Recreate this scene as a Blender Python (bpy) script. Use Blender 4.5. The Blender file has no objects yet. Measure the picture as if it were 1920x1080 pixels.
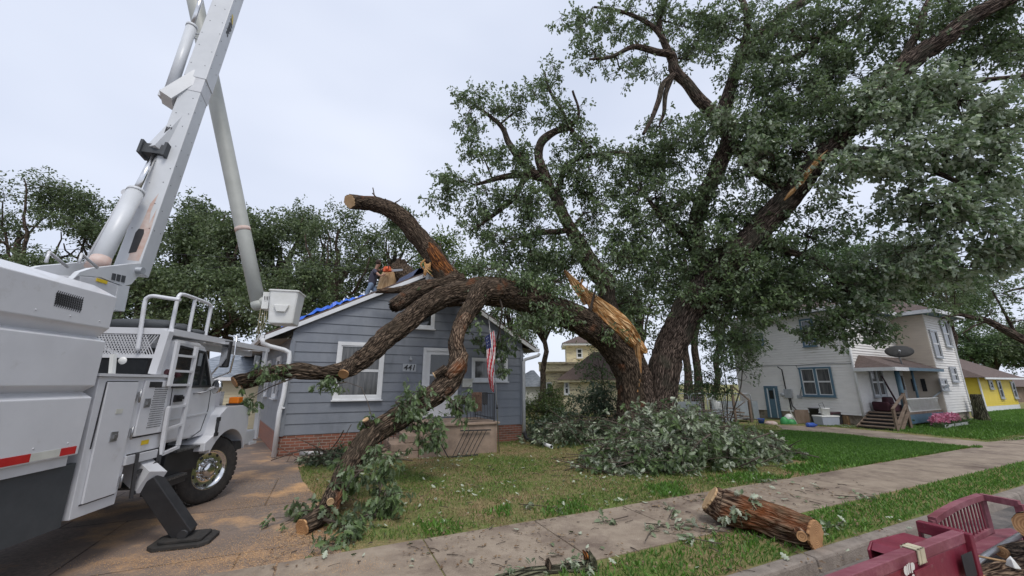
import bpy, math, random
import numpy as np
from mathutils import Vector, noise
random.seed(7); RNG=np.random.default_rng(11)
SC=bpy.context.scene
R=math.radians
# ------------------------------------------------ camera, sky, sun, exposure
H=1.85; F=720.0; PIT=R(13.9)
cam=bpy.data.cameras.new('camera'); cam.sensor_width=36; cam.lens=36*F/1920; cam.clip_end=3000; cam.clip_start=.05
co=bpy.data.objects.new('camera',cam); SC.collection.objects.link(co)
co.location=(0,0,H); co.rotation_euler=(R(90)+PIT,0,0); SC.camera=co
W=bpy.data.worlds.new("World"); SC.world=W; W.use_nodes=True
nt=W.node_tree; nt.nodes.clear()
sk=nt.nodes.new('ShaderNodeTexSky'); sk.sky_type='NISHITA'; sk.sun_disc=False
SUN_EL=R(58); SUN_ROT=R(155)
sk.sun_elevation=SUN_EL; sk.sun_rotation=SUN_ROT
b1=nt.nodes.new('ShaderNodeBackground'); b1.inputs[1].default_value=.10; nt.links.new(sk.outputs[0],b1.inputs[0])
tc=nt.nodes.new('ShaderNodeTexCoord'); mp=nt.nodes.new('ShaderNodeMapping'); mp.inputs['Scale'].default_value=(1,1,2.6)
nz=nt.nodes.new('ShaderNodeTexNoise'); nz.inputs['Scale'].default_value=1.5; nz.inputs['Detail'].default_value=3; nz.inputs['Roughness'].default_value=.45
nt.links.new(tc.outputs['Generated'],mp.inputs[0]); nt.links.new(mp.outputs[0],nz.inputs[0])
cr=nt.nodes.new('ShaderNodeValToRGB'); cr.color_ramp.elements[0].position=.32; cr.color_ramp.elements[1].position=.68
cr.color_ramp.elements[0].color=(.575,.63,.765,1); cr.color_ramp.elements[1].color=(.735,.78,.895,1)
nt.links.new(nz.outputs[0],cr.inputs[0])
b2=nt.nodes.new('ShaderNodeBackground'); nt.links.new(cr.outputs[0],b2.inputs[0]); b2.inputs[1].default_value=.98
mx=nt.nodes.new('ShaderNodeMixShader'); mx.inputs[0].default_value=.9
nt.links.new(b1.outputs[0],mx.inputs[1]); nt.links.new(b2.outputs[0],mx.inputs[2])
wo=nt.nodes.new('ShaderNodeOutputWorld'); nt.links.new(mx.outputs[0],wo.inputs[0])
sl=bpy.data.lights.new('sun','SUN'); sl.energy=1.5; sl.angle=R(22); sl.color=(1,.96,.9)
so=bpy.data.objects.new('sun',sl); SC.collection.objects.link(so)
# sun direction: to the right, slightly behind the camera
_sd=Vector((math.sin(SUN_ROT)*math.cos(SUN_EL),math.cos(SUN_ROT)*math.cos(SUN_EL),math.sin(SUN_EL)))
so.rotation_euler=_sd.to_track_quat('Z','Y').to_euler(); so.location=(10,-10,30)
SC.view_settings.view_transform='Standard'; SC.view_settings.look='None'; SC.view_settings.gamma=1
SC.view_settings.exposure=0.33
# ------------------------------------------------ helpers
cp,sp=math.cos(PIT),math.sin(PIT)
def ray(u,v):
    cx=(u-960)/F; cy=(540-v)/F
    return (cx, cp-sp*cy, sp+cp*cy)
def P(u,v,Y):
    d=ray(u,v); k=Y/d[1]; return np.array((d[0]*k,Y,H+d[2]*k))
def G(u,v,z=0.):
    d=ray(u,v); k=(z-H)/d[2]; return np.array((d[0]*k,d[1]*k,z))
def pxr(u,v,Y,rp):            # radius in photo pixels -> metres
    d=ray(u,v); return rp*(Y/d[1])/F
SD=np.array((math.cos(R(25)),math.sin(R(25)))); SN=np.array((-SD[1],SD[0]))
def S(s,q,z=0.):              # street frame: s along the kerb, q away from the street
    p=SD*s+SN*q; return np.array((p[0],p[1],z))
class Wall:
    """vertical plane: origin O, direction d (2D), outward normal n (2D, towards the viewer)"""
    def __init__(s,O,d,n=None):
        s.O=np.array(O[:2],float); d=np.array(d,float); s.d=d/np.hypot(*d)
        n=np.array((s.d[1],-s.d[0])) if n is None else np.array(n,float)
        if np.dot(n,-s.O)<0 : n=-n
        s.n=n/np.hypot(*n)
    def pt(s,a,z,o=0.):
        p=s.O+s.d*a+s.n*o; return np.array((p[0],p[1],z))
    def fit(s,u,v,o=0.):
        r=ray(u,v); p0=s.O+s.n*o
        k=np.dot(p0,s.n)/(r[0]*s.n[0]+r[1]*s.n[1])
        p=np.array((r[0]*k,r[1]*k)); return float(np.dot(p-p0,s.d)),float(H+r[2]*k)
MATS={}
def nodes(name):
    m=bpy.data.materials.new(name); m.use_nodes=True; n=m.node_tree
    return m,n,n.nodes['Principled BSDF']
def lk(n,a,b): n.links.new(a,b)
def mat(name,c1,c2=None,scale=4.,rough=.6,bump=0.,bscale=None,metal=0.,detail=6,c3=None,s3=.6,t3=(.5,.7),stretch=(1,1,1),coat=0.,spec=.5):
    """surface with two mixed tones, an optional large patch tone and bump"""
    m,n,p=nodes(name); N=n.nodes
    p.inputs['Roughness'].default_value=rough; p.inputs['Metallic'].default_value=metal
    p.inputs['Coat Weight'].default_value=coat; p.inputs['Specular IOR Level'].default_value=spec
    t=N.new('ShaderNodeTexCoord'); mpn=N.new('ShaderNodeMapping'); mpn.inputs['Scale'].default_value=stretch
    lk(n,t.outputs['Object'],mpn.inputs[0])
    if c2 is None: c2=tuple(min(1,x*.86) for x in c1)
    a=N.new('ShaderNodeTexNoise'); a.inputs['Scale'].default_value=scale; a.inputs['Detail'].default_value=detail; a.inputs['Roughness'].default_value=.65
    lk(n,mpn.outputs[0],a.inputs[0])
    r=N.new('ShaderNodeValToRGB'); r.color_ramp.elements[0].position=.36; r.color_ramp.elements[1].position=.64
    r.color_ramp.elements[0].color=(*c1,1); r.color_ramp.elements[1].color=(*c2,1); lk(n,a.outputs[0],r.inputs[0]); out=r.outputs[0]
    if c3:
        b=N.new('ShaderNodeTexNoise'); b.inputs['Scale'].default_value=s3; b.inputs['Detail'].default_value=7; b.inputs['Roughness'].default_value=.7; lk(n,mpn.outputs[0],b.inputs[0])
        q=N.new('ShaderNodeMapRange'); q.inputs[1].default_value=t3[0]; q.inputs[2].default_value=t3[1]; lk(n,b.outputs[0],q.inputs[0])
        mm=N.new('ShaderNodeMix'); mm.data_type='RGBA'; lk(n,q.outputs[0],mm.inputs[0]); lk(n,out,mm.inputs[6]); mm.inputs[7].default_value=(*c3,1); out=mm.outputs[2]
    lk(n,out,p.inputs['Base Color'])
    if bump:
        c=N.new('ShaderNodeTexNoise'); c.inputs['Scale'].default_value=bscale or scale*6; c.inputs['Detail'].default_value=8; lk(n,mpn.outputs[0],c.inputs[0])
        bb=N.new('ShaderNodeBump'); bb.inputs['Strength'].default_value=bump; bb.inputs['Distance'].default_value=.02; lk(n,c.outputs[0],bb.inputs['Height']); lk(n,bb.outputs[0],p.inputs['Normal'])
    MATS[name]=m; return m
def leafmat(name,cols,under,trans=.3,rough=.5):
    m,n,p=nodes(name); N=n.nodes
    g=N.new('ShaderNodeNewGeometry'); r=N.new('ShaderNodeValToRGB')
    while len(r.color_ramp.elements)<len(cols): r.color_ramp.elements.new(.5)
    for i,c in enumerate(cols):
        r.color_ramp.elements[i].position=i/(len(cols)-1); r.color_ramp.elements[i].color=(*c,1)
    lk(n,g.outputs['Random Per Island'],r.inputs[0])
    mm=N.new('ShaderNodeMix'); mm.data_type='RGBA'; lk(n,g.outputs['Backfacing'],mm.inputs[0]); lk(n,r.outputs[0],mm.inputs[6]); mm.inputs[7].default_value=(*under,1)
    lk(n,mm.outputs[2],p.inputs['Base Color']); p.inputs['Roughness'].default_value=rough
    tr=N.new('ShaderNodeBsdfTranslucent'); lk(n,r.outputs[0],tr.inputs[0])
    ms=N.new('ShaderNodeMixShader'); ms.inputs[0].default_value=trans
    lk(n,p.outputs[0],ms.inputs[1]); lk(n,tr.outputs[0],ms.inputs[2]); lk(n,ms.outputs[0],N['Material Output'].inputs[0])
    MATS[name]=m; return m
OFF={}
def tag(o,label=None,cat=None,group=None,kind=None):
    if label: o['label']=label
    if cat: o['category']=cat
    if group: o['group']=group
    if kind: o['kind']=kind
    return o
def thing(name,label,cat,loc,group=None):
    o=bpy.data.objects.new(name,None); SC.collection.objects.link(o); o.empty_display_size=.2
    o.location=Vector([float(x) for x in loc]); OFF[o.name]=np.array(loc,float); return tag(o,label,cat,group)
def link(name,me,mats,parent,loc=None):
    o=bpy.data.objects.new(name,me); SC.collection.objects.link(o)
    for m in (mats if isinstance(mats,(list,tuple)) else [mats]): me.materials.append(MATS[m] if isinstance(m,str) else m)
    if parent is not None:
        o.parent=parent; OFF[o.name]=OFF[parent.name]
    else:
        l=np.zeros(3) if loc is None else np.array(loc,float); o.location=l; OFF[o.name]=l
    return o
class MB:
    def __init__(s): s.v=[]; s.f=[]; s.m=[]; s.sm=[]
    def add(s,vs,fs,mi=0,smooth=False):
        b=len(s.v); s.v+= [tuple(map(float,x)) for x in vs]
        for f in fs: s.f.append([b+i for i in f]); s.m.append(mi); s.sm.append(smooth)
    def quad(s,a,b,c,d,mi=0): s.add([a,b,c,d],[(0,1,2,3)],mi)
    def poly(s,pts,mi=0): s.add(pts,[tuple(range(len(pts)))],mi)
    def box8(s,p,mi=0):      # p: bottom 4 (ccw) then top 4
        s.add(p,[(3,2,1,0),(4,5,6,7),(0,1,5,4),(1,2,6,5),(2,3,7,6),(3,0,4,7)],mi)
    def box(s,x0,x1,y0,y1,z0,z1,mi=0):
        s.box8([(x0,y0,z0),(x1,y0,z0),(x1,y1,z0),(x0,y1,z0),(x0,y0,z1),(x1,y0,z1),(x1,y1,z1),(x0,y1,z1)],mi)
    def wbox(s,w,a0,a1,z0,z1,o0,o1,mi=0):
        s.box8([w.pt(a0,z0,o1),w.pt(a1,z0,o1),w.pt(a1,z0,o0),w.pt(a0,z0,o0),w.pt(a0,z1,o1),w.pt(a1,z1,o1),w.pt(a1,z1,o0),w.pt(a0,z1,o0)],mi)
    def sbox(s,s0,s1,q0,q1,z0,z1,mi=0):
        s.box8([S(s0,q0,z0),S(s1,q0,z0),S(s1,q1,z0),S(s0,q1,z0),S(s0,q0,z1),S(s1,q0,z1),S(s1,q1,z1),S(s0,q1,z1)],mi)
    def prism(s,poly,vec,mi=0):      # extrude a polygon (3D points) by vec
        n=len(poly); vec=np.array(vec,float)
        a=[np.array(p,float) for p in poly]; s.add(a+[p+vec for p in a],[tuple(range(n))[::-1],tuple(range(n,2*n))]+[(i,(i+1)%n,n+(i+1)%n,n+i) for i in range(n)],mi)
    def tube(s,pts,r,seg=8,mi=0,cap=True,smooth=True):
        pts=[np.array(p,float) for p in pts]; n=len(pts); rs=r if isinstance(r,(list,tuple,np.ndarray)) else [r]*n
        T=[]
        for i in range(n):
            t=pts[min(i+1,n-1)]-pts[max(i-1,0)]; T.append(t/(np.linalg.norm(t)+1e-9))
        u=np.cross(T[0],(0,0,1.)); 
        if np.linalg.norm(u)<.1: u=np.cross(T[0],(1.,0,0))
        u/=np.linalg.norm(u); vs=[]
        for i in range(n):
            u=u-T[i]*np.dot(u,T[i]); u/=np.linalg.norm(u)+1e-9; w=np.cross(T[i],u)
            for k in range(seg):
                an=2*math.pi*k/seg; vs.append(pts[i]+rs[i]*(math.cos(an)*u+math.sin(an)*w))
        fs=[(i*seg+k,i*seg+(k+1)%seg,(i+1)*seg+(k+1)%seg,(i+1)*seg+k) for i in range(n-1) for k in range(seg)]
        s.add(vs,fs,mi,smooth)
        if cap:
            b=len(s.v)-n*seg; s.f.append([b+k for k in range(seg)][::-1]); s.m.append(mi); s.sm.append(False)
            s.f.append([b+(n-1)*seg+k for k in range(seg)]); s.m.append(mi); s.sm.append(False)
    def bar(s,a,b,w,h=None,mi=0,up=(0,0,1)):
        a=np.array(a,float); b=np.array(b,float); h=h or w; t=b-a; t/=np.linalg.norm(t)
        u=np.cross(t,up); 
        if np.linalg.norm(u)<.05: u=np.cross(t,(1,0,0))
        u/=np.linalg.norm(u); k=np.cross(u,t)
        c=[(-1,-1),(1,-1),(1,1),(-1,1)]
        p=[a+u*x*w/2+k*y*h/2 for x,y in c]; q=[b+u*x*w/2+k*y*h/2 for x,y in c]
        s.add(p+q,[(3,2,1,0),(4,5,6,7),(0,1,5,4),(1,2,6,5),(2,3,7,6),(3,0,4,7)],mi)
    def lathe(s,c,prof,axis=(0,0,1),seg=16,mi=0,sx=1,sy=1,smooth=True,caps=True):  # prof: (r,h)
        ax=np.array(axis,float); ax/=np.linalg.norm(ax); u=np.cross(ax,(0,0,1.)) 
        if np.linalg.norm(u)<.1: u=np.array((1.,0,0))
        u/=np.linalg.norm(u); w=np.cross(ax,u); c=np.array(c,float); vs=[]
        for r,h in prof:
            for k in range(seg):
                an=2*math.pi*k/seg; vs.append(c+ax*h+r*(sx*math.cos(an)*u+sy*math.sin(an)*w))
        n=len(prof); s.add(vs,[(i*seg+k,i*seg+(k+1)%seg,(i+1)*seg+(k+1)%seg,(i+1)*seg+k) for i in range(n-1) for k in range(seg)],mi,smooth)
        if caps:
            b=len(s.v)-n*seg; s.f.append([b+k for k in range(seg)][::-1]); s.m.append(mi); s.sm.append(False)
            s.f.append([b+(n-1)*seg+k for k in range(seg)]); s.m.append(mi); s.sm.append(False)
    def build(s,name,mats,parent=None,loc=None,bevel=0,label=None,recalc=True):
        me=bpy.data.meshes.new(name); off=OFF[parent.name] if parent is not None else (np.zeros(3) if loc is None else np.array(loc,float))
        me.from_pydata([tuple(np.array(x)-off) for x in s.v],[],s.f)
        o=link(name,me,mats,parent,loc)
        me.polygons.foreach_set('material_index',s.m); me.polygons.foreach_set('use_smooth',s.sm); me.update()
        if recalc:
            import bmesh
            bm=bmesh.new(); bm.from_mesh(me); bmesh.ops.recalc_face_normals(bm,faces=bm.faces); bm.to_mesh(me); bm.free()
        if bevel:
            b=o.modifiers.new('bevel','BEVEL'); b.width=bevel; b.segments=2; b.limit_method='ANGLE'
        if label: o['label']=label
        return o
def struct(o): o['kind']='structure'; return o
# ---- leaves
T_OAK=[(0,0),(.12,.02),(.20,.15),(.30,.08),(.42,.30),(.52,.13),(.68,.30),(.76,.12),(.90,.15),(1,0)]
T_MID=[(0,0),(.30,.22),(.45,.11),(.66,.29),(1,0)]
T_SIM=[(0,0),(.5,.26),(1,0)]
def leafmesh(name,base,dr,nr,size,tmpl,mat_,parent=None,loc=None):
    N=len(base); k=len(tmpl); side=np.cross(nr,dr)
    pts=[(x,y,.22*y-.18*x*x) for x,y in tmpl]+[(x,-y,.22*y-.18*x*x) for x,y in tmpl[1:-1]]
    pts=np.array(pts); K=len(pts)
    f1=list(range(k)); f2=[k-1]+[K-1-i for i in range(k-2)]+[0]; f2=f2[::-1]; f1=f1[::-1]; f2=[0]+list(range(k,K))+[k-1]
    off=OFF[parent.name] if parent is not None else (np.zeros(3) if loc is None else np.array(loc,float))
    V=(base-off)[:,None,:]+size[:,None,None]*(pts[None,:,0:1]*dr[:,None,:]+pts[None,:,1:2]*side[:,None,:]+pts[None,:,2:3]*nr[:,None,:])
    V=V.reshape(-1,3); loops=np.array(f1+f2); L=(np.arange(N)[:,None]*K+loops[None,:]).reshape(-1)
    starts=np.arange(2*N)*k
    me=bpy.data.meshes.new(name); me.vertices.add(len(V)); me.vertices.foreach_set('co',V.astype(np.float32).reshape(-1))
    me.loops.add(len(L)); me.loops.foreach_set('vertex_index',L.astype(np.int32))
    me.polygons.add(2*N); me.polygons.foreach_set('loop_start',starts.astype(np.int32)); me.update(calc_edges=True); me.validate()
    return link(name,me,mat_,parent,loc)
def unit(a): return a/(np.linalg.norm(a,axis=-1,keepdims=True)+1e-9)
def sprays(C,D,k,size,droop=.3,spread=1.,rad=.10,flat=.7):
    """k leaves radiating from each twig tip"""
    n=len(C); C=np.repeat(C,k,0); D=np.repeat(D,k,0); m=len(C)
    d=unit(D*.5+RNG.normal(size=(m,3))*spread*.6+np.array((0,0,-droop)))
    up=unit(np.array((0,0,1.))+RNG.normal(size=(m,3))*flat); nr=unit(up-d*np.sum(up*d,1,keepdims=True))
    b=C+RNG.normal(size=(m,3))*rad*.6
    return b,d,nr,size*RNG.uniform(.6,1.2,m)
def cat(L): return [np.concatenate([l[i] for l in L]) for i in range(4)]
# ---- bark tubes
def smooth(pts,step):
    pts=np.array(pts,float); out=[]
    n=len(pts); p=np.vstack([2*pts[0]-pts[1],pts,2*pts[-1]-pts[-2]])
    for i in range(n-1):
        a,b,c,d=p[i],p[i+1],p[i+2],p[i+3]; L=np.linalg.norm(c[:3]-b[:3]); m=max(1,int(L/step))
        for j in range(m):
            t=j/m; out.append(.5*((2*b)+(-a+c)*t+(2*a-5*b+4*c-d)*t*t+(-a+3*b-3*c+d)*t**3))
    out.append(pts[-1]); return np.array(out)
class Bark:
    def __init__(s): s.V=[]; s.F=[]; s.B=[]; s.n=0; s.M=[]
    def limb(s,pts,seg=10,step=.25,amp=0.,wob=0.,cap0=False,cap1=False,mi=0,jag=0.):
        """pts: (x,y,z,r)"""
        p=smooth(pts,step); p[:,3]=np.maximum(p[:,3],.003)
        c=p[:,:3].copy(); r=p[:,3]
        if wob:
            for i in range(len(c)):
                q=Vector(c[i])*.9
                c[i]+=wob*np.array((noise.noise(q),noise.noise(q+Vector((9,3,1))),noise.noise(q+Vector((4,7,2)))))
        n=len(c); T=np.gradient(c,axis=0); T=unit(T)
        u=np.cross(T[0],(0,0,1.)); 
        if np.linalg.norm(u)<.1: u=np.cross(T[0],(1.,0,0))
        L=0; sd=random.random()*50
        an=np.arange(seg)*2*math.pi/seg; ca=np.cos(an); sa=np.sin(an)
        for i in range(n):
            if i: L+=np.linalg.norm(c[i]-c[i-1])
            u=u-T[i]*np.dot(u,T[i]); u=u/(np.linalg.norm(u)+1e-9); w=np.cross(T[i],u)
            bc=np.stack([r[i]*ca+sd,r[i]*sa,np.full(seg,L*.15)],1)
            rr=np.full(seg,r[i])
            if amp:
                for k in range(seg):
                    q=Vector(bc[k]); q2=q+Vector((1,1,1))*.06*noise.noise(q*9)
                    d,_=noise.voronoi(q2*11.); e=d[1]-d[0]
                    rr[k]+=amp*(min(e*2.2,1)-.6)*min(1,r[i]/.2)+r[i]*.16*noise.noise(Vector((q.x*2.2,q.y*2.2,q.z*5)))
            s.V.append(c[i]+(rr*ca)[:,None]*u+(rr*sa)[:,None]*w + (T[i]*(RNG.uniform(-jag,jag,(seg,1))) if jag and i==n-1 else 0)); s.B.append(bc)
        b=s.n
        for i in range(n-1):
            for k in range(seg): s.F.append((b+i*seg+k,b+i*seg+(k+1)%seg,b+(i+1)*seg+(k+1)%seg,b+(i+1)*seg+k))
        s.M+=[mi]*((n-1)*seg)
        if not cap0: s.F.append(tuple(b+k for k in range(seg))[::-1]); s.M.append(mi)
        if not cap1: s.F.append(tuple(b+(n-1)*seg+k for k in range(seg))); s.M.append(mi)
        s.n+=n*seg
        s.last=(c[-1],T[-1],s.V[-1],s.B[-1]); s.first=(c[0],-T[0],s.V[-n],s.B[-n]); return c
    def build(s,name,mat_,parent=None,loc=None,sm=True):
        if not s.V: return None
        V=np.concatenate(s.V); B=np.concatenate(s.B); off=OFF[parent.name] if parent is not None else (np.zeros(3) if loc is None else np.array(loc,float))
        me=bpy.data.meshes.new(name); me.from_pydata((V-off).tolist(),[],s.F)
        at=me.attributes.new('bc','FLOAT_VECTOR','POINT'); at.data.foreach_set('vector',B.astype(np.float32).reshape(-1))
        me.polygons.foreach_set('use_smooth',[sm]*len(s.F)); me.polygons.foreach_set('material_index',s.M); me.update()
        return link(name,me,mat_,parent,loc)
def cutface(end,parent,name='cut_face',bulge=.02,mats='cutwood',sc=.93,tilt=None):
    c,T,ring,B=end; mb=MB(); n=len(ring); V=[]; 
    for f in (sc,.6,.3): V+= [c+(p-c)*f+T*(bulge+.004*f) for p in ring]
    V.append(c+T*bulge*1.2); fs=[]
    for j in range(2): fs+=[(j*n+k,j*n+(k+1)%n,(j+1)*n+(k+1)%n,(j+1)*n+k) for k in range(n)]
    fs+=[(2*n+k,2*n+(k+1)%n,3*n) for k in range(n)]
    # rim down to the bark
    b=len(V); V+=[c+(p-c)*sc-T*.05 for p in ring]; fs+=[(k,(k+1)%n,b+(k+1)%n,b+k) for k in range(n)]
    off=OFF[parent.name]; me=bpy.data.meshes.new(name); me.from_pydata([tuple(np.array(x)-off) for x in V],[],fs)
    at=me.attributes.new('bc','FLOAT_VECTOR','POINT'); u=unit(ring[0]-c); w=np.cross(T,u)
    at.data.foreach_set('vector',np.array([(np.dot(x-c,u),np.dot(x-c,w),0) for x in V],dtype=np.float32).reshape(-1)); me.update()
    return link(name,me,mats,parent)
def barkmat(name,dark,light,moss=None,red=None,sc=11.):
    m,n,p=nodes(name); N=n.nodes; p.inputs['Roughness'].default_value=.9; p.inputs['Specular IOR Level'].default_value=.2
    a=N.new('ShaderNodeAttribute'); a.attribute_name='bc'
    nz=N.new('ShaderNodeTexNoise'); nz.inputs['Scale'].default_value=9; nz.inputs['Detail'].default_value=4; lk(n,a.outputs['Vector'],nz.inputs[0])
    ad=N.new('ShaderNodeMix'); ad.data_type='VECTOR'; ad.inputs[0].default_value=.09; lk(n,a.outputs['Vector'],ad.inputs[4]); lk(n,nz.outputs['Color'],ad.inputs[5])
    v=N.new('ShaderNodeTexVoronoi'); v.feature='DISTANCE_TO_EDGE'; v.inputs['Scale'].default_value=sc*2.3; lk(n,ad.outputs[1],v.inputs[0])
    v2=N.new('ShaderNodeTexVoronoi'); v2.feature='DISTANCE_TO_EDGE'; v2.inputs['Scale'].default_value=sc*4.3; lk(n,ad.outputs[1],v2.inputs[0])
    f=N.new('ShaderNodeTexNoise'); f.inputs['Scale'].default_value=60; f.inputs['Detail'].default_value=5; lk(n,a.outputs['Vector'],f.inputs[0])
    s1=N.new('ShaderNodeMapRange'); s1.inputs[2].default_value=.32; lk(n,v.outputs[0],s1.inputs[0])
    s2=N.new('ShaderNodeMapRange'); s2.inputs[2].default_value=.30; lk(n,v2.outputs[0],s2.inputs[0])
    m1=N.new('ShaderNodeMath'); m1.operation='MULTIPLY_ADD'; lk(n,s2.outputs[0],m1.inputs[0]); m1.inputs[1].default_value=.4; lk(n,s1.outputs[0],m1.inputs[2])
    m2=N.new('ShaderNodeMath'); m2.operation='MULTIPLY_ADD'; lk(n,f.outputs[0],m2.inputs[0]); m2.inputs[1].default_value=.5; lk(n,m1.outputs[0],m2.inputs[2])
    r=N.new('ShaderNodeValToRGB'); r.color_ramp.elements[0].position=.30; r.color_ramp.elements[1].position=.95; r.color_ramp.elements[0].color=(*dark,1); r.color_ramp.elements[1].color=(*light,1)
    q=N.new('ShaderNodeMath'); q.operation='MULTIPLY'; q.inputs[1].default_value=.6; lk(n,m2.outputs[0],q.inputs[0]); lk(n,q.outputs[0],r.inputs[0]); out=r.outputs[0]
    t=N.new('ShaderNodeTexCoord')
    for col,scl,th,am in ((moss,1.3,(.5,.62),.5),(red,1.6,(.60,.70),.8)):
        if not col: continue
        k=N.new('ShaderNodeTexNoise'); k.inputs['Scale'].default_value=scl; k.inputs['Detail'].default_value=6; lk(n,t.outputs['Object'],k.inputs[0])
        kr=N.new('ShaderNodeMapRange'); kr.inputs[1].default_value=th[0]; kr.inputs[2].default_value=th[1]; kr.inputs[4].default_value=am; lk(n,k.outputs[0],kr.inputs[0])
        mm=N.new('ShaderNodeMix'); mm.data_type='RGBA'; lk(n,kr.outputs[0],mm.inputs[0]); lk(n,out,mm.inputs[6]); mm.inputs[7].default_value=(*col,1); out=mm.outputs[2]
    lk(n,out,p.inputs['Base Color'])
    b=N.new('ShaderNodeBump'); b.inputs['Strength'].default_value=.9; b.inputs['Distance'].default_value=.035; lk(n,m2.outputs[0],b.inputs['Height']); lk(n,b.outputs[0],p.inputs['Normal'])
    MATS[name]=m
# ------------------------------------------------ materials
barkmat('bark',(.017,.011,.008),(.29,.215,.17),moss=(.085,.085,.06),red=None)
barkmat('bark_torn',(.017,.011,.007),(.27,.195,.138),moss=(.085,.065,.045),red=(.21,.085,.04),sc=14.)
barkmat('bark_red',(.035,.018,.011),(.40,.28,.19),moss=(.30,.09,.025),red=(.11,.10,.06))
barkmat('bark_moss',(.022,.02,.013),(.24,.23,.15),moss=(.12,.15,.06))
mat('twig',(.05,.037,.028),(.11,.085,.065),scale=8,rough=.9)
mat('twig_grey',(.16,.13,.10),(.26,.22,.18),scale=8,rough=.9)
def ringmat(name,c1,c2,edge):
    m,n,p=nodes(name); N=n.nodes; p.inputs['Roughness'].default_value=.8
    a=N.new('ShaderNodeAttribute'); a.attribute_name='bc'
    w=N.new('ShaderNodeTexWave'); w.wave_type='RINGS'; w.rings_direction='SPHERICAL'; w.inputs['Scale'].default_value=14; w.inputs['Distortion'].default_value=2.5; w.inputs['Detail'].default_value=4; w.inputs['Detail Scale'].default_value=2
    lk(n,a.outputs['Vector'],w.inputs[0])
    z=N.new('ShaderNodeTexNoise'); z.inputs['Scale'].default_value=7; z.inputs['Detail'].default_value=5; lk(n,a.outputs['Vector'],z.inputs[0])
    r=N.new('ShaderNodeValToRGB'); r.color_ramp.elements[0].color=(*c1,1); r.color_ramp.elements[1].color=(*c2,1)
    ad=N.new('ShaderNodeMath'); ad.operation='MULTIPLY_ADD'; ad.inputs[1].default_value=.45; lk(n,w.outputs[1],ad.inputs[0]); lk(n,z.outputs[0],ad.inputs[2])
    lk(n,ad.outputs[0],r.inputs[0]); r.color_ramp.elements[0].position=.35; r.color_ramp.elements[1].position=.95
    lk(n,r.outputs[0],p.inputs['Base Color']); MATS[name]=m
ringmat('cutwood',(.62,.36,.17),(.33,.17,.075),None)
ringmat('cutwood_pale',(.66,.47,.27),(.42,.26,.13),None)
barkmat('splinter',(.34,.15,.045),(.86,.58,.31),moss=(.62,.36,.15),sc=6)
barkmat('torn_orange',(.05,.018,.008),(.50,.19,.05),moss=(.12,.055,.03),sc=8)
leafmat('leaf',[(.055,.09,.032),(.10,.16,.052),(.155,.225,.08),(.13,.19,.09)],(.26,.32,.20),trans=.33)
leafmat('leaf_far',[(.055,.085,.035),(.095,.14,.05),(.15,.20,.075)],(.17,.21,.12),trans=.3)
leafmat('leaf_far_light',[(.07,.12,.04),(.11,.18,.06),(.15,.23,.08)],(.10,.15,.08),trans=.35)
leafmat('leaf_yellow',[(.07,.12,.03),(.12,.19,.04),(.17,.22,.05)],(.12,.16,.07),trans=.35)
leafmat('leaf_pale',[(.07,.11,.045),(.16,.21,.11),(.27,.32,.20),(.40,.45,.33)],(.46,.50,.38),trans=.18)
leafmat('leaf_silver',[(.065,.115,.04),(.12,.19,.07),(.19,.265,.12),(.34,.41,.25)],(.44,.50,.37),trans=.22)
leafmat('leaf_dark',[(.035,.062,.03),(.06,.10,.045),(.09,.13,.06)],(.18,.22,.14),trans=.2)
leafmat('leaf_dead',[(.16,.09,.045),(.24,.15,.08),(.12,.08,.05)],(.28,.2,.12),trans=.2)
leafmat('grass',[(.09,.15,.03),(.14,.23,.04),(.20,.29,.06),(.27,.30,.09)],(.12,.2,.05),trans=.35)
leafmat('grass_lush',[(.07,.16,.022),(.12,.26,.035),(.17,.34,.05)],(.1,.2,.04),trans=.35)
leafmat('grass_dry',[(.34,.25,.12),(.42,.32,.17),(.24,.21,.09),(.20,.22,.08)],(.25,.2,.1),trans=.3)
mat('truckwhite',(.66,.665,.685),(.60,.605,.625),scale=1.5,rough=.32,c3=(.40,.38,.35),s3=3.2,t3=(.60,.86),coat=.3,bump=.04)
mat('truckwhite2',(.60,.605,.62),(.53,.535,.55),scale=3,rough=.4,c3=(.5,.46,.42),s3=3,t3=(.6,.8))
mat('boompaint',(.60,.615,.63),(.54,.555,.57),scale=2,rough=.38,c3=(.52,.50,.46),s3=2.6,t3=(.64,.82))
mat('boomgrey',(.42,.43,.40),(.36,.37,.34),scale=2,rough=.5,c3=(.40,.36,.30),s3=5,t3=(.66,.76))
mat('black',(.018,.018,.02),(.03,.03,.032),scale=5,rough=.55)
mat('blackpanel',(.045,.05,.055),(.065,.07,.075),scale=2,rough=.7,bump=.1)
mat('rubber',(.022,.021,.02),(.045,.04,.036),scale=9,rough=.85,bump=.3)
mat('chrome',(.80,.80,.80),(.62,.61,.60),scale=7,rough=.18,metal=1.)
mat('steel',(.42,.43,.44),(.30,.30,.31),scale=8,rough=.4,metal=.8)
mat('galv',(.45,.47,.49),(.36,.38,.40),scale=8,rough=.5,metal=.5)
mat('tread',(.05,.05,.05),(.20,.20,.20),scale=30,rough=.45,metal=.6,bump=.8,bscale=50)
mat('red',(.55,.03,.03),(.42,.02,.02),rough=.35); mat('cream_tape',(.62,.62,.56),(.5,.5,.45),rough=.4)
mat('amber',(.8,.22,.02),(.65,.16,.01),rough=.2); mat('yellow',(.75,.55,.03),(.65,.45,.02),rough=.4)
mat('orange',(.75,.12,.03),(.62,.09,.02),rough=.4)
mat('rustpaint',(.50,.33,.27),(.58,.50,.46),scale=5,rough=.7)
mat('glass',(.02,.024,.026),(.035,.04,.042),scale=1.2,rough=.06,spec=.8)
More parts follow.
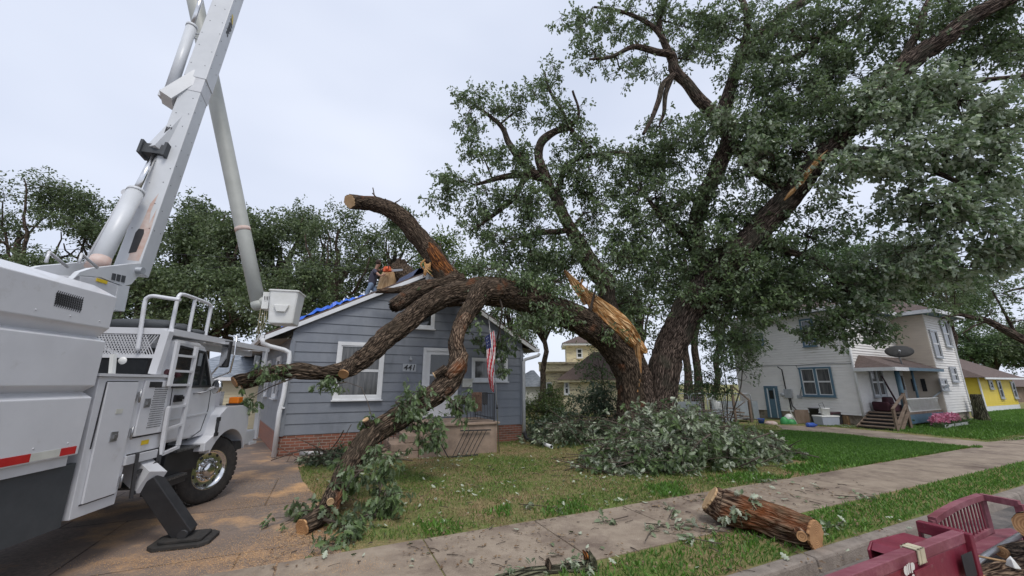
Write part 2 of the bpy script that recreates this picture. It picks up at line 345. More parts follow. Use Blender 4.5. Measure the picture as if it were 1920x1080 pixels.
mat('glass_curtain',(.055,.058,.06),(.14,.14,.138),scale=2.2,rough=.1,stretch=(6,6,.5),spec=.7)
mat('mirror',(.8,.8,.8),(.78,.78,.78),rough=.03,metal=1.)
mat('siding_blue',(.185,.203,.235),(.225,.243,.272),scale=1.3,rough=.6,bump=.15,bscale=60,c3=(.135,.147,.168),s3=1.0,t3=(.48,.72),stretch=(1,1,.45))
mat('trimwhite',(.74,.75,.76),(.66,.67,.68),scale=3,rough=.5,c3=(.5,.5,.48),s3=4,t3=(.62,.8))
mat('soffit',(.30,.27,.22),(.24,.21,.17),scale=3,rough=.8)
mat('siding_white',(.82,.80,.77),(.76,.74,.71),scale=2,rough=.65,c3=(.36,.34,.31),s3=1.8,t3=(.6,.85),stretch=(1,1,3),bump=.1)
mat('siding_white_shaded',(.72,.64,.54),(.66,.58,.49),scale=2,rough=.65,stretch=(1,1,2))  # bay face of the white siding, its shade mixed into the colour as beige
mat('bluetrim',(.075,.145,.20),(.10,.18,.24),scale=4,rough=.55)
mat('siding_yellow_old',(.76,.68,.46),(.68,.61,.43),scale=2.,rough=.75,c3=(.33,.27,.21),s3=2.6,t3=(.52,.62),stretch=(1,1,4))
mat('siding_yellow',(.72,.55,.06),(.66,.50,.05),scale=2,rough=.6)
mat('siding_cream',(.55,.49,.33),(.49,.44,.30),scale=2,rough=.7)
mat('woodold',(.15,.105,.075),(.24,.18,.135),scale=5,rough=.85,bump=.4,stretch=(1,1,.3))
mat('stone',(.30,.25,.20),(.42,.36,.29),scale=5,rough=.9,bump=.6,c3=(.18,.14,.11),s3=4,t3=(.5,.6))
mat('concrete',(.255,.20,.15),(.34,.275,.21),scale=3.2,rough=.92,bump=.5,bscale=60,c3=(.15,.11,.085),s3=1.1,t3=(.46,.66))
mat('stoop',(.27,.195,.145),(.35,.26,.20),scale=3,rough=.9,bump=.4,bscale=50,c3=(.20,.15,.12),s3=1.7,t3=(.52,.7))
mat('kerb',(.19,.16,.135),(.28,.24,.205),scale=6,rough=.9,bump=.5,bscale=60)
mat('maroon',(.155,.016,.034),(.215,.03,.052),scale=4,rough=.42,bump=.15,c3=(.26,.13,.13),s3=9,t3=(.60,.72))
mat('maroon_worn',(.20,.05,.075),(.30,.12,.14),scale=6,rough=.6,bump=.2,c3=(.16,.04,.05),s3=2.5,t3=(.45,.65),stretch=(.4,2,1))
mat('plywood',(.42,.27,.14),(.26,.16,.09),scale=4,rough=.9,bump=.4,c3=(.13,.09,.06),s3=3,t3=(.5,.7),stretch=(1,3,1))
mat('tarp',(.02,.10,.55),(.03,.16,.7),scale=4,rough=.35,bump=.4)
mat('tarp_navy',(.02,.035,.10),(.03,.05,.14),scale=4,rough=.5)
mat('pvc',(.75,.76,.76),(.66,.66,.65),rough=.35)
mat('shingle_br',(.095,.07,.062),(.16,.118,.105),scale=9,rough=.95,bump=.5,stretch=(1,1,3))
mat('shingle_gr',(.12,.14,.17),(.30,.33,.37),scale=5,rough=.95,bump=.4,stretch=(.6,.6,6))
mat('skin',(.45,.26,.19),(.42,.24,.17),rough=.6); mat('shirt',(.05,.05,.075),(.065,.065,.09),scale=6,rough=.9)
mat('jeans',(.20,.27,.38),(.13,.18,.27),scale=8,rough=.9); mat('hair',(.035,.022,.016),(.05,.03,.02),rough=.8)
mat('rope',(.42,.36,.24),(.3,.25,.16),rough=.9); mat('strap',(.55,.50,.36),(.42,.38,.27),scale=8,rough=.85)
mat('pink',(.72,.16,.30),(.80,.42,.52),scale=9,rough=.7); mat('blueplastic',(.02,.09,.42),(.03,.07,.3),rough=.35)
mat('greenplastic',(.05,.33,.09),(.04,.22,.07),rough=.5); mat('greyplastic',(.42,.45,.52),(.38,.41,.48),rough=.4)
mat('whiteplastic',(.75,.75,.73),(.66,.66,.62),rough=.4); mat('brownrug',(.12,.07,.045),(.07,.04,.03),scale=14,rough=.95,bump=.5)
mat('burgundy',(.07,.02,.03),(.045,.015,.02),rough=.9); mat('darkmesh',(.03,.03,.03),(.05,.05,.05),rough=.8)
mat('sawdust',(.55,.31,.14),(.68,.44,.22),scale=30,rough=1.)
mat('metalblue',(.26,.30,.33),(.34,.37,.40),scale=3,rough=.6)
# ------------------------------------------------ ground
def sheet(name,pts,z,m,sub=None):
    mb=MB(); mb.poly([(p[0],p[1],z) for p in pts]); o=mb.build(name,m,recalc=False); return struct(o)
def groundmat():
    m,n,p=nodes('lawn'); N=n.nodes; p.inputs['Roughness'].default_value=.95; p.inputs['Specular IOR Level'].default_value=.15
    t=N.new('ShaderNodeTexCoord')
    def nzt(s,d=6,r=.6):
        a=N.new('ShaderNodeTexNoise'); a.inputs['Scale'].default_value=s; a.inputs['Detail'].default_value=d; a.inputs['Roughness'].default_value=r; lk(n,t.outputs['Object'],a.inputs[0]); return a
    a=nzt(24,8,.8); r=N.new('ShaderNodeValToRGB'); e=r.color_ramp.elements; e[0].position=.35; e[0].color=(.07,.10,.025,1); e[1].position=.62; e[1].color=(.19,.24,.07,1); lk(n,a.outputs[0],r.inputs[0])
    b=nzt(18,8,.8); r2=N.new('ShaderNodeValToRGB'); e=r2.color_ramp.elements; e[0].position=.38; e[0].color=(.19,.13,.07,1); e[1].position=.62; e[1].color=(.36,.27,.15,1); lk(n,b.outputs[0],r2.inputs[0])
    c=nzt(.55,7,.72); q=N.new('ShaderNodeMapRange'); q.inputs[1].default_value=.42; q.inputs[2].default_value=.60; lk(n,c.outputs[0],q.inputs[0])
    mm=N.new('ShaderNodeMix'); mm.data_type='RGBA'; lk(n,q.outputs[0],mm.inputs[0]); lk(n,r.outputs[0],mm.inputs[6]); lk(n,r2.outputs[0],mm.inputs[7]); lk(n,mm.outputs[2],p.inputs['Base Color'])
    bb=N.new('ShaderNodeBump'); bb.inputs['Strength'].default_value=.6; bb.inputs['Distance'].default_value=.04; lk(n,a.outputs[0],bb.inputs['Height']); lk(n,bb.outputs[0],p.inputs['Normal'])
    MATS['lawn']=m
groundmat()
def drivemat():
    m,n,p=nodes('driveway'); N=n.nodes; p.inputs['Roughness'].default_value=.85
    t=N.new('ShaderNodeTexCoord'); rot=N.new('ShaderNodeMapping'); rot.inputs['Rotation'].default_value=(0,0,-R(25)); lk(n,t.outputs['Object'],rot.inputs[0])
    def nzt(s,d=7,r=.65):
        a=N.new('ShaderNodeTexNoise'); a.inputs['Scale'].default_value=s; a.inputs['Detail'].default_value=d; a.inputs['Roughness'].default_value=r; lk(n,t.outputs['Object'],a.inputs[0]); return a
    def ramp(src,p0,c0,p1,c1):
        r=N.new('ShaderNodeValToRGB'); e=r.color_ramp.elements; e[0].position=p0; e[0].color=(*c0,1); e[1].position=p1; e[1].color=(*c1,1); lk(n,src,r.inputs[0]); return r
    def mix(f,a,b):
        mm=N.new('ShaderNodeMix'); mm.data_type='RGBA'; lk(n,f,mm.inputs[0]); lk(n,a,mm.inputs[6]); lk(n,b,mm.inputs[7]); return mm.outputs[2]
    base=ramp(nzt(1.1).outputs[0],.35,(.185,.14,.112),.65,(.30,.215,.165)).outputs[0]
    grey=ramp(nzt(20).outputs[0],.4,(.15,.12,.10),.6,(.24,.19,.16)).outputs[0]
    f1=ramp(nzt(.42,7,.6).outputs[0],.44,(0,0,0),.58,(1,1,1)).outputs[0]
    out=mix(f1,base,grey)
    # slab joints
    br=N.new('ShaderNodeTexBrick'); br.inputs['Scale'].default_value=1.; br.inputs['Mortar Size'].default_value=.012; br.inputs['Brick Width'].default_value=2.3; br.inputs['Row Height'].default_value=1.9; br.offset=.3
    br.inputs['Color1'].default_value=(1,1,1,1); br.inputs['Color2'].default_value=(.92,.92,.92,1); br.inputs['Mortar'].default_value=(.35,.32,.30,1); lk(n,rot.outputs[0],br.inputs[0])
    mu=N.new('ShaderNodeMix'); mu.data_type='RGBA'; mu.blend_type='MULTIPLY'; mu.inputs[0].default_value=1; lk(n,out,mu.inputs[6]); lk(n,br.outputs[0],mu.inputs[7]); out=mu.outputs[2]
    # sawdust drifts
    sd=ramp(nzt(60,6,.8).outputs[0],.4,(.42,.24,.11),.6,(.66,.42,.23)).outputs[0]
    a=nzt(1.1,6,.62); d=N.new('ShaderNodeMapRange'); d.inputs[1].default_value=.52; d.inputs[2].default_value=.68; lk(n,a.outputs[0],d.inputs[0])
    out=mix(d.outputs[0],out,sd)
    lk(n,out,p.inputs['Base Color'])
    b=N.new('ShaderNodeBump'); b.inputs['Strength'].default_value=.4; b.inputs['Distance'].default_value=.01; lk(n,nzt(45).outputs[0],b.inputs['Height']); lk(n,b.outputs[0],p.inputs['Normal'])
    MATS['driveway']=m
drivemat()
mat('asphalt',(.13,.115,.105),(.20,.175,.155),scale=14,rough=.92,bump=.5,bscale=60,c3=(.075,.07,.068),s3=.7,t3=(.48,.62))
KQ=3.0
# lawn / terrain: one big sheet beyond the kerb
sheet('ground',[S(-400,KQ+.02),S(500,KQ+.02),S(500,700),S(-400,700)],0,'lawn')
sheet('road',[S(-400,-60),S(500,-60),S(500,KQ-.1),S(-400,KQ-.1)],-.13,'asphalt')
# far kerbside beyond the road (behind camera) is left as road
kb=MB()
s=-40
while s<80:
    kb.box8([S(s+.006,KQ-.13,-.2),S(s+2.99,KQ-.13,-.2),S(s+2.99,KQ+.06,-.2),S(s+.006,KQ+.06,-.2),S(s+.006,KQ-.10,.012),S(s+2.99,KQ-.10,.012),S(s+2.99,KQ+.06,.018),S(s+.006,KQ+.06,.018)]); s+=3
struct(kb.build('kerb','kerb',bevel=.03))
gt=MB(); gt.quad(S(-40,KQ-.45,-.126),S(80,KQ-.45,-.126),S(80,KQ-.13,-.122),S(-40,KQ-.13,-.122)); struct(gt.build('gutter','asphalt',recalc=False))
# driveway and its apron
dl=[G(648,1060),G(636,1020),G(606,965),G(590,930),G(566,900),G(560,878),G(600,862)]
sheet('driveway',[S(-30,KQ+.03),S(1.15,KQ+.03),S(1.15,KQ+.9)]+dl+[S(-.3,12.3),S(-.9,13),S(-2.5,40),S(-30,40)],.004,'driveway')
# sidewalk slabs
sw=MB(); s=1.25-1.53*12
while s<48:
    j=random.uniform(-.004,.004); sw.box8([S(s,3.88,-.05),S(s+1.515,3.88,-.05),S(s+1.515,5.22,-.05),S(s,5.22,-.05)]+[S(s,3.88,.012+j),S(s+1.515,3.88,.012+j),S(s+1.515,5.22,.014-j),S(s,5.22,.014-j)]); s+=1.53
struct(sw.build('sidewalk','concrete',bevel=.008))
# front walk of the white house
pw=MB()
pts=[G(1455,797),G(1560,801),G(1650,809),G(1760,821),G(1850,829),G(1905,826),G(1990,822),G(2000,834),G(1920,842),G(1820,838),G(1700,826),G(1560,812),G(1470,806)]
WP=pts; pw.poly([(p[0],p[1],.006) for p in pts]); struct(pw.build('garden_path','concrete',recalc=False))
pw=MB(); pw.poly([(p[0],p[1],.006) for p in [G(1866,828),G(1925,816),G(2010,806),G(2010,812),G(1930,826)]]); struct(pw.build('far_path','concrete',recalc=False))
# ---- grass blades
def in_poly(x,y,poly):
    c=np.zeros(len(x),bool); n=len(poly)
    for i in range(n):
        x1,y1=poly[i][:2]; x2,y2=poly[(i+1)%n][:2]
        t=((y1>y)!=(y2>y))&(x<(x2-x1)*(y-y1)/(y2-y1+1e-12)+x1); c^=t
    return c
def lownoise(x,y,sc,seed):
    r=np.random.default_rng(seed); g=r.random((64,64)); u=(x*sc)%63; v=(y*sc)%63; i=u.astype(int); j=v.astype(int); a=u-i; b=v-j
    a=a*a*(3-2*a); b=b*b*(3-2*b)
    return g[i,j]*(1-a)*(1-b)+g[i+1,j]*a*(1-b)+g[i,j+1]*(1-a)*b+g[i+1,j+1]*a*b
def grass(name,n,poly,hmin,hmax,m,patch=None,seed=1,wid=.12,label=None,catg='grass'):
    P_=np.array([p[:2] for p in poly]); r=np.random.default_rng(seed)
    x=r.uniform(P_[:,0].min(),P_[:,0].max(),n); y=r.uniform(P_[:,1].min(),P_[:,1].max(),n)
    k=in_poly(x,y,poly)
    if patch: k&=patch(x,y,r)
    x=x[k]; y=y[k]; m_=len(x); b=np.stack([x,y,np.zeros(m_)],1)
    d=unit(np.stack([r.normal(size=m_)*.55,r.normal(size=m_)*.55,np.ones(m_)],1)); h=r.uniform(hmin,hmax,m_)
    nr=unit(np.cross(d,unit(r.normal(size=(m_,3))))); 
    w=[(0,wid*.4),(.5,wid),(1,0)]
    o=leafmesh(name,b,d,nr,h,[(0,0),(.4,wid),(1,0)],m); tag(o,label,catg,kind='stuff'); return o
def dry(x,y): return lownoise(x,y,.8,5)*.6+lownoise(x,y,2.1,6)*.4
yard=[S(1.15,5.25)]+dl[1:]+[S(2.3,10.4),S(4.5,10.4),S(4.5,12.1),S(7,12.2),S(13,13),S(24,11),S(24,5.25)]
grass('lawn_grass',420000,yard,.03,.075,'grass',lambda x,y,r:(r.random(len(x))>np.clip((dry(x,y)-.22)*2.5,0,.95))&~in_poly(x,y,WP),2,label='mown front lawn grass with brown patches around the brush pile')
grass('dry_grass',300000,yard,.025,.06,'grass_dry',lambda x,y,r:(r.random(len(x))<(dry(x,y)-.3)*2.2)&(x<6)&~in_poly(x,y,WP),3,label='dry straw coloured grass patches in the front lawn')
verge=[S(1.9,KQ+.07),S(2.3,3.8),S(30,3.86),S(30,KQ+.07)]
grass('verge_grass',300000,verge,.035,.09,'grass_lush',lambda x,y,r:(r.random(len(x))<np.clip(1.6-.05*x,.3,1))&(r.random(len(x))>.25*dry(x,y)),4,label='green grass strip between sidewalk and kerb')
edge=[S(1.3,5.2),S(12,5.2),S(12,5.9),S(1.3,5.95)]
grass('edge_weeds',60000,edge,.04,.11,'grass_lush',lambda x,y,r:(lownoise(x,y,1.1,8)+.35*(r.random(len(x))-.5)>.62),9,wid=.16,label='taller green weeds along the lawn edge of the sidewalk',catg='weeds')
fy=[G(1470,808),G(1560,815),G(1700,829),G(1835,841),S(22,5.25),S(11,5.25),S(10,8)]
grass('neighbour_grass',160000,fy,.05,.10,'grass_lush',lambda x,y,r:(r.random(len(x))<np.clip((x-3.2)*.55,.12,1))&~in_poly(x,y,WP),12,wid=.15,label='bright green grass between the brush pile and the white house path')
fy2=[G(1655,806),G(1760,818),G(1850,826),G(1925,813),G(2000,800),G(2000,768),G(1840,768),G(1835,785),G(1700,800)]
grass('side_yard_grass',150000,fy2,.06,.13,'grass_lush',None,13,wid=.18,label='bright green grass in front of the white house porch')
# ---- scattered litter
def litter(name,n,area,size,m,tm,label,seed,catg='leaves'):
    r=np.random.default_rng(seed); P_=np.array([a[:2] for a in area]); x=r.uniform(P_[:,0].min(),P_[:,0].max(),n); y=r.uniform(P_[:,1].min(),P_[:,1].max(),n)
    k=in_poly(x,y,area)&(lownoise(x,y,1.2,seed+3)*.7+.3*r.random(n)>.42); x=x[k]; y=y[k]; m_=len(x)
    b=np.stack([x,y,np.full(m_,.035)],1); an=r.uniform(0,6.28,m_); d=unit(np.stack([np.cos(an),np.sin(an),r.uniform(-.15,.25,m_)],1))
    up=unit(np.array((0,0,1.))+r.normal(size=(m_,3))*.35)*np.where(r.random(m_)<.5,1,-1)[:,None]; nr=unit(up-d*np.sum(up*d,1,keepdims=True))
    o=leafmesh(name,b,d,nr,size*r.uniform(.5,1.2,m_),tm,m); tag(o,label,catg,kind='stuff')
litter('fallen_leaves',650,[G(560,1075),G(1800,1075),G(1640,930),G(1400,880),G(1150,850),G(800,850),G(580,880)],.10,'leaf_pale',T_OAK,'oak leaves scattered over lawn, sidewalk and grass strip',21)
litter('dead_leaves',6500,[G(480,1075),G(1700,1075),G(1640,930),G(1000,850),G(600,870)],.05,'leaf_dead',T_SIM,'small brown leaves and wood chips scattered on the ground',22,'debris')
def sticks(name,n,area,m,lo,hi,label,seed):
    r=np.random.default_rng(seed); P_=np.array([a[:2] for a in area]); mb=MB(); c=0
    while c<n:
        x=r.uniform(P_[:,0].min(),P_[:,0].max()); y=r.uniform(P_[:,1].min(),P_[:,1].max())
        if not in_poly(np.array([x]),np.array([y]),area)[0]: continue
        a=r.uniform(0,6.28); L=r.uniform(lo,hi); w=r.uniform(.002,.006); p=np.array((x,y,.02+w)); d=np.array((math.cos(a),math.sin(a),0))
        mb.tube([p-d*L/2,p+np.array((0,0,.006))+RNG.normal(size=3)*.01*np.array((1,1,0)),p+d*L/2],w,seg=4); c+=1
    o=mb.build(name,m,recalc=False); tag(o,label,'twigs',kind='stuff')
sticks('ground_twigs',420,[G(500,1078),G(1500,1078),G(1640,900),G(1100,860),G(620,880)],'twig',.03,.18,'thin broken twigs scattered on sidewalk and lawn',31)
# sawdust on driveway
def dust(name,n,spots,label,seed,m='sawdust'):
    r=np.random.default_rng(seed); B=[]
    for (u,v,rx,ry,w) in spots:
        c=G(u,v); k=int(n*w); q=r.normal(size=(k,2))*np.array((rx,ry)); B.append(np.stack([c[0]+q[:,0],c[1]+q[:,1],np.full(k,.014)],1))
    b=np.concatenate(B); m_=len(b); an=r.uniform(0,6.28,m_); d=np.stack([np.cos(an),np.sin(an),r.uniform(0,.5,m_)],1); d=unit(d)
    up=unit(np.array((0,0,1.))+r.normal(size=(m_,3))*.4); nr=unit(up-d*np.sum(up*d,1,keepdims=True))
    o=leafmesh(name,b,d,nr,r.uniform(.004,.011,m_),T_SIM,m); tag(o,label,'sawdust',kind='stuff')
dust('sawdust_drift',70000,[(470,1050,.55,.22,.2),(560,1010,.35,.2,.15),(620,1055,.3,.15,.1),(560,930,.5,.5,.18),(480,900,.5,.5,.12),(430,960,.25,.8,.07),(600,990,.2,.15,.1),(520,860,.6,.7,.08),(280,1055,.4,.12,.05)],'orange sawdust drifts on the driveway under the cut limb',41)
# ------------------------------------------------ buildings
def brickmat(name,c1,c2,mortar,rotz,scale=1.,mapping='Object'):
    m,n,p=nodes(name); N=n.nodes; p.inputs['Roughness'].default_value=.9
    t=N.new('ShaderNodeTexCoord'); a=N.new('ShaderNodeMapping'); a.inputs['Rotation'].default_value=(0,0,-rotz); lk(n,t.outputs['Object'],a.inputs[0])
    b=N.new('ShaderNodeMapping'); b.inputs['Rotation'].default_value=(R(90),0,0); b.vector_type='POINT'; lk(n,a.outputs[0],b.inputs[0])
    sx=N.new('ShaderNodeSeparateXYZ'); lk(n,a.outputs[0],sx.inputs[0]); cx=N.new('ShaderNodeCombineXYZ'); lk(n,sx.outputs[0],cx.inputs[0]); lk(n,sx.outputs[2],cx.inputs[1])
    br=N.new('ShaderNodeTexBrick'); br.inputs['Scale'].default_value=scale; br.inputs['Mortar Size'].default_value=.007; br.inputs['Brick Width'].default_value=.215; br.inputs['Row Height'].default_value=.073; br.inputs['Bias'].default_value=-.1
    br.inputs['Color1'].default_value=(*c1,1); br.inputs['Color2'].default_value=(*c2,1); br.inputs['Mortar'].default_value=(*mortar,1); lk(n,cx.outputs[0],br.inputs[0])
    lk(n,br.outputs[0],p.inputs['Base Color']); bb=N.new('ShaderNodeBump'); bb.inputs['Strength'].default_value=.6; bb.inputs['Distance'].default_value=.01; bb.invert=True; lk(n,br.outputs[1],bb.inputs['Height']); lk(n,bb.outputs[0],p.inputs['Normal']); MATS[name]=m
brickmat('brick',(.26,.095,.06),(.15,.065,.045),(.30,.26,.22),R(25))
brickmat('brick_side',(.30,.10,.06),(.17,.065,.045),(.30,.26,.22),R(127))
def window(parent,w,a0,a1,z0,z1,frame='trimwhite',tw=.09,glass='glass',split='h',o=.0,sill=True,depth=.05,inner=None,curtain=False,name='window'):
    if a0>a1: a0,a1=a1,a0
    f=MB()
    f.wbox(w,a0-tw,a0,z0-tw,z1+tw,o,o+depth); f.wbox(w,a1,a1+tw,z0-tw,z1+tw,o,o+depth)
    f.wbox(w,a0,a1,z1,z1+tw,o,o+depth); f.wbox(w,a0,a1,z0-tw,z0,o,o+depth)
    if sill: f.wbox(w,a0-tw-.03,a1+tw+.03,z0-tw-.035,z0-tw-.002,o,o+depth+.05)
    fo=f.build('window',frame,parent)
    s=MB(); iw=.035; im=inner or frame
    ys=[(z0,z1)] if split!='h' else [(z0,(z0+z1)/2),((z0+z1)/2,z1)]
    xs=[(a0,a1)] if split!='v' else [(a0,(a0+a1)/2),((a0+a1)/2,a1)]
    for zi,(b0,b1) in enumerate(ys):
        for (c0,c1) in xs:
            d0=o+.008+.006*zi; d1=o+.026+.006*zi
            s.wbox(w,c0+.001,c0+iw,b0+.001,b1-.001,d0,d1); s.wbox(w,c1-iw,c1-.001,b0+.001,b1-.001,d0,d1); s.wbox(w,c0+iw,c1-iw,b1-iw,b1-.001,d0,d1); s.wbox(w,c0+iw,c1-iw,b0+.001,b0+iw,d0,d1)
    s.build('sash',im,fo)
    g=MB(); g.wbox(w,a0+.002,a1-.002,z0+.002,z1-.002,o+.004,o+.007); g.build('pane',glass,fo)
    return fo
def boards(mb,w,z0,z1,bh,lim,lip=.014,mi=0,gap=.006,clap=True):
    """lapped boards; lim(z)->(a0,a1)"""
    z=z0
    while z<z1-.01:
        zt=min(z+bh,z1); l0,r0=lim(z); l1,r1=lim(zt)
        if r0-l0<.02: break
        if r1<l1: l1=r1=(l1+r1)/2
        mb.box8([w.pt(l0,z,lip),w.pt(r0,z,lip),w.pt(r0,z,-.01),w.pt(l0,z,-.01),w.pt(l1,zt-.001,.001 if clap else lip),w.pt(r1,zt-.001,.001 if clap else lip),w.pt(r1,zt-.001,-.01),w.pt(l1,zt-.001,-.01)],mi); z+=bh
# ======== grey-blue bungalow
FW=Wall(S(-1,12.2),SD); DV=9.5*np.array((-math.sin(R(37)),math.cos(R(37)),0)); HL,HR=0.,7.08; ZE=2.98
SWL=Wall(FW.pt(0,0)[:2],DV[:2],(-math.cos(R(37)),-math.sin(R(37))))
PK=3.56; PZ=5.20
OV=.16; _f=[FW.fit(*q,OV) for q in ((497,629),(803,512),(1005,654))]; eL=(_f[0][0],_f[0][1]-.12); eR=(_f[2][0],_f[2][1]-.12); 
house=thing('bungalow','small blue-grey clapboard bungalow with white trim and brick base, limbs fallen on its roof','house',FW.pt(3.5,0))
def lim(z):
    l=eL[0]+(z-eL[1]-.09)*(PK-eL[0])/(PZ-eL[1]); r=eR[0]-(z-eR[1]-.09)*(eR[0]-PK)/(PZ-eR[1]); return max(HL,min(l,PK)),min(HR,max(r,PK))
w_=MB(); boards(w_,FW,.52,PZ+.0,.272,lim,lip=.02)
w_.poly([FW.pt(HL,.5,-.012),FW.pt(HR,.5,-.012),FW.pt(HR,ZE+.15,-.012),FW.pt(PK,PZ+.05,-.012),FW.pt(HL,ZE+.15,-.012)])
w_.build('wall','siding_blue',house)
w_=MB(); boards(w_,SWL,.55,ZE+.15,.272,lambda z:(.0,9.5),lip=.018); w_.build('side_wall','siding_blue',house)
SWR=Wall(FW.pt(HR,0)[:2],DV[:2],(math.cos(R(37)),math.sin(R(37)))); SWR.n=np.array((math.cos(R(37)),math.sin(R(37))))
w_=MB(); boards(w_,SWR,.5,ZE,.272,lambda z:(.0,9.5),lip=.018); w_.build('side_wall','siding_blue',house)
b_=MB(); b_.wbox(FW,HL+.03,HR-.02,-.1,.515,-.1,.004); b_.build('foundation','brick',house)
b_=MB(); b_.wbox(SWL,.13,9.4,-.1,.545,-.1,.004); b_.build('foundation','brick_side',house)
b_=MB(); b_.wbox(SWR,.13,9.4,-.1,.49,-.1,.004); b_.build('foundation','brick_side',house)
t_=MB(); t_.wbox(FW,HL-.03,HL+.09,.5,ZE+.02,.015,.04); t_.build('corner_board','siding_blue',house); t_=MB(); t_.wbox(FW,HR-.09,HR+.03,.5,ZE-.02,.015,.04); t_.build('corner_board','siding_blue',house)
# roof

r_=MB()
for (ea,ez) in (eL,eR):
    A=FW.pt(ea,ez,OV); B=FW.pt(PK,PZ,OV); th=np.array((0,0,.1))
    D2=DV*1.06
    A2=A+np.array((0,0,.13)); B2=B+np.array((0,0,.13)); r_.box8([A2,B2,B2+D2,A2+D2,A2+th*.5,B2+th*.5,B2+D2+th*.5,A2+D2+th*.5])
r_.build('roof','shingle_br',house)
r_=MB()
for (ea,ez) in (eL,eR):
    A=FW.pt(ea,ez,OV); B=FW.pt(PK,PZ,OV); h=np.array((0,0,.128)); o_=np.array((*(-FW.n*.03),0)); sg=1 if ea<0 else -1
    a=[A,B,B+o_,A+o_]; r_.box8(a+[p+h for p in a])
    r_.build('rake_board','trimwhite',house); r_=MB()
    # soffit under the overhang along the eave and under the rake
    A1=FW.pt(ea,ez+.02,OV-.035); W1=FW.pt(HL if ea<0 else HR,ZE+.06,OV-.035); D3=DV*1.05
    r_.quad(A1,W1,W1+D3,A1+D3); B1=FW.pt(PK,PZ+.02,OV-.035); off=np.array((*(-FW.n*.14),0)); r_.quad(A1,B1,B1+off,A1+off)
    r_.build('soffit','soffit',house,recalc=False); r_=MB()
    # gutter
    g0=FW.pt(ea-(.07 if ea<0 else -.07),ez+.07,OV); r_.box8([g0+np.array(x) for x in ((-.06,-.0,-.06),(.06,0,-.06))]+[g0+D3+np.array((.06,0,-.06)),g0+D3+np.array((-.06,0,-.06))]+[g0+np.array(x) for x in ((-.07,-.0,.06),(.07,0,.06))]+[g0+D3+np.array((.07,0,.06)),g0+D3+np.array((-.07,0,.06))])
    r_.build('gutter','trimwhite',house); r_=MB()
# ridge end block
r_.wbox(FW,PK-.03,PK+.06,PZ-.12,PZ+.1,OV+.005,OV+.03); r_.build('ridge_trim','trimwhite',house)
# downspouts
def pipe(name,pts,r,m,parent=None,loc=None,seg=10,**k):
    mb=MB(); mb.tube(pts,r,seg=seg); return mb.build(name,m,parent,loc,recalc=False,**k)
pipe('downspout',[FW.pt(-.66,2.98,.30),FW.pt(-.64,2.86,.28),FW.pt(-.5,2.80,.2),FW.pt(-.15,2.72,.12),FW.pt(-.03,2.66,.1),FW.pt(-.0,2.5,.1),FW.pt(-.02,1.5,.1),FW.pt(-.06,1.1,.12),FW.pt(-.05,.02,.12)],.058,'trimwhite',house)
pipe('downspout',[FW.pt(7.62,2.86,.28),FW.pt(7.58,2.78,.26),FW.pt(7.4,2.72,.2),FW.pt(7.14,2.64,.1),FW.pt(7.1,2.55,.08),FW.pt(7.1,.25,.08)],.055,'trimwhite',house)
for z in (1.2,2.3):
    m_=MB(); m_.wbox(FW,-.09,.05,z,z+.03,.03,.17); m_.build('strap','trimwhite',house)
# windows and door
def fw2(w,p1,p2,o=0):
    a,z=w.fit(*p1,o); b,y=w.fit(*p2,o); return min(a,b),max(a,b),min(z,y),max(z,y)
window(house,FW,1.26,2.36,1.49,2.91,tw=.1,glass='glass_curtain',o=.018)
window(house,FW,3.15,3.84,3.60,4.02,tw=.08,glass='glass',split='n',o=.018)
window(house,FW,5.30,6.42,1.98,2.58,tw=.08,glass='glass_curtain',split='v',o=.018)
d_=MB(); 
for (a0,a1,z0,z1) in ((3.62,3.72,.84,2.93),(4.66,4.76,.84,2.93),(3.72,4.66,2.83,2.93)): d_.wbox(FW,a0,a1,z0,z1,.018,.07)
fr=d_.build('door_frame','trimwhite',house)
d_=MB(); d_.wbox(FW,3.725,4.655,.85,1.42,.02,.05); d_.wbox(FW,3.725,3.85,1.42,2.825,.02,.05); d_.wbox(FW,4.53,4.655,1.42,2.825,.02,.05); d_.wbox(FW,3.85,4.53,2.72,2.825,.02,.05); d_.wbox(FW,3.85,4.53,2.06,2.12,.02,.05)
dr=d_.build('door','trimwhite',house); d_=MB(); d_.wbox(FW,3.85,4.53,1.42,2.06,.022,.03); d_.wbox(FW,3.85,4.53,2.12,2.72,.022,.03); d_.build('pane','glass',dr)
d_=MB(); d_.wbox(FW,4.56,4.58,1.72,1.86,.05,.085); d_.build('handle','steel',dr)
# side windows
for a in (1.5,4.2): window(house,SWL,a,a+.8,1.5,2.55,tw=.09,glass='glass',o=.018)
# number plate, bell, mailbox, vent hood
def text(body,size,w,a,z,o,m,parent,name='lettering',ext=.006,rot=0.,shear=0.,sx=1.,loc=None,label=None):
    cu=bpy.data.curves.new('txt','FONT'); cu.body=body; cu.size=size; cu.extrude=ext; cu.align_x='CENTER'; cu.align_y='CENTER'; cu.shear=shear; cu.offset=size*.018
    ob=bpy.data.objects.new('txt',cu); SC.collection.objects.link(ob); bpy.context.view_layer.update()
    me=bpy.data.meshes.new_from_object(ob.evaluated_get(bpy.context.evaluated_depsgraph_get())); bpy.data.objects.remove(ob)
    c,s_=math.cos(rot),math.sin(rot); off=OFF[parent.name] if parent is not None else np.array(loc,float)
    for v in me.vertices:
        x=v.co.x*sx; y=v.co.y; xx=x*c-y*s_; yy=x*s_+y*c
        v.co=Vector(w.pt(a+xx,z+yy,o+v.co.z)-off)
    o_=link(name,me,m,parent,loc); o_['label']=label or 'dark lettering reading '+body; return o_
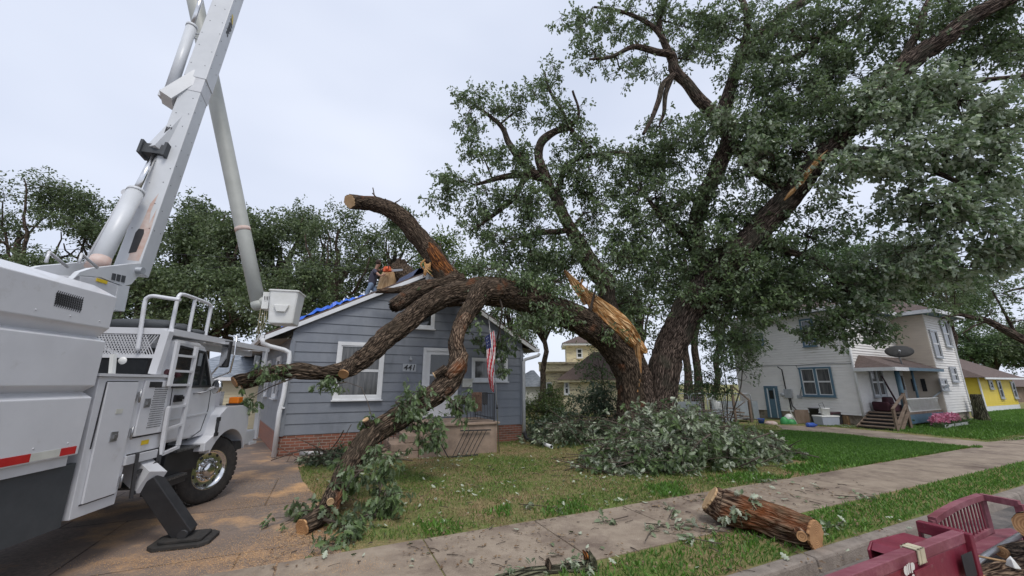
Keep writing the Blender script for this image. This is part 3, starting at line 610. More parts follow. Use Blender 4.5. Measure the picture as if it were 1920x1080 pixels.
np_=MB(); np_.wbox(FW,3.02,3.42,2.19,2.42,.02,.032); pl=np_.build('number_plate','galv',house); text('441',.24,FW,3.22,2.30,.034,'black',pl,shear=.18,label='black house number 441')
np_=MB(); np_.lathe(FW.pt(3.24,2.56,.02),[(.03,0),(.05,.03),(.03,.06)],(*FW.n,0),10); np_.wbox(FW,3.225,3.255,2.5,2.66,.02,.035); np_.build('doorbell','galv',house)
np_=MB(); np_.wbox(FW,4.90,5.22,1.72,1.98,.02,.14); np_.wbox(FW,4.88,5.24,1.94,1.99,.02,.17); np_.build('mailbox','cream_tape',house)
# stoop with steps
st=MB(); Q0=FW.n*1.75
st.wbox(FW,3.28,5.42,-.05,.74,.02,1.75); st.wbox(FW,3.22,5.48,.742,.80,.02,1.8)
st.build('stoop','stoop',house,bevel=.012)
st=MB()
for i,(a,z) in enumerate(((2.92,.56),(2.58,.37),(2.24,.18))): st.wbox(FW,a,3.275-.0*i,-.05 if i==2 else (.37 if i==0 else .18)+.002,z,.25,1.7-.002*i)
st.build('step','stoop',house,bevel=.02)
ri=MB()
def railing(mb,p0,p1,z0,z1,n,r=.009):
    p0=np.array(p0,float); p1=np.array(p1,float); up=np.array((0,0,1.))
    mb.bar(p0+up*z1,p1+up*z1,.03,.02); mb.bar(p0+up*z0,p1+up*z0,.025,.015)
    for i in range(n+1):
        q=p0+(p1-p0)*i/n; mb.bar(q+up*(z0 if 0<i<n else 0),q+up*z1,.012 if 0<i<n else .028)
railing(ri,FW.pt(5.36,.80,1.66),FW.pt(5.36,.80,.1),.08,.76,12); railing(ri,FW.pt(4.55,.80,1.68),FW.pt(5.345,.80,1.68),.08,.76,8)
ri.build('railing','black',house,recalc=False)
ri=MB(); railing(ri,FW.pt(3.3,.80,.3),FW.pt(3.3,.80,.9),.08,.7,5); ri.bar(FW.pt(3.3,1.5,.9),FW.pt(2.4,.85,1.5),.03); ri.bar(FW.pt(2.4,.85,1.5),FW.pt(2.35,.1,1.5),.03)
for i in range(6): ri.bar(FW.pt(3.25-.14*i,1.45-.1*i,.95+.09*i),FW.pt(3.25-.14*i,.85-.1*i,.95+.09*i),.012)
ri.build('railing','black',house,recalc=False)
# rug on the railing
rg=MB(); c0=FW.pt(4.68,1.56,1.68)
for i in range(7):
    for k in range(6):
        pass
g=[]; 
for j in range(9):
    row=[]
    for i in range(7):
        a=4.66+.30*i/6; z=1.585-.062*j+.012*math.sin(i*1.7); o=1.705+.018*math.sin(i*2.1+j*.5)
        if j==0: o=1.68; z=1.60
        row.append(FW.pt(a,z,o))
    g.append(row)
for j in range(8):
    for i in range(6): rg.quad(g[j][i],g[j][i+1],g[j+1][i+1],g[j+1][i])
rgo=rg.build('rug','brownrug',None,loc=FW.pt(4.8,1.1,1.7),recalc=False); rgo.modifiers.new('s','SOLIDIFY').thickness=.015; tag(rgo,'brown patterned rug hung over the black stoop railing','rug')
cl=MB()
for i in range(5):
    a=4.98+.03*i; cl.box8([FW.pt(a,1.28-.03*(i%3),1.69),FW.pt(a+.032,1.27,1.69),FW.pt(a+.032,1.27,1.72+.01*(i%2)),FW.pt(a,1.26,1.72),FW.pt(a,1.6,1.67),FW.pt(a+.032,1.6,1.67),FW.pt(a+.032,1.6,1.715),FW.pt(a,1.6,1.715)])
tag(cl.build('jacket','black',None,loc=FW.pt(5.05,1.2,1.7),bevel=.01),'black cloth hung on the railing beside the brown rug','cloth')
# loose railing leaning against the stoop
lr=MB()
p00,p01,p10,p11=[FW.pt(*FW.fit(u,v,1.95)[0:2],1.95-o) for (u,v,o) in ((828,854,0),(882,852,0),(872,805,.17),(919,812,.17))]
A_,B_,C_,D_=FW.pt(3.95,.03,2.05),FW.pt(4.75,.03,2.05),FW.pt(4.33,.62,1.82),FW.pt(5.20,.60,1.82)
lr.bar(A_,B_,.03); lr.bar(C_,D_,.03); lr.bar(A_,FW.pt(3.7,.5,1.85),.02)
for i in range(1,7):
    f=i/7; lr.bar(A_+(B_-A_)*f,C_+(D_-C_)*f,.012)
for i in range(3):
    pass
tag(lr.build('loose_railing','black',None,loc=FW.pt(4.5,0,1.95),recalc=False),'detached black iron railing lying slanted against the front of the concrete stoop','railing')
# flag
fp=thing('flagpole','thin metal flagpole standing at the stoop corner with a hanging striped flag','flagpole',FW.pt(5.40,0,1.9))
pipe('pole',[FW.pt(5.42,0,1.9),FW.pt(5.30,1.8,1.9),FW.pt(5.05,3.75,1.88)],.014,'steel',fp,seg=8)
k_=MB(); k_.lathe(FW.pt(5.05,3.75,1.88),[(.0,0),(.03,.02),(.035,.05),(.0,.09)],(0,0,1),10); k_.build('finial','steel',fp)
k_=MB(); k_.lathe(FW.pt(5.345,1.15,1.9),[(.025,0),(.03,.04),(.025,.12)],(0,0,1),10); k_.build('clamp','black',fp)
# hanging flag: folded cloth with stripes running down
fm=[nodes('flag_red'),]; m,n,p=fm[0]; p.inputs['Base Color'].default_value=(.50,.015,.03,1); p.inputs['Roughness'].default_value=.8; MATS['flag_red']=m
m,n,p=nodes('flag_white'); p.inputs['Base Color'].default_value=(.72,.70,.70,1); p.inputs['Roughness'].default_value=.8; MATS['flag_white']=m
m,n,p=nodes('flag_blue'); p.inputs['Base Color'].default_value=(.03,.04,.13,1); p.inputs['Roughness'].default_value=.8; MATS['flag_blue']=m
fl=MB(); NJ,NI=44,26; g=[]
for j in range(NJ+1):
    row=[]; t=j/NJ; zc=3.12-1.42*t; ac=5.13+.11*t
    for i in range(NI+1):
        u_=i/NI; wd=.18+.10*t*(1-t)*2-.09*t*t; a=ac-.08+(u_-.35)*wd*1.6*(1-.45*t)+.02*math.sin(t*7); 
        row.append(FW.pt(a,zc+(.22*u_*(1-t) if True else 0)-.10*u_*t,1.9+.055*math.sin(u_*17+t*3)*(.5+.5*t)))
    g.append(row)
for j in range(NJ):
    for i in range(NI):
        s_=i+j*.30; mi=(int(s_/2.6)%2)
        if j<11 and i<16: mi=2
        fl.quad(g[j][i],g[j][i+1],g[j+1][i+1],g[j+1][i],mi)
fo=fl.build('flag',['flag_red','flag_white','flag_blue'],fp,recalc=False); fo['label']='red and white striped flag with dark blue canton, hanging folded'
stars=MB()
for j in (2,5,8):
    for i in (3,8,13):
        c=g[j][i]+np.array((*(FW.n*.012),0)); pts=[]
        for k in range(10):
            rr=.013 if k%2==0 else .006; pts.append(c+np.array((*(FW.d*rr*math.sin(k*.628)),rr*math.cos(k*.628))))
        stars.poly(pts)
stars.build('star','flag_white',fo,recalc=False)
# pipes on the ground
def ring_pipe(name,a,b,r,m,label,catg='pipe'):
    a=np.array(a,float); b=np.array(b,float); mb=MB(); d=b-a; L=np.linalg.norm(d); mb.lathe(a,[(r*.88,.02),(r,0),(r,L),(r*.85,L),(r*.85,.03)],d,18,caps=False); o=mb.build(name,m,None,loc=a,recalc=False)
    k=MB(); k.lathe(a,[(0.001,L*.97),(r*.84,L*.97)],d,18,caps=False); k.build('dark_bore','black',o,recalc=False); return tag(o,label,catg)
ring_pipe('drain_pipe',G(1002,826,.06),G(1034,838,.055),.055,'pvc','short white plastic pipe on the lawn at the house corner downspout')
ring_pipe('drain_pipe',G(563,850,.06),G(612,850,.06),.055,'pvc','white plastic pipe lying along the brick base behind fallen leaves')
pipe('drain_elbow',[FW.pt(7.1,.27,.08),FW.pt(7.12,.15,.12),G(988,824,.07),G(1003,827,.06)],.062,'black',house)
# blue tarp on the roof
tp=MB(); NA,NB=26,10; g=[]
for i in range(NA+1):
    row=[]
    for j in range(NB+1):
        f=.08+.52*i/NA; a=eL[0]+(PK-eL[0])*f; z=eL[1]+(PZ-eL[1])*f+.20
        b=.02+.12*j/NB+.008*math.sin(i*.9); nn=.05+abs(noise.noise(Vector((i*.35,j*.6,2))))*.34+.05*abs(math.sin(i*1.1+j*.8))
        row.append(FW.pt(a,z-.02+nn*(1-abs(j-4)/8.)*(.3+.7*math.sin(math.pi*min(1,i/NA+.03))),.0)+DV*b*.55)
    g.append(row)
for i in range(NA):
    for j in range(NB): tp.add([g[i][j],g[i+1][j],g[i+1][j+1],g[i][j+1]],[(0,1,2,3)],0,True)
tag(tp.build('tarp','tarp',None,loc=g[8][5],recalc=False),'crumpled bright blue tarp spread over the left roof slope of the bungalow','tarp')
tp=MB(); g=[]
for i in range(11):
    row=[]
    for j in range(7):
        a=PK-.42+.045*i; z=PZ+.2+(-.5*(PK-a) if a<PK else -.5*(a-PK)); row.append(FW.pt(a,z+.09*abs(math.sin(i*1.3+j))*math.sin(math.pi*i/10)+.14*math.sin(math.pi*i/10),.1)+DV*.03*j)
    g.append(row)
for i in range(10):
    for j in range(6): tp.add([g[i][j],g[i+1][j],g[i+1][j+1],g[i][j+1]],[(0,1,2,3)],0,True)
tag(tp.build('roof_cover','tarp_navy',None,loc=g[5][3],recalc=False),'small dark navy cover bunched at the bungalow roof peak','tarp')

# ======== garage left, behind the truck
GW=Wall(G(380,812)[:2],(1,.16)); gar=thing('garage','cream sided garage with blue-grey shingle roof behind the truck','garage',GW.pt(1,0))
a1,_=GW.fit(560,800); gz=GW.fit(460,706)[1]
m_=MB(); boards(m_,GW,0,gz,.13,lambda z:(-1.5,a1),lip=.014); m_.build('wall','siding_cream',gar)
m_=MB(); A0=GW.pt(-1.9,gz-.02,.35); A1=GW.pt(a1+.5,gz-.02,.35); up=gz+1.15; m_.quad(A0,A1,GW.pt(a1-1.2,up,-2.6),GW.pt(-.8,up,-2.6)); m_.quad(A1,GW.pt(a1+.5,gz-.02,-5.5),GW.pt(a1-1.2,up,-2.6),GW.pt(a1-1.2,up,-2.6001)); m_.build('roof','shingle_gr',gar,recalc=False)
m_=MB(); m_.wbox(GW,-1.9,a1+.5,gz-.16,gz-.03,.33,.36); m_.build('fascia','trimwhite',gar)
m_=MB(); m_.wbox(GW,-1.5,a1,-.1,gz,-5,-.02); m_.build('body_wall','siding_cream',gar)

# ======== white two-storey house
Kp=np.array((15.5,17.8)); E1=np.array((-.438,.899)); E2=np.array((.88,.476))
def HW(a,b,z=0.): p=Kp+E1*a+E2*b; return np.array((p[0],p[1],z))
wh=thing('white_house','two-storey white clapboard house with blue window trim and brown hipped roof','house',HW(2,3))
WA=Wall(Kp,E1,-E2); WCc=Wall(Kp,E2,-E1); WB=Wall(HW(-1.28,5.35)[:2],E1,-E2); WE=Wall(HW(-1.28,5.35)[:2],E2,-E1)
ZT=5.25
m_=MB(); boards(m_,WA,.45,ZT,.125,lambda z:(0,5.6),lip=.034); boards(m_,WCc,.45,ZT,.125,lambda z:(0.001,5.33),lip=.034); m_.build('wall','siding_white',wh)
m_=MB(); boards(m_,WB,.45,ZT,.125,lambda z:(0,1.28),lip=.034); m_.build('bay_wall','siding_white_shaded',wh)
m_=MB(); boards(m_,WE,.45,ZT,.125,lambda z:(0.001,3.35),lip=.034); m_.build('wall','siding_white',wh)
m_=MB()
def hbox(mb,a0,a1,b0,b1,z0,z1,mi=0): mb.box8([HW(a0,b0,z0),HW(a1,b0,z0),HW(a1,b1,z0),HW(a0,b1,z0),HW(a0,b0,z1),HW(a1,b0,z1),HW(a1,b1,z1),HW(a0,b1,z1)],mi)
hbox(m_,.03,5.55,.03,5.3,.44,ZT-.02); hbox(m_,-1.25,5.5,5.4,8.65,.44,ZT-.04); m_.build('inner_wall','siding_white',wh)
m_=MB(); hbox(m_,.05,5.5,.05,5.3,-.1,.43); hbox(m_,-1.22,5.5,5.42,8.62,-.1,.42); m_.build('foundation','stone',wh)
def hip(mb,a0,a1,b0,b1,z,zr,axis):
    if axis=='a': ins=(b1-b0)/2; r0=HW(a0+ins,(b0+b1)/2,zr); r1=HW(a1-ins*.6,(b0+b1)/2,zr); c=[HW(a0,b0,z),HW(a1,b0,z),HW(a1,b1,z),HW(a0,b1,z)]; mb.add(c+[r0,r1],[(0,1,5,4),(2,3,4,5),(3,0,4),(1,2,5)])
    else: ins=(a1-a0)/2; r0=HW((a0+a1)/2,b0+ins,zr); r1=HW((a0+a1)/2,b1-ins*.3,zr); c=[HW(a0,b0,z),HW(a1,b0,z),HW(a1,b1,z),HW(a0,b1,z)]; mb.add(c+[r0,r1],[(0,1,4),(1,2,5,4),(2,3,5),(3,0,4,5)])
m_=MB(); hip(m_,-.5,6.1,-.5,6,ZT+.12,ZT+1.35,'b'); hip(m_,-1.85,6.0,4.85,9.2,ZT+.122,ZT+1.3,'a'); m_.build('roof','shingle_br',wh,recalc=False)
def ring(mb,a0,a1,b0,b1,z0,z1,t=.04):
    hbox(mb,a0,a1,b0,b0+t,z0,z1); hbox(mb,a0,a1,b1-t,b1,z0,z1); hbox(mb,a0,a0+t,b0+t,b1-t,z0,z1); hbox(mb,a1-t,a1,b0+t,b1-t,z0,z1)
m_=MB(); hbox(m_,-.52,6.1,-.52,-.47,ZT-.03,ZT+.14); hbox(m_,-.52,-.47,-.47,4.8,ZT-.03,ZT+.14); ring(m_,-1.87,6.0,4.83,9.22,ZT-.032,ZT+.142,.05); m_.build('eave_board','trimwhite',wh)
m_=MB(); hbox(m_,-.46,6,-.46,5.9,ZT-.0,ZT+.03); hbox(m_,-1.8,5.9,4.9,9.1,ZT-.02,ZT+.01); m_.build('soffit','bluetrim',wh)
m_=MB(); m_.tube([HW(-.02,-.02,ZT-.05),HW(-.03,-.03,.1)],.05,seg=8); m_.build('downspout','trimwhite',wh,recalc=False)
m_=MB(); m_.tube([HW(-1.7,9.0,ZT),HW(-1.35,8.7,ZT-.3),HW(-1.31,8.7,2.5),HW(-1.31,8.7,.15),HW(-1.5,8.8,.08)],.05,seg=8); m_.build('downspout','trimwhite',wh,recalc=False)
def pw_(w,p1,p2,**k):
    a0,a1,z0,z1=fw2(w,p1,p2,.036); return window(wh,w,a0,a1,z0,z1,o=.036,**k)
# paired window on the driveway side: two sashes in one blue frame
a0,a1,z0,z1=fw2(WA,(1499,692),(1563,741),.036); mid=(a0+a1)/2
window(wh,WA,a0,mid-.05,z0,z1,frame='bluetrim',inner='trimwhite',o=.036,tw=.08,glass='glass_curtain'); window(wh,WA,mid+.05,a1,z0,z1,frame='bluetrim',inner='trimwhite',o=.038,tw=.08,glass='glass_curtain')
pw_(WA,(1500,602),(1527,646),frame='bluetrim',inner='trimwhite',tw=.08)
for (p1,p2) in (((1366,630),(1382,648)),((1387,629),(1403,646)),((1411,628),(1427,645))): pw_(WA,p1,p2,frame='bluetrim',inner='trimwhite',tw=.07)
pw_(WCc,(1617,600),(1630,616),frame='galv',inner='trimwhite',tw=.06); pw_(WCc,(1650,598),(1663,630),frame='galv',inner='trimwhite',tw=.06)
a0,a1,z0,z1=fw2(WCc,(1632,692),(1667,741),.036); mid=(a0+a1)/2
window(wh,WCc,a0,mid-.05,z0,z1,frame='galv',inner='trimwhite',o=.036,tw=.07,glass='glass_curtain'); window(wh,WCc,mid+.05,a1,z0,z1,frame='galv',inner='trimwhite',o=.038,tw=.07,glass='glass_curtain')
def pwe(u0,v0,u1,v1):
    a0,z1=WE.fit((u0+u1)/2-6,v0,.036); a1,_=WE.fit((u0+u1)/2+6,v0,.036); _,z0=WE.fit((u0+u1)/2,v1,.036); 
    return window(wh,WE,a0,a1,z0,z1,frame='galv',inner='trimwhite',o=.036,tw=.06)
for (uc,wd,v0,v1) in ((1749,13,620,668),(1772,12,602,647),(1767,14,712,730),(1789,12,690,714)):
    a0,z1=WE.fit(uc-wd/2,v0,.036); a1,_=WE.fit(uc+wd/2,v0,.036); _,z0=WE.fit(uc,v1,.036); window(wh,WE,a0,a1,z0,z1,frame='galv',inner='trimwhite',o=.036,tw=.06)
# blue door
a0,a1,z0,z1=fw2(WA,(1434,728),(1458,784),.036)
m_=MB(); m_.wbox(WA,a0-.14,a0,z0,z1+.12,.016,.08); m_.wbox(WA,a1,a1+.14,z0,z1+.12,.016,.08); m_.wbox(WA,a0,a1,z1,z1+.12,.016,.08); fr=m_.build('door_frame','bluetrim',wh)
m_=MB(); m_.wbox(WA,a0+.002,a1-.002,z0,z1-.002,.020,.055); dd=m_.build('door','bluetrim',wh); m_=MB(); m_.wbox(WA,a0+.1,a1-.1,z0+.95,z1-.1,.056,.060); m_.build('pane','glass',dd)
m_=MB(); m_.wbox(WA,a0,a0+.05,z0,z1,.056,.07); m_.wbox(WA,a1-.05,a1,z0,z1,.056,.07); m_.build('door_trim','trimwhite',dd)
# meters, conduits, cables
a,z=WA.fit(1476,738,.05); m_=MB(); m_.wbox(WA,a-.17,a+.17,z-.22,z+.22,.02,.16); m_.build('meter_box','galv',wh,bevel=.01)
a2,z2=WA.fit(1467,740,.05); m_=MB(); m_.lathe(WA.pt(a2+.02,z2,.1),[(.1,0),(.1,.08),(.06,.12)],(*WA.n,0),12); m_.build('meter','galv',wh)
a3,z3=WA.fit(1497,744,.05); m_=MB(); m_.wbox(WA,a3-.1,a3+.1,z3-.08,z3+.08,.02,.1); m_.build('utility_box','galv',wh)
m_=MB(); m_.tube([WA.pt(a+.1,z+.2,.06),WA.pt(a+.14,z+1.2,.06),WA.pt(a+.2,z+1.35,.3)],.025,seg=6); m_.tube([WA.pt(a-.05,z-.2,.06),WA.pt(a-.08,z-.6,.06),WA.pt(a-.35,z-.9,.08)],.025,seg=6); m_.tube([WA.pt(a+.02,z-.2,.06),WA.pt(a-.0,z-.8,.06)],.025,seg=6)
pts=[WA.fit(*q,.03) for q in ((1390,692),(1430,686),(1490,685),(1540,682),(1600,682))]; m_.tube([WA.pt(x,y,.03) for x,y in pts],.012,seg=5)
m_.tube([WA.pt(pts[2][0],pts[2][1],.03),WA.pt(pts[2][0]-.25,pts[2][1]-.6,.03),WA.pt(a3,z3,.05)],.012,seg=5); m_.build('cable','black',wh,recalc=False)
# porch
pz=.62; pe=-1.15
m_=MB(); hbox(m_,pe,-.02,.9,5.3,pz-.1,pz); m_.build('porch_floor','woodold',wh)
m_=MB(); hbox(m_,pe+.02,pe+.1,1.2,5.33,.14,pz-.102); m_.build('porch_skirt','bluetrim',wh)
m_=MB(); hbox(m_,pe+.15,pe+.4,1.2,5.2,-.05,.5); m_.build('porch_foundation','stone',wh)
PR0,PR1=2.5,3.12
m_=MB(); m_.add([HW(pe-.3,-.1,PR0),HW(pe-.3,5.6,PR0),HW(-.02,5.3,PR1),HW(-.02,.7,PR1),HW(-.02,-.1,PR0)],[(0,1,2,3),(0,3,4)]); m_.build('porch_roof','shingle_br',wh,recalc=False)
m_=MB(); hbox(m_,pe-.32,pe-.27,-.1,1.35,PR0-.14,PR0+.01); hbox(m_,pe-.27,0,-.12,-.07,PR0-.14,PR0+.01); m_.build('porch_fascia','trimwhite',wh)
m_=MB(); hbox(m_,pe-.32,pe-.27,1.352,5.6,PR0-.12,PR0+.012); hbox(m_,pe-.2,-.05,.0,5.3,PR0-.06,PR0-.02); m_.build('porch_beam','bluetrim',wh)
for b,rr in ((1.3,.1),(3.0,.05)):
    m_=MB(); m_.tube([HW(pe+.1,b,pz-.02),HW(pe+.1,b,PR0-.06)],[rr,rr*.9],seg=12); m_.build('porch_post','bluetrim',wh,recalc=False)
la=MB(); z0_,z1_=pz+.02,pz+.52; L0,L1=1.4,5.28
nn=46
for i in range(nn+8):
    for sg in (1,-1):
        x=L0+(L1-L0)*(i-4)/nn; x2=x+sg*.45; p=[x,z0_]; q=[x2,z1_]
        # clip
        if min(x,x2)<L0 or max(x,x2)>L1: continue
        la.bar(HW(pe+.05+(.012 if sg>0 else 0),p[0],p[1]),HW(pe+.05+(.012 if sg>0 else 0),q[0],q[1]),.01,.028,up=(*E1,0))
hbox(la,pe+.03,pe+.08,L0,L1,z1_,z1_+.05); hbox(la,pe+.03,pe+.08,L0,L1,z0_-.03,z0_); la.build('lattice','whiteplastic',wh,recalc=False)
m_=MB(); m_.wbox(WCc,4.25,5.1,pz,2.35,.018,.07); pd=m_.build('porch_door','trimwhite',wh); m_=MB(); m_.wbox(WCc,4.35,5.0,pz+.9,2.2,.071,.075); m_.build('pane','glass',pd)
for q in (.5,.85):
    m_=MB(); m_.wbox(WB,q,q+.16,1.45,2.05,.018,.06); m_.build('shutter','black',wh)
# wooden steps
ws=thing('porch_steps','weathered dark wooden steps with grey handrail up to the white house porch','steps',HW(-.7,-.9))
for i in range(5):
    b_=-1.0+.30*i; m_=MB(); hbox(m_,-1.25,-.12,b_,b_+.36,.125*(i+1)-.04,.125*(i+1)); m_.build('tread','woodold',ws)
    m_=MB(); hbox(m_,-1.23,-.14,b_+.06,b_+.09,.125*i,.125*(i+1)-.042); m_.build('riser','black',ws)
for a_ in (-1.29,-.09):
    m_=MB(); m_.bar(HW(a_,-1.0,.0),HW(a_,.55,.55),.04,.2); m_.build('stringer','woodold',ws,recalc=False)
m_=MB(); m_.bar(HW(-1.36,-.9,0),HW(-1.36,-.9,.85),.09); m_.bar(HW(-1.36,.45,.0),HW(-1.36,.45,1.45),.09); m_.bar(HW(-1.36,-.95,.83),HW(-1.36,.5,1.42),.09,.04); m_.bar(HW(-1.40,-.85,.25),HW(-1.40,.4,1.0),.10,.03); m_.bar(HW(-1.40,-.6,.0),HW(-1.40,.45,.7),.10,.03); m_.build('handrail','woodold',ws,recalc=False)
# satellite dish
dc=HW(-1.0,2.3,3.35); dish=thing('satellite_dish','grey oval satellite dish mounted on the porch roof of the white house','satellite dish',HW(-1.0,2.3,2.7))
nd=np.array((-.55,-.62,.78)); m_=MB(); m_.lathe(dc,[(.0,-.0),(.2,.02),(.38,.07),(.45,.11),(.455,.10),(.38,.055),(.2,.005),(0,-.015)],-nd,22,sx=1.1,sy=.85,caps=False); m_.build('reflector','darkmesh',dish,recalc=False)
m_=MB(); m_.tube([HW(-1.0,2.3,2.62),HW(-.95,2.3,3.0),dc],.03,seg=8); m_.tube([dc+np.array((0,0,-.3)),dc+nd*.3+np.array((0,0,-.28))],.018,seg=6); m_.build('mast','galv',dish,recalc=False)
m_=MB(); m_.lathe(dc+nd*.3+np.array((0,0,-.28)),[(.03,0),(.045,.05),(.03,.1)],-nd,8); m_.build('receiver','galv',dish)
# back stairs at left end
bs=thing('back_steps','dark wooden back steps with sloping handrail at the left end of the white house','steps',G(1405,790))
bp=G(1408,792); ex=np.array((.9,-.1,0)); ey=np.array((.1,1,0))
for i in range(4):
    m_=MB(); c=bp+ex*(-.2*i)+np.array((0,0,.17*(4-4+i)+.1)); m_.bar(c,c+ey*1.0,.28,.05); m_.build('tread','woodold',bs,recalc=False)
m_=MB(); m_.bar(bp+np.array((.1,0,1.0)),bp-ex*.75+np.array((0,0,1.75)),.08,.06); m_.bar(bp+np.array((.05,0,0)),bp+np.array((.05,0,1.0)),.1); m_.bar(bp-ex*.75,bp-ex*.75+np.array((0,0,1.75)),.1); m_.build('handrail','woodold',bs,recalc=False)
# ======== old yellow house
YW=Wall(P(1015,730,30)[:2],(1,-.10)); yh=thing('old_yellow_house','pale yellow weathered house with peeling paint and dark hipped garage roof','house',YW.pt(3,0))
a0=0; aT,zT=YW.fit(1063,690); m_=MB(); aR=YW.fit(1175,690)[0]
zc=YW.fit(1018,694)[1]; boards(m_,YW,0,zc-.1,.13,lambda z:(0,aR),lip=.014); m_.build('wall','siding_yellow_old',yh)
m_=MB(); m_.wbox(YW,-.15,aR,zc-.1,zc+.45,-.1,.25); m_.wbox(YW,-.2,aR,zc+.452,zc+.6,-.2,.35); m_.build('cornice','siding_yellow_old',yh)
m_=MB(); m_.wbox(YW,.05,aR,0,zc,-5,-.02); m_.build('body_wall','siding_yellow_old',yh)
YU=Wall(P(1063,690,33)[:2],(1,-.10)); zt=YU.fit(1080,648)[1]; ar=YU.fit(1170,650)[0]; m_=MB(); boards(m_,YU,zc-.5,zt,.13,lambda z:(0,ar),lip=.014); m_.wbox(YU,.03,ar,zc-.5,zt,-4,-.02); m_.build('upper_wall','siding_yellow_old',yh)
m_=MB(); m_.wbox(YU,-.3,ar+.3,zt,zt+.2,-4,.35); m_.build('eave_board','trimwhite',yh)
m_=MB(); m_.add([YU.pt(-.35,zt+.2,.4),YU.pt(ar+.35,zt+.2,.4),YU.pt(ar+.35,zt+.2,-4),YU.pt(-.35,zt+.2,-4),YU.pt(ar/2,zt+1.5,-1.8)],[(0,1,4),(1,2,4),(2,3,4),(3,0,4)]); m_.build('roof','shingle_br',yh,recalc=False)
a0_,a1_,z0_,z1_=fw2(YU,(1082,655),(1091,670)); window(yh,YU,a0_,a1_,z0_,z1_,o=.014,tw=.07)
a0_,a1_,z0_,z1_=fw2(YW,(1025,718),(1034,735)); window(yh,YW,a0_,a1_,z0_,z1_,o=.014,tw=.07)
YG=Wall(P(1056,730,26)[:2],(1,-.12)); zg=YG.fit(1060,712)[1]; ag=YG.fit(1200,712)[0]; m_=MB(); boards(m_,YG,0,zg,.13,lambda z:(0,ag),lip=.014); m_.wbox(YG,.03,ag,0,zg,-4,-.02); m_.build('garage_wall','siding_yellow_old',yh)
m_=MB(); zp=YG.fit(1130,665)[1]; m_.add([YG.pt(-.4,zg,.4),YG.pt(ag+.4,zg,.4),YG.pt(ag+.4,zg,-4),YG.pt(-.4,zg,-4),YG.pt(2.2,zp+.3,-1.6),YG.pt(ag-2,zp+.3,-1.6)],[(0,1,5,4),(1,2,5),(2,3,4,5),(3,0,4)]); m_.build('garage_roof','shingle_br',yh,recalc=False)
m_=MB(); m_.wbox(YG,-.4,ag+.4,zg-.15,zg,.33,OV); m_.build('fascia','siding_yellow_old',yh)
a0_,a1_,z0_,z1_=fw2(YG,(1059,717),(1066,738)); window(yh,YG,a0_,a1_,z0_,z1_,o=.014,tw=.07)
# small grey roofed shed between
sh=thing('grey_shed','low white shed with grey hipped roof between bungalow and old yellow house','shed',P(1000,730,34)*np.array((1,1,0)))
ShW=Wall(P(975,730,34)[:2],(1,0)); zz=ShW.fit(990,725)[1]; m_=MB(); m_.wbox(ShW,-1,2.1,0,zz,-3,0); m_.build('wall','whiteplastic',sh); zq=ShW.fit(1005,700)[1]
m_=MB(); m_.add([ShW.pt(-1.4,zz,.3),ShW.pt(2.4,zz,.3),ShW.pt(2.4,zz,-3.2),ShW.pt(-1.4,zz,-3.2),ShW.pt(1.3,zq+.3,-1.4),ShW.pt(1.0,zq+.3,-1.4)],[(0,1,4,5),(1,2,4),(2,3,5,4),(3,0,5)]); m_.build('roof','shingle_gr',sh,recalc=False)
# ======== bright yellow house far right
cY=G(1850,773); B1=Wall(cY[:2],(.90,.43)); B2=Wall(cY[:2],(-.55,.83)); by=thing('bright_yellow_house','bright yellow single-storey house with brown roof beyond the white house','house',cY)
zt=B1.fit(1852,708)[1]; L1=B1.fit(1899,720)[0]; m_=MB(); m_.wbox(B1,0,L1,.0,.35,-.1,.03); m_.wbox(B2,0,3,.0,.35,-.1,.03); m_.build('foundation','trimwhite',by)
m_=MB(); boards(m_,B1,.36,zt,.13,lambda z:(0,L1)); boards(m_,B2,.36,zt,.13,lambda z:(0,3.)); m_.build('wall','siding_yellow',by)
m_=MB(); m_.wbox(B1,-.09,.09,.35,zt,.02,.06); m_.build('corner_board','trimwhite',by)
for (u,v0,v1) in ((1855,716,727),(1870,716,745),(1896,718,745)):
    a,z1=B1.fit(u-2.5,v0); b,_=B1.fit(u+2.5,v0); _,z0=B1.fit(u,v1); window(by,B1,a,b,z0,z1,o=.016,tw=.1,frame='galv')
m_=MB(); e=.5; p0=B1.pt(-.5,zt,.5); p1=B1.pt(L1+.6,zt,.5); p2=B1.pt(L1+.6,zt,-6); p3=B1.pt(-2.2,zt,-6); r0=B1.pt(.2,zt+2.3,-3.3); r1=B1.pt(L1-2.5,zt+2.3,-3.3)
m_.add([p0,p1,p2,p3,r0,r1],[(0,1,5,4),(1,2,5),(2,3,4,5),(3,0,4)]); m_.build('roof','shingle_br',by,recalc=False)
m_=MB(); m_.wbox(B1,-.5,L1+.6,zt-.12,zt-.005,.47,.51); m_.build('fascia','trimwhite',by)
m_=MB(); m_.wbox(B1,L1+.2,L1+1.2,0,.8,.5,1.3); m_.build('air_conditioner','darkmesh',None,loc=B1.pt(L1+.7,0,.9),bevel=.03); tag(bpy.context.scene.collection.objects[-1] if False else m_ and SC.collection.objects['air_conditioner'],'dark boxy air conditioner beside the bright yellow house','air conditioner')
bg=thing('brown_garage','low brown garage with dark roof at the right edge beyond the yellow house','garage',P(1925,740,40)*np.array((1,1,0)))
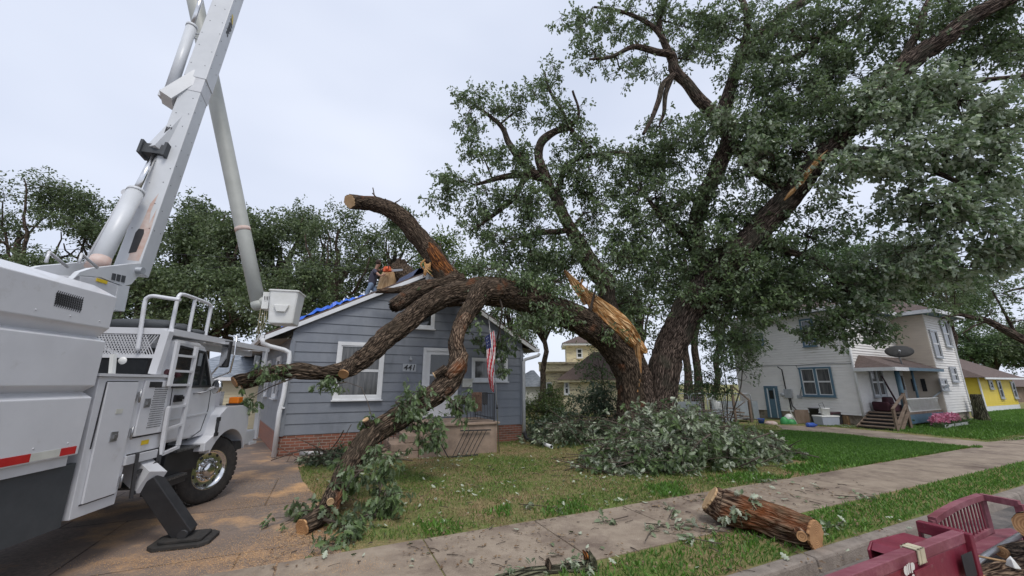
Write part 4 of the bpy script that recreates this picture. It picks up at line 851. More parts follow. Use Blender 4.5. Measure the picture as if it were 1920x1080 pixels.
BW=Wall(P(1903,740,40)[:2],(1,.1)); zt=BW.fit(1910,725)[1]; m_=MB(); m_.wbox(BW,0,8,0,zt,-5,0); m_.build('wall','woodold',bg); m_=MB(); m_.add([BW.pt(-.4,zt,.4),BW.pt(8,zt,.4),BW.pt(8,zt+1.,-2.5),BW.pt(-.4,zt+1.,-2.5),BW.pt(-.4,zt,-5.4),BW.pt(8,zt,-5.4)],[(0,1,2,3),(3,2,5,4)]); m_.build('roof','shingle_br',bg,recalc=False)
# ======== fence behind the big tree
FF=Wall(P(1235,770,19.5)[:2],(1,.05)); fe=thing('metal_fence','galvanised tube and mesh fence panels behind the big tree','fence',FF.pt(2,0))
zt=FF.fit(1300,738)[1]; 
x=0.
for i,(a,b) in enumerate(((0,1.55),(1.65,3.3),(3.4,4.7))):
    m_=MB(); pts=[FF.pt(a,.1),FF.pt(a,zt-.15),FF.pt(a+.04,zt-.04),FF.pt(a+.15,zt),FF.pt(b-.15,zt),FF.pt(b-.04,zt-.04),FF.pt(b,zt-.15),FF.pt(b,.1)]; m_.tube(pts,.028,seg=8); m_.tube([FF.pt(a,.15),FF.pt(b,.15)],.02,seg=6); m_.tube([FF.pt((a+b)/2,.1),FF.pt((a+b)/2,zt)],.02,seg=6)
    pn=m_.build('fence_panel','galv',fe,recalc=False); m_=MB()
    k=a
    while k<b:
        m_.bar(FF.pt(k,.15),FF.pt(k,zt-.02),.006); k+=.11
    zz=.2
    while zz<zt-.05:
        m_.bar(FF.pt(a,zz),FF.pt(b,zz),.006); zz+=.11
    m_.build('wire_mesh','galv',pn,recalc=False)
sc_=MB(); 
FB=Wall(P(1235,770,21)[:2],(1,.05)); sc_.wbox(FB,-1,2.3,0,FB.fit(1270,753)[1],-.04,0); sc_.wbox(FB,2.9,5.4,0,FB.fit(1320,752)[1],-.04,0); tag(sc_.build('screen_panel','metalblue',None,loc=FB.pt(1,0)),'pale grey board screen standing behind the wire fence','panel')
# ------------------------------------------------ bucket truck
T=Wall((-3.5,0),(-.174,.985),(.985,.174)); TB=2.45
TF=np.array((*T.d,0)); TN=np.array((*T.n,0)); UP=np.array((0,0,1.))
tk=thing('bucket_truck','white bucket truck with chip box, raised boom and outrigger parked on the driveway','truck',T.pt(5,0,-1.2))
def tp_(u,v,o=0.): a,z=T.fit(u,v,o); return T.pt(a,z,o)
# chip box
prof=[(0,1.18),(0,1.71),(-.09,1.765),(0,1.825),(0,2.265),(-.09,2.305),(0,2.40),(0,2.735),(-.24,2.86)]
prof=prof+[(-TB-o,z) for o,z in prof[::-1]]
m_=MB(); m_.prism([T.pt(-1.6,z,o) for o,z in prof],TF*5.66); box=m_.build('chip_box','truckwhite',tk,bevel=.008)
m_=MB()
for j in range(6):
    for i in range(13):
        u=108+ i*3.9-j*.8; v=548.5+i*1.05+j*4.3; p=tp_(u,v,.003); d=TF*.007+UP*.020; w=TF*.0045; m_.quad(p-d-w,p-d+w,p+d+w,p+d-w)
m_.build('vent','black',box,recalc=False)
m_=MB(); a=-1.0; i=0
while a<3.95:
    m_.wbox(T,a,min(a+.27,4.02),1.195,1.262,.001,.005,i%2); a+=.27; i+=1
m_.build('reflective_tape',['red','cream_tape'],box)
m_=MB(); m_.wbox(T,-1.5,4.0,1.09,1.178,-.2,-.03); m_.build('lower_rail','truckwhite2',tk)
m_=MB(); m_.wbox(T,-1.6,4.15,.52,1.09,-.10,-.06); m_.wbox(T,-1.6,4.10,.60,1.08,-2.4,-2.3); m_.build('wheel_guard','blackpanel',tk)
m_=MB(); m_.wbox(T,-1.6,7.7,.66,1.02,-1.55,-.9); m_.wbox(T,-1.5,4.1,1.02,1.17,-2.3,-.2); m_.wbox(T,4.1,7.2,.55,1.02,-1.9,-.62); m_.build('chassis','black',tk)
for s_ in (0,1):
    m_=MB(); b=tp_(86+62*s_,492+2*s_,-.9); m_.tube([b,b+UP*.12,b+TF*.25+UP*.02],.018,seg=6); m_.build('roof_bracket','truckwhite',tk,recalc=False)
m_=MB(); m_.bar(T.pt(3.2,2.88,-1.3),T.pt(4.3,2.95,-1.3),.3,.1); m_.bar(T.pt(3.4,2.9,-1.8),T.pt(4.5,2.92,-1.8),.1,.1); m_.build('boom_rest','truckwhite2',tk,recalc=False)
# tool cabinets
m_=MB(); m_.prism([T.pt(a,z,-.62) for a,z in ((4.14,1.915),(4.20,.56),(4.74,.56),(4.76,1.06),(5.28,1.06),(5.24,1.915))],TN*.58); cab_=m_.build('tool_cabinet','truckwhite',tk,bevel=.006)
m_=MB(); m_.wbox(T,4.10,5.27,1.918,1.948,-.64,-.01); m_.build('cabinet_top','truckwhite2',cab_)
m_=MB(); m_.prism([T.pt(a,z,-.038) for a,z in ((4.24,1.86),(4.285,.68),(4.69,.68),(4.665,1.86))],TN*.02); d1=m_.build('door','truckwhite',cab_,bevel=.004)
m_=MB(); m_.prism([T.pt(a,z,-.0385) for a,z in ((4.775,1.88),(4.785,1.25),(5.235,1.25),(5.21,1.88))],TN*.02); d2=m_.build('door','truckwhite',cab_,bevel=.004)
m_=MB(); m_.wbox(T,4.245,4.68,1.862,1.87,-.0395,-.036); m_.wbox(T,4.67,4.678,.68,1.86,-.0395,-.03); m_.wbox(T,4.27,4.69,.668,.678,-.0395,-.03); m_.wbox(T,4.235,4.243,1.2,1.86,-.0395,-.03); m_.wbox(T,4.78,5.24,1.232,1.247,-.0395,-.028); m_.build('door_seam','black',cab_)
m_=MB()
for j in range(19):
    for i in range(11):
        a=4.95+.021*i+(.010 if j%2 else 0); z=1.33+.026*j; p=T.pt(a,z,-.0165); m_.quad(p-TF*.006-UP*.007,p+TF*.006-UP*.007,p+TF*.006+UP*.007,p-TF*.006+UP*.007)
m_.build('vent','black',d2,recalc=False)
m_=MB(); m_.wbox(T,4.84,5.05,1.80,1.865,-.0175,-.012); m_.build('plaque','black',d2)
for dd,(a,z) in ((d1,(4.47,1.29)),(d2,(4.86,1.62))):
    m_=MB(); m_.wbox(T,a-.045,a+.045,z-.05,z+.05,-.0175,-.008); m_.wbox(T,a-.02,a+.03,z-.02,z+.02,-.0078,.006); m_.build('latch','steel',dd)
for z in (.80,1.30,1.70):
    m_=MB(); m_.wbox(T,4.68,4.72,z-.05,z+.05,-.017,.0); m_.tube([T.pt(4.70,z-.07,.002),T.pt(4.70,z+.07,.002)],.01,seg=6); m_.build('hinge','steel',d1,recalc=False)
m_=MB(); m_.tube([T.pt(5.13,1.99,-.05),T.pt(5.26,1.97,0),T.pt(5.27,1.93,.02)],.035,seg=8); m_.build('marker_light','burgundy',tk,recalc=False)
# cab
CO=-.14; CW=TB-.28
m_=MB(); m_.prism([T.pt(a,z,CO) for a,z in ((5.30,1.15),(5.42,1.06),(6.45,1.06),(6.62,1.3),(6.62,1.86),(6.42,1.93),(6.08,2.38),(5.9,2.44),(5.38,2.44),(5.30,2.38))],-TN*CW); cab=m_.build('cab','truckwhite',tk,bevel=.05)
m_=MB(); m_.poly([T.pt(a,z,CO+.004) for a,z in ((5.44,1.80),(6.30,1.80),(6.27,1.92),(6.02,2.27),(5.93,2.32),(5.44,2.32))]); m_.build('door_window','glass',cab,recalc=False)
m_=MB(); 
for p,q in (((5.44,1.80),(6.32,1.80)),((6.32,1.80),(6.03,2.30)),((6.03,2.30),(5.44,2.34)),((6.05,1.80),(6.05,2.26))): m_.bar(T.pt(*p,CO+.008),T.pt(*q,CO+.008),.03,.03)
m_.build('window_seal','black',cab,recalc=False)
m_=MB(); m_.poly([T.pt(6.17,2.33,CO-.15),T.pt(6.49,1.95,CO-.12),T.pt(6.49,1.95,CO-CW+.12),T.pt(6.17,2.33,CO-CW+.15)]); m_.build('windshield','glass',cab,recalc=False)
m_=MB(); m_.wbox(T,5.285,5.298,1.95,2.25,-2.0,-.38); m_.build('rear_window','glass',cab)
m_=MB()
for (x0,x1,y0,y1) in ((1.90,1.95,-2.05,-.33),(2.25,2.30,-2.05,-.33),(1.95,2.25,-.38,-.33),(1.95,2.25,-2.05,-2.0)): m_.wbox(T,5.278,5.3,x0,x1,y0,y1)
m_.build('window_seal','black',cab)
m_=MB()
for p,q in (((5.47,1.78),(5.52,1.2)),((6.38,1.80),(6.40,1.45)),((6.40,1.45),(6.30,1.15)),((6.30,1.15),(6.1,1.08))): m_.bar(T.pt(*p,CO+.002),T.pt(*q,CO+.002),.006,.01)
m_.build('door_seam','black',cab,recalc=False)
m_=MB(); m_.bar(T.pt(5.5,1.36,CO+.003),T.pt(6.4,1.40,CO+.003),.012,.02); m_.build('door_crease','truckwhite2',cab,recalc=False)
m_=MB(); m_.wbox(T,5.53,5.68,1.60,1.69,CO+.002,CO+.03); m_.bar(T.pt(5.57,1.66,CO+.045),T.pt(5.74,1.645,CO+.045),.03,.035); m_.build('handle','black',cab,recalc=False)
# hood and fender
m_=MB(); hp=[(6.45,1.0),(6.45,1.93),(6.75,1.93),(7.10,1.84),(7.22,1.72),(7.26,1.0)]
va=[T.pt(a,z,-.36) for a,z in hp]; vb=[T.pt(a,z,-2.1) for a,z in hp]; n=len(hp); m_.add(va+vb,[tuple(range(n)),tuple(range(n,2*n))[::-1]]+[(i,(i+1)%n,n+(i+1)%n,n+i) for i in range(n)]); m_.build('hood','truckwhite',tk,bevel=.09)
wc=(6.90,.52)
for side in (0,1):
    arch=[(wc[0]+.60*math.cos(t),wc[1]+.58*math.sin(t)) for t in np.linspace(R(20),R(150),14)]
    fp_=[(7.46,.84),(7.5,1.12),(7.44,1.40),(7.2,1.47),(6.68,1.47),(6.5,1.36),(6.40,1.06),(6.22,.98),(6.22,.86)]
    poly=[(7.46,.76)]+fp_+[(6.36,.86)]+arch[::-1]
    o0=.0 if side==0 else -TB; vec=-TN*.5 if side==0 else TN*.5
    m_=MB(); m_.prism([T.pt(a,z,o0) for a,z in poly],vec); fn=m_.build('fender','truckwhite',tk,bevel=.03)
m_=MB(); m_.wbox(T,6.3,7.45,.9,1.40,-.48,-.30); m_.build('wheel_well','black',tk)
m_=MB(); m_.wbox(T,7.28,7.44,.9,1.7,-2.0,-.45); m_.build('grille','chrome',tk)
m_=MB(); m_.tube([T.pt(6.45,1.32,.01),T.pt(6.44,1.05,.01)],.022,seg=8); m_.wbox(T,6.41,6.48,1.27,1.33,0,.03); m_.wbox(T,6.41,6.48,1.05,1.1,0,.03); m_.build('hood_latch','black',tk,recalc=False)
m_=MB(); m_.wbox(T,7.14,7.30,1.50,1.61,-.22,-.06); m_.build('turn_signal','amber',tk,bevel=.015)
m_=MB(); m_.wbox(T,7.12,7.32,1.472,1.502,-.24,-.04); m_.build('lamp_base','black',tk)
m_=MB(); m_.wbox(T,6.74,6.86,1.72,1.80,-.358,-.352); m_.build('emblem','black',tk)
# headlight, bumper
m_=MB(); m_.wbox(T,7.45,7.86,.76,1.0,-2.4,-.02); m_.build('bumper','truckwhite2',tk,bevel=.02)
m_=MB(); m_.wbox(T,7.2,7.44,.72,.86,-.7,-.03); m_.build('bumper_bracket','black',tk)
# wheels
def wheel(a,side,steer=0.,dual=False):
    ax=TN if side==0 else -TN
    c,s_=math.cos(steer),math.sin(steer); ax=np.array((ax[0]*c-ax[1]*s_,ax[0]*s_+ax[1]*c,0))
    ctr=T.pt(a,.50,-.30 if side==0 else -TB+.30)
    t=MB(); pr=[(.29,-.13),(.44,-.145),(.485,-.12),(.50,-.06),(.50,.06),(.485,.12),(.44,.145),(.36,.15),(.29,.135)]
    t.lathe(ctr,pr,ax,40,caps=False)
    for k in range(40):   # tread blocks
        an=2*math.pi*k/40; u=np.cross(ax,UP); r_=u*math.cos(an)+UP*math.sin(an); tt=np.cross(ax,r_)
        for o in (-.09,-.03,.03,.09): 
            p=ctr+r_*.503+ax*o; t.bar(p-tt*.028,p+tt*.028,.05,.014,up=r_)
    w=MB(); ph=[(.30,-.10),(.305,.13),(.285,.14),(.27,.10),(.245,.085),(.20,.095),(.13,.06),(.12,.10),(.09,.16),(.05,.17),(.0,.17)]
    wh_=t.build('wheel','rubber',tk,recalc=False)
    w.lathe(ctr,ph,ax,36,caps=False)
    u=np.cross(ax,UP)
    for k in range(10):
        an=2*math.pi*k/10; r_=u*math.cos(an)+UP*math.sin(an); w.lathe(ctr+r_*.155+ax*.075,[(.016,0),(.016,.04),(.0,.045)],ax,6,caps=False)
    w.build('rim','chrome',wh_,recalc=False)
    h=MB()
    for k in range(10):
        an=2*math.pi*(k+.5)/10; r_=u*math.cos(an)+UP*math.sin(an); h.lathe(ctr+r_*.222+ax*.089,[(.03,0),(.028,.002),(0,.003)],ax+r_*.1,10,caps=False)
    h.build('rim_hole','black',wh_,recalc=False)
wheel(6.88,0,R(-22)); wheel(6.88,1,R(-22)); wheel(2.2,0); wheel(2.2,1)
# steps
m_=MB(); m_.wbox(T,5.62,6.38,.62,.92,-.75,-.14); m_.build('battery_box','black',tk,bevel=.01)
m_=MB(); m_.wbox(T,5.70,6.40,.93,.96,-.6,-.06); m_.build('upper_step','tread',tk)
m_=MB(); m_.wbox(T,5.18,5.98,.60,.63,-.55,-.04); m_.build('lower_step','tread',tk)
m_=MB(); m_.wbox(T,5.18,5.98,.52,.60,-.08,-.05); m_.wbox(T,5.9,6.38,.5,.62,-.7,-.2); m_.build('step_edge','black',tk)
# front frame and rack over the cab
m_=MB(); pB=tp_(478,822,-.02); pT=tp_(498,656,-.02); m_.bar(pB,pT,.07,.07); m_.bar(pB-UP*.06,pB-UP*.06-TN*.02-TF*.22,.07,.05)
pB2=pB-TN*2.3; pT2=pT-TN*2.3; m_.build('rack_post','truckwhite',tk,recalc=False); m_=MB(); m_.bar(pB2,pT2,.07,.07); m_.build('rack_post','truckwhite',tk,recalc=False)
dk=MB(); aE=7.90; zD=2.50
dk.bar(T.pt(5.08,zD,-.06),T.pt(aE,zD-.01,-.02),.06,.08); dk.bar(T.pt(5.08,zD,-2.3),T.pt(aE,zD-.01,-2.4),.06,.08); dk.bar(T.pt(5.08,zD,-.09),T.pt(5.08,zD,-2.27),.06,.08); dk.bar(T.pt(7.78,zD-.01,-.06),T.pt(7.78,zD-.01,-2.35),.05,.07); dk.bar(T.pt(6.3,zD,-.09),T.pt(6.3,zD,-2.3),.05,.07)
rk=dk.build('rack_frame','truckwhite',tk,recalc=False)
dk=MB()
for i in range(15): dk.wbox(T,5.12,7.74,zD-.03,zD-.012,-.16-.145*i-.11,-.16-.145*i)
dk.build('rack_deck','galv',rk)
dk=MB(); dk.bar(T.pt(5.2,2.40,-.3),T.pt(7.85,2.40,-.3),.05,.09); dk.bar(T.pt(5.2,2.40,-2.1),T.pt(7.85,2.40,-2.1),.05,.09); dk.build('rack_beam','truckwhite2',rk,recalc=False)
m_=MB(); p=tp_(482,682,-.32); m_.lathe(p,[(.0,.01),(.05,.012),(.055,0)],TN,14,caps=False); m_.build('work_light','whiteplastic',rk,recalc=False)
m_=MB(); m_.lathe(p,[(.052,.008),(.066,.016),(.066,0)],TN,16,caps=False); m_.wbox(T,T.fit(482,682,-.32)[0]-.11,T.fit(482,682,-.32)[0]+.11,2.2,2.4,-.34,-.322); m_.build('light_ring','black' if False else 'galv',rk,recalc=False)
# rear mesh guard (crosswise)
TRW=Wall(T.pt(5.06,0,0)[:2],-T.n,-T.d)
def tr(u,v): return TRW.fit(u,v)
b0,_=tr(318,617); b1,_=tr(195,617); z0_=2.20; z1_=2.50; b1=2.3
m_=MB(); x=b0
nb=60
for i in range(-8,nb+8):
    for sg in (1,-1):
        xa=b0+.12+(1.95)*i/nb; xb=xa+sg*.14; za,zb=z0_,z1_-.05
        lo,hi=b0+.10,b0+2.1
        if min(xa,xb)<lo or max(xa,xb)>hi: continue
        m_.bar(TRW.pt(xa,za,0),TRW.pt(xb,zb,0),.010,.007)
m_.build('mesh_guard','truckwhite',rk,recalc=False)
m_=MB(); m_.bar(TRW.pt(b0+.05,z0_-.02),TRW.pt(b0+2.2,z0_-.02),.04,.045,up=UP); m_.bar(TRW.pt(b0+.05,1.96,.02),TRW.pt(b0,2.5,.02),.09,.09); m_.bar(TRW.pt(b0+2.2,1.96),TRW.pt(b0+2.2,2.5),.07,.07); m_.bar(TRW.pt(b0+.5,z0_,-.01),TRW.pt(b0+1.1,z1_-.03,-.01),.03,.03); m_.build('guard_frame','truckwhite',rk,recalc=False)
def rail(name,pts,r,m,par):
    p=smooth(np.array([list(q)+[0] for q in pts]),.03)[:,:3]; b=MB(); b.tube(list(p),r,seg=10); return b.build(name,m,par,recalc=False)
def trp(u,v,o=0.): a,z=TRW.fit(u,v,o); return TRW.pt(a,z,o)
rail('hand_rail',[trp(258,657,.05),trp(265,610,.05),trp(272,566,.05),trp(277,558,.05),trp(287,555,.05),trp(315,559,.05),trp(338,562,.05)],.024,'truckwhite',rk)
zr=3.02
rail('hand_rail',[T.pt(5.14,2.52,-.1),T.pt(5.14,2.9,-.1),T.pt(5.16,3.0,-.1),T.pt(5.24,3.03,-.1),T.pt(5.6,3.03,-.1),T.pt(5.84,3.02,-.1),T.pt(5.90,2.99,-.1),T.pt(5.91,2.9,-.1),T.pt(5.90,2.52,-.1)],.024,'truckwhite',rk)
rail('hand_rail',[T.pt(5.50,2.52,-.1),T.pt(5.50,2.75,-.1),T.pt(5.50,3.03,-.1)],.022,'truckwhite',rk)
tb=MB(); 
for i in range(7):
    c=T.pt(5.15+.12*i,2.60+.03*math.sin(i*2),-.5-.05*(i%3)); tb.lathe(c-TN*.4,[(.02,0),(.05,.1),(.06,.4),(.05,.7),(.02,.8)],TN,8)
tgx=tb.build('bundle','burgundy',None,loc=T.pt(5.4,2.52,-.5),recalc=False); MATS['bundle']=MATS['black']; tgx.data.materials[0]=MATS['blackpanel']; tag(tgx,'dark bundled cover lying on the rack above the truck cab','cover')
# side ladder
l0=T.fit(334,640,.02); l1=T.fit(318,722,.02); r0=T.fit(369,650,.02); r1=T.fit(334,835,.02)
m_=MB(); LP=lambda t:T.pt(l0[0]+(l1[0]-l0[0])*t,l0[1]+(l1[1]-l0[1])*t,.02); RP=lambda t:T.pt(r0[0]+(r1[0]-r0[0])*t,r0[1]+(r1[1]-r0[1])*t,.02)
m_.bar(LP(0),LP(1.02),.045,.035); m_.bar(RP(0),RP(1),.045,.035)
for v in (672,692,716): 
    pass
for t in (.32,.68,1.0):
    a_=LP(t); zz=a_[2]; tt=(r0[1]-zz)/(r0[1]-r1[1]); m_.bar(a_,RP(tt),.035,.03)
q0=T.fit(306,760,.02); q1=T.fit(303,850,.02)
Q=lambda u,v:T.pt(*T.fit(u,v,.02),.02)
m_.bar(Q(316,764),Q(302,852),.04,.035); m_.bar(Q(316,764),Q(348,760),.035,.03); m_.bar(Q(309,806),Q(339,796),.035,.03); m_.bar(Q(302,852),Q(334,838),.04,.035)
m_.build('ladder','truckwhite',tk,recalc=False)
# mirrors
m_=MB(); p=tp_(405,725,.03); m_.lathe(p,[(.0,.02),(.07,.012),(.095,0),(.08,-.05),(0,-.06)],(-.2,-1,.0),16,sx=.85,sy=1.15,caps=False); mm_=m_.build('mirror','chrome',tk,recalc=False)
m_=MB(); q=tp_(362,738,CO); m_.tube([q,tp_(385,735,-.05),p],.012,seg=6); m_.tube([tp_(374,738,CO),p+UP*.02],.01,seg=6); m_.build('mirror_arm','steel',mm_,recalc=False)
m_=MB(); p=tp_(423,664,.02); m_.box8([p+np.array(x) for x in ((-.07,-.02,-.21),(.06,-.02,-.21),(.06,.05,-.21),(-.07,.05,-.21),(-.07,-.02,.21),(.06,-.02,.21),(.06,.05,.21),(-.07,.05,.21))]); mm_=m_.build('mirror','black',tk,bevel=.02)
m_=MB(); m_.tube([tp_(400,710,-.2),p+np.array((.12,0,-.28)),p+np.array((.14,0,0)),p+np.array((.13,0,.27)),p+np.array((.0,0,.3))],.014,seg=8); m_.tube([tp_(388,712,-.2),p+np.array((-.02,.0,-.1))],.012,seg=6); m_.build('mirror_arm','chrome',mm_,recalc=False)
m_=MB(); m_.box8([p+np.array(x) for x in ((-.055,-.024,-.19),(.045,-.024,-.19),(.045,-.021,-.19),(-.055,-.021,-.19),(-.055,-.024,.19),(.045,-.024,.19),(.045,-.021,.19),(-.055,-.021,.19))]); m_.build('mirror_glass','mirror',mm_)
# outrigger
pd_=G(346,1018); top=tp_(238,862,-.35); mid=tp_(284,904,.12)
m_=MB(); dv=mid-top
m_.bar(top-dv*.1,mid,.25,.20,up=TF); og=m_.build('outrigger','truckwhite2',tk,recalc=False)
m_=MB(); m_.bar(mid-dv*.1,pd_+UP*.10,.20,.16,up=TF); m_.build('outrigger_leg','black',og,recalc=False,bevel=.01)
m_=MB(); fa=np.array((.95,.30,0)); fb=np.array((-.30,.95,0)); 
def slab(mb,c,x,y,z0,z1,cut=.08):
    pts=[(-x,-y+cut),(-x+cut,-y),(x-cut,-y),(x,-y+cut),(x,y-cut),(x-cut,y),(-x+cut,y),(-x,y-cut)]; mb.prism([c+fa*i+fb*j+UP*z0 for i,j in pts],UP*(z1-z0))
slab(m_,pd_,.30,.24,.005,.05); slab(m_,pd_,.22,.17,.051,.085,.03); m_.build('outrigger_pad','rubber',og,bevel=.008)
m_=MB(); m_.lathe(pd_+UP*.12-fb*.12,[(.05,0),(.05,.24)],fb,10); m_.build('pin','black',og)
m_=MB(); m_.bar(T.pt(4.72,1.0,-.03),T.pt(5.28,1.0,-.03),.05,.09); m_.wbox(T,4.78,5.2,.72,1.05,-.75,-.4); m_.build('outrigger_housing','truckwhite2',og,recalc=False)
m_=MB(); m_.bar(T.pt(4.86,1.06,0),T.pt(4.88,.58,.02),.045,.03); m_.bar(T.pt(5.24,1.06,0),T.pt(5.22,.68,.02),.045,.03); m_.bar(T.pt(4.87,.84,.01),T.pt(5.23,.90,.01),.03,.03); m_.bar(T.pt(4.87,.62,.02),T.pt(5.22,.70,.02),.03,.03); m_.build('step_frame','black',tk,recalc=False)
# ---- turret and boom
TO=-1.05
def tq(u,v,o=TO): a,z=T.fit(u,v,o); return T.pt(a,z,o)
m_=MB()
pl=[(137,523),(150,510),(172,503),(245,495),(263,494),(265,512),(246,533),(232,536),(214,530),(190,520),(150,516)]
m_.prism([tq(*p) for p in pl],-TN*.06); m_.prism([tq(*p)-TN*.55 for p in pl],-TN*.06); tu=m_.build('turret','boompaint',tk)
m_=MB(); m_.prism([tq(*p) for p in ((150,518),(184,520),(226,536),(216,584),(150,600))],-TN*.61); m_.build('turret_base','truckwhite2',tu,bevel=.01)
m_=MB(); m_.prism([tq(*p)+TN*.01 for p in ((220,535),(242,536),(232,584),(213,581))],-TN*.45); m_.build('side_cover','boompaint',tu)
m_=MB(); a0_,z0_=T.fit(184,521,TO+.02); a1_,z1_=T.fit(202,533,TO+.02); m_.wbox(T,a0_,a1_,z1_,z0_,TO+.004,TO+.012); m_.build('warning_label','yellow',tu)
m_=MB()
for k in range(3):
    p=[(210+9*k,512+2*k),(217+9*k,513.5+2*k),(214.5+9*k,526+2*k),(208+9*k,524+2*k)]; m_.prism([tq(*x)+TN*.004 for x in p],TN*.004)
m_.build('data_plate','blackpanel',tu)
m_=MB(); p=tq(257,507); m_.lathe(p-TN*.62,[(.05,0),(.05,.70)],TN,12); m_.build('pivot_pin','galv',tu)
B0=tq(246,512,-1.35); B1=P(445,-45,B0[1]+.95); bd=unit(B1-B0); BL=np.linalg.norm(B1-B0)
def boomface():   # local axes of the boom
    u=np.cross(bd,UP); u/=np.linalg.norm(u); return u,np.cross(u,bd)
bu,bk=boomface()
vw=unit(np.array((0,0,H))-(B0+bd*BL*.5)); vw=unit(vw-bd*np.dot(vw,bd)); sdv=np.cross(bd,vw)
if sdv[0]<0: sdv=-sdv
rot=R(27)      # the wide face looks a little to the left, the narrow one to the right
bk2=vw*math.cos(rot)-sdv*math.sin(rot); bu2=vw*math.sin(rot)+sdv*math.cos(rot)
def beam(mb,t0,t1,w,h,du=0,dk=0,mi=0):
    p=[]; 
    for t in (t0,t1):
        c=B0+bd*(BL*t)+bu2*du+bk2*dk
        p.append([c+bu2*x*w/2+bk2*y*h/2 for x,y in ((-1,-1),(1,-1),(1,1),(-1,1))])
    mb.add(p[0]+p[1],[(3,2,1,0),(4,5,6,7),(0,1,5,4),(1,2,6,5),(2,3,7,6),(3,0,4,7)],mi)
m_=MB(); beam(m_,0,.56,.31,.33); lb=m_.build('lower_boom','boompaint',tk,bevel=.012)
m_=MB(); beam(m_,.545,1.02,.345,.365); m_.build('boom_sleeve','boompaint',lb,bevel=.012)
m_=MB(); beam(m_,.50,.548,.32,.345); m_.build('boom_collar','truckwhite2',lb,bevel=.004)
def nearest_face(u,v):   # which boom face looks at the camera: point on boom axis
    return None
# which signs face the camera
mc=B0+bd*BL*.5; tocam=np.array((0,0,H))-mc
su=1 if np.dot(bu2,tocam)>0 else -1; skk=1 if np.dot(bk2,tocam)>0 else -1
def onboom(t,x,y,w=.31,h=.33,face='k',lift=.003):
    # face 'k' : the +-bk2 face ; x across (-.5...5), face 'u' likewise
    c=B0+bd*(BL*t)
    return c+bk2*skk*(h/2+lift)+bu2*x*w if face=='k' else c+bu2*su*(w/2+lift)+bk2*x*h
# stains and hand hole at the boom foot
kq='k' 
m_=MB(); m_.poly([onboom(t,x,0,face='k') for t,x in ((.035,-.10*1),(.04,.18),(.085,.22),(.095,.17),(.095,-.05),(.085,-.12))]); m_.build('hand_hole','black',lb,recalc=False)
st=MB(); pts=[(.02,-.42),(.02,.42),(.10,.47),(.16,.40),(.12,.25),(.17,.1),(.13,-.1),(.15,-.3),(.09,-.42)]; st.poly([onboom(t,x,0,lift=.0015) for t,x in ((.02,-.05),(.02,.40),(.08,.44),(.15,.38),(.11,.28),(.14,.18),(.19,.24),(.16,.05),(.10,-.02))]); st.build('rust_stain','rustpaint',lb,recalc=False) 
m_=MB()
for f in ('k','u'):
    for i in range(15):
        t=.1+.055*i; 
        for x in (-.3,.32):
            p=onboom(t+RNG.uniform(-.01,.01),x+RNG.uniform(-.1,.1),0,w=.31 if t<.545 else .345,h=.33 if t<.545 else .365,face=f); nn=(bk2*skk if f=='k' else bu2*su); m_.lathe(p,[(.008,0),(.006,.004),(0,.005)],nn,6,caps=False)
m_.build('bolt','blackpanel',lb,recalc=False)
# logo on the side face
bw=Wall((0,0),(1,0))
def booming_text(body,size,t,face,x,m,name,label):
    cu=bpy.data.curves.new('txt','FONT'); cu.body=body; cu.size=size; cu.extrude=.002; cu.align_x='CENTER'; cu.align_y='CENTER'; cu.shear=.25; cu.offset=size*.03
    ob=bpy.data.objects.new('txt',cu); SC.collection.objects.link(ob); bpy.context.view_layer.update()
    me=bpy.data.meshes.new_from_object(ob.evaluated_get(bpy.context.evaluated_depsgraph_get())); bpy.data.objects.remove(ob)
    c=onboom(t,x,0,w=.345,h=.365,face=face); nn=bu2*su if face=='u' else bk2*skk; ex=-bd; ey=np.cross(nn,ex)
    for v in me.vertices: q=c+ex*v.co.x+ey*v.co.y+nn*(v.co.z+.002); v.co=Vector(q-OFF[lb.name])
    o_=link(name,me,m,lb); o_['label']=label; return o_
FACE='u'
booming_text('Altec',.20,.775,FACE,0,'black','lettering','dark slanted lettering reading Altec')
m_=MB(); 
for q,r_ in ((0,.0),(.025,.0),(-.02,.01)):
    c=onboom(.81+q*.3,q*3,0,w=.345,h=.365,face=FACE,lift=.004); nn=bu2*su; ex=bd; ey=np.cross(nn,ex); m_.poly([c+ex*x+ey*y for x,y in ((-.03,-.05),(.045,-.03),(.05,.035),(-.02,.05))])
m_.build('emblem','yellow',lb,recalc=False)
# lift cylinder
C0=tq(183,497,-1.25); C1=tq(245,376,-1.25)
# keep cylinder in front/left of the boom
k1=P(246,374,C1[1]); rod_end=P(293,284,(B0+bd*BL*.42)[1]-.3)
c0=P(182,500,C0[1]); c1=c0+(rod_end-c0)*.60
m_=MB(); m_.tube([c0,c0+(c1-c0)*.5,c1],.105,seg=24); m_.tube([c1-(c1-c0)*.02,c1+(c1-c0)*.012],.113,seg=24); cy=m_.build('lift_cylinder','boompaint',tk,recalc=False)
m_=MB(); m_.tube([c1,rod_end],.045,seg=14); m_.build('piston_rod','chrome',cy,recalc=False)
m_=MB(); m_.tube([c0+np.array((-.15,-.02,.05)),c1+np.array((-.13,-.02,-.02)),c1+np.array((-.08,0,.03))],.022,seg=8); m_.lathe(c1+np.array((-.13,-.05,-.03)),[(.05,0),(.05,.08)],(0,1,0),8); m_.build('hydraulic_line','truckwhite2',cy,recalc=False)
m_=MB(); m_.bar(rod_end-bu*.16,rod_end+bu*.16,.16,.18,up=bd); m_.bar(rod_end-bu*.19,rod_end-bu*.15,.24,.26,up=bd); m_.bar(rod_end+bu*.15,rod_end+bu*.19,.24,.26,up=bd); m_.build('clevis','blackpanel',cy,recalc=False)
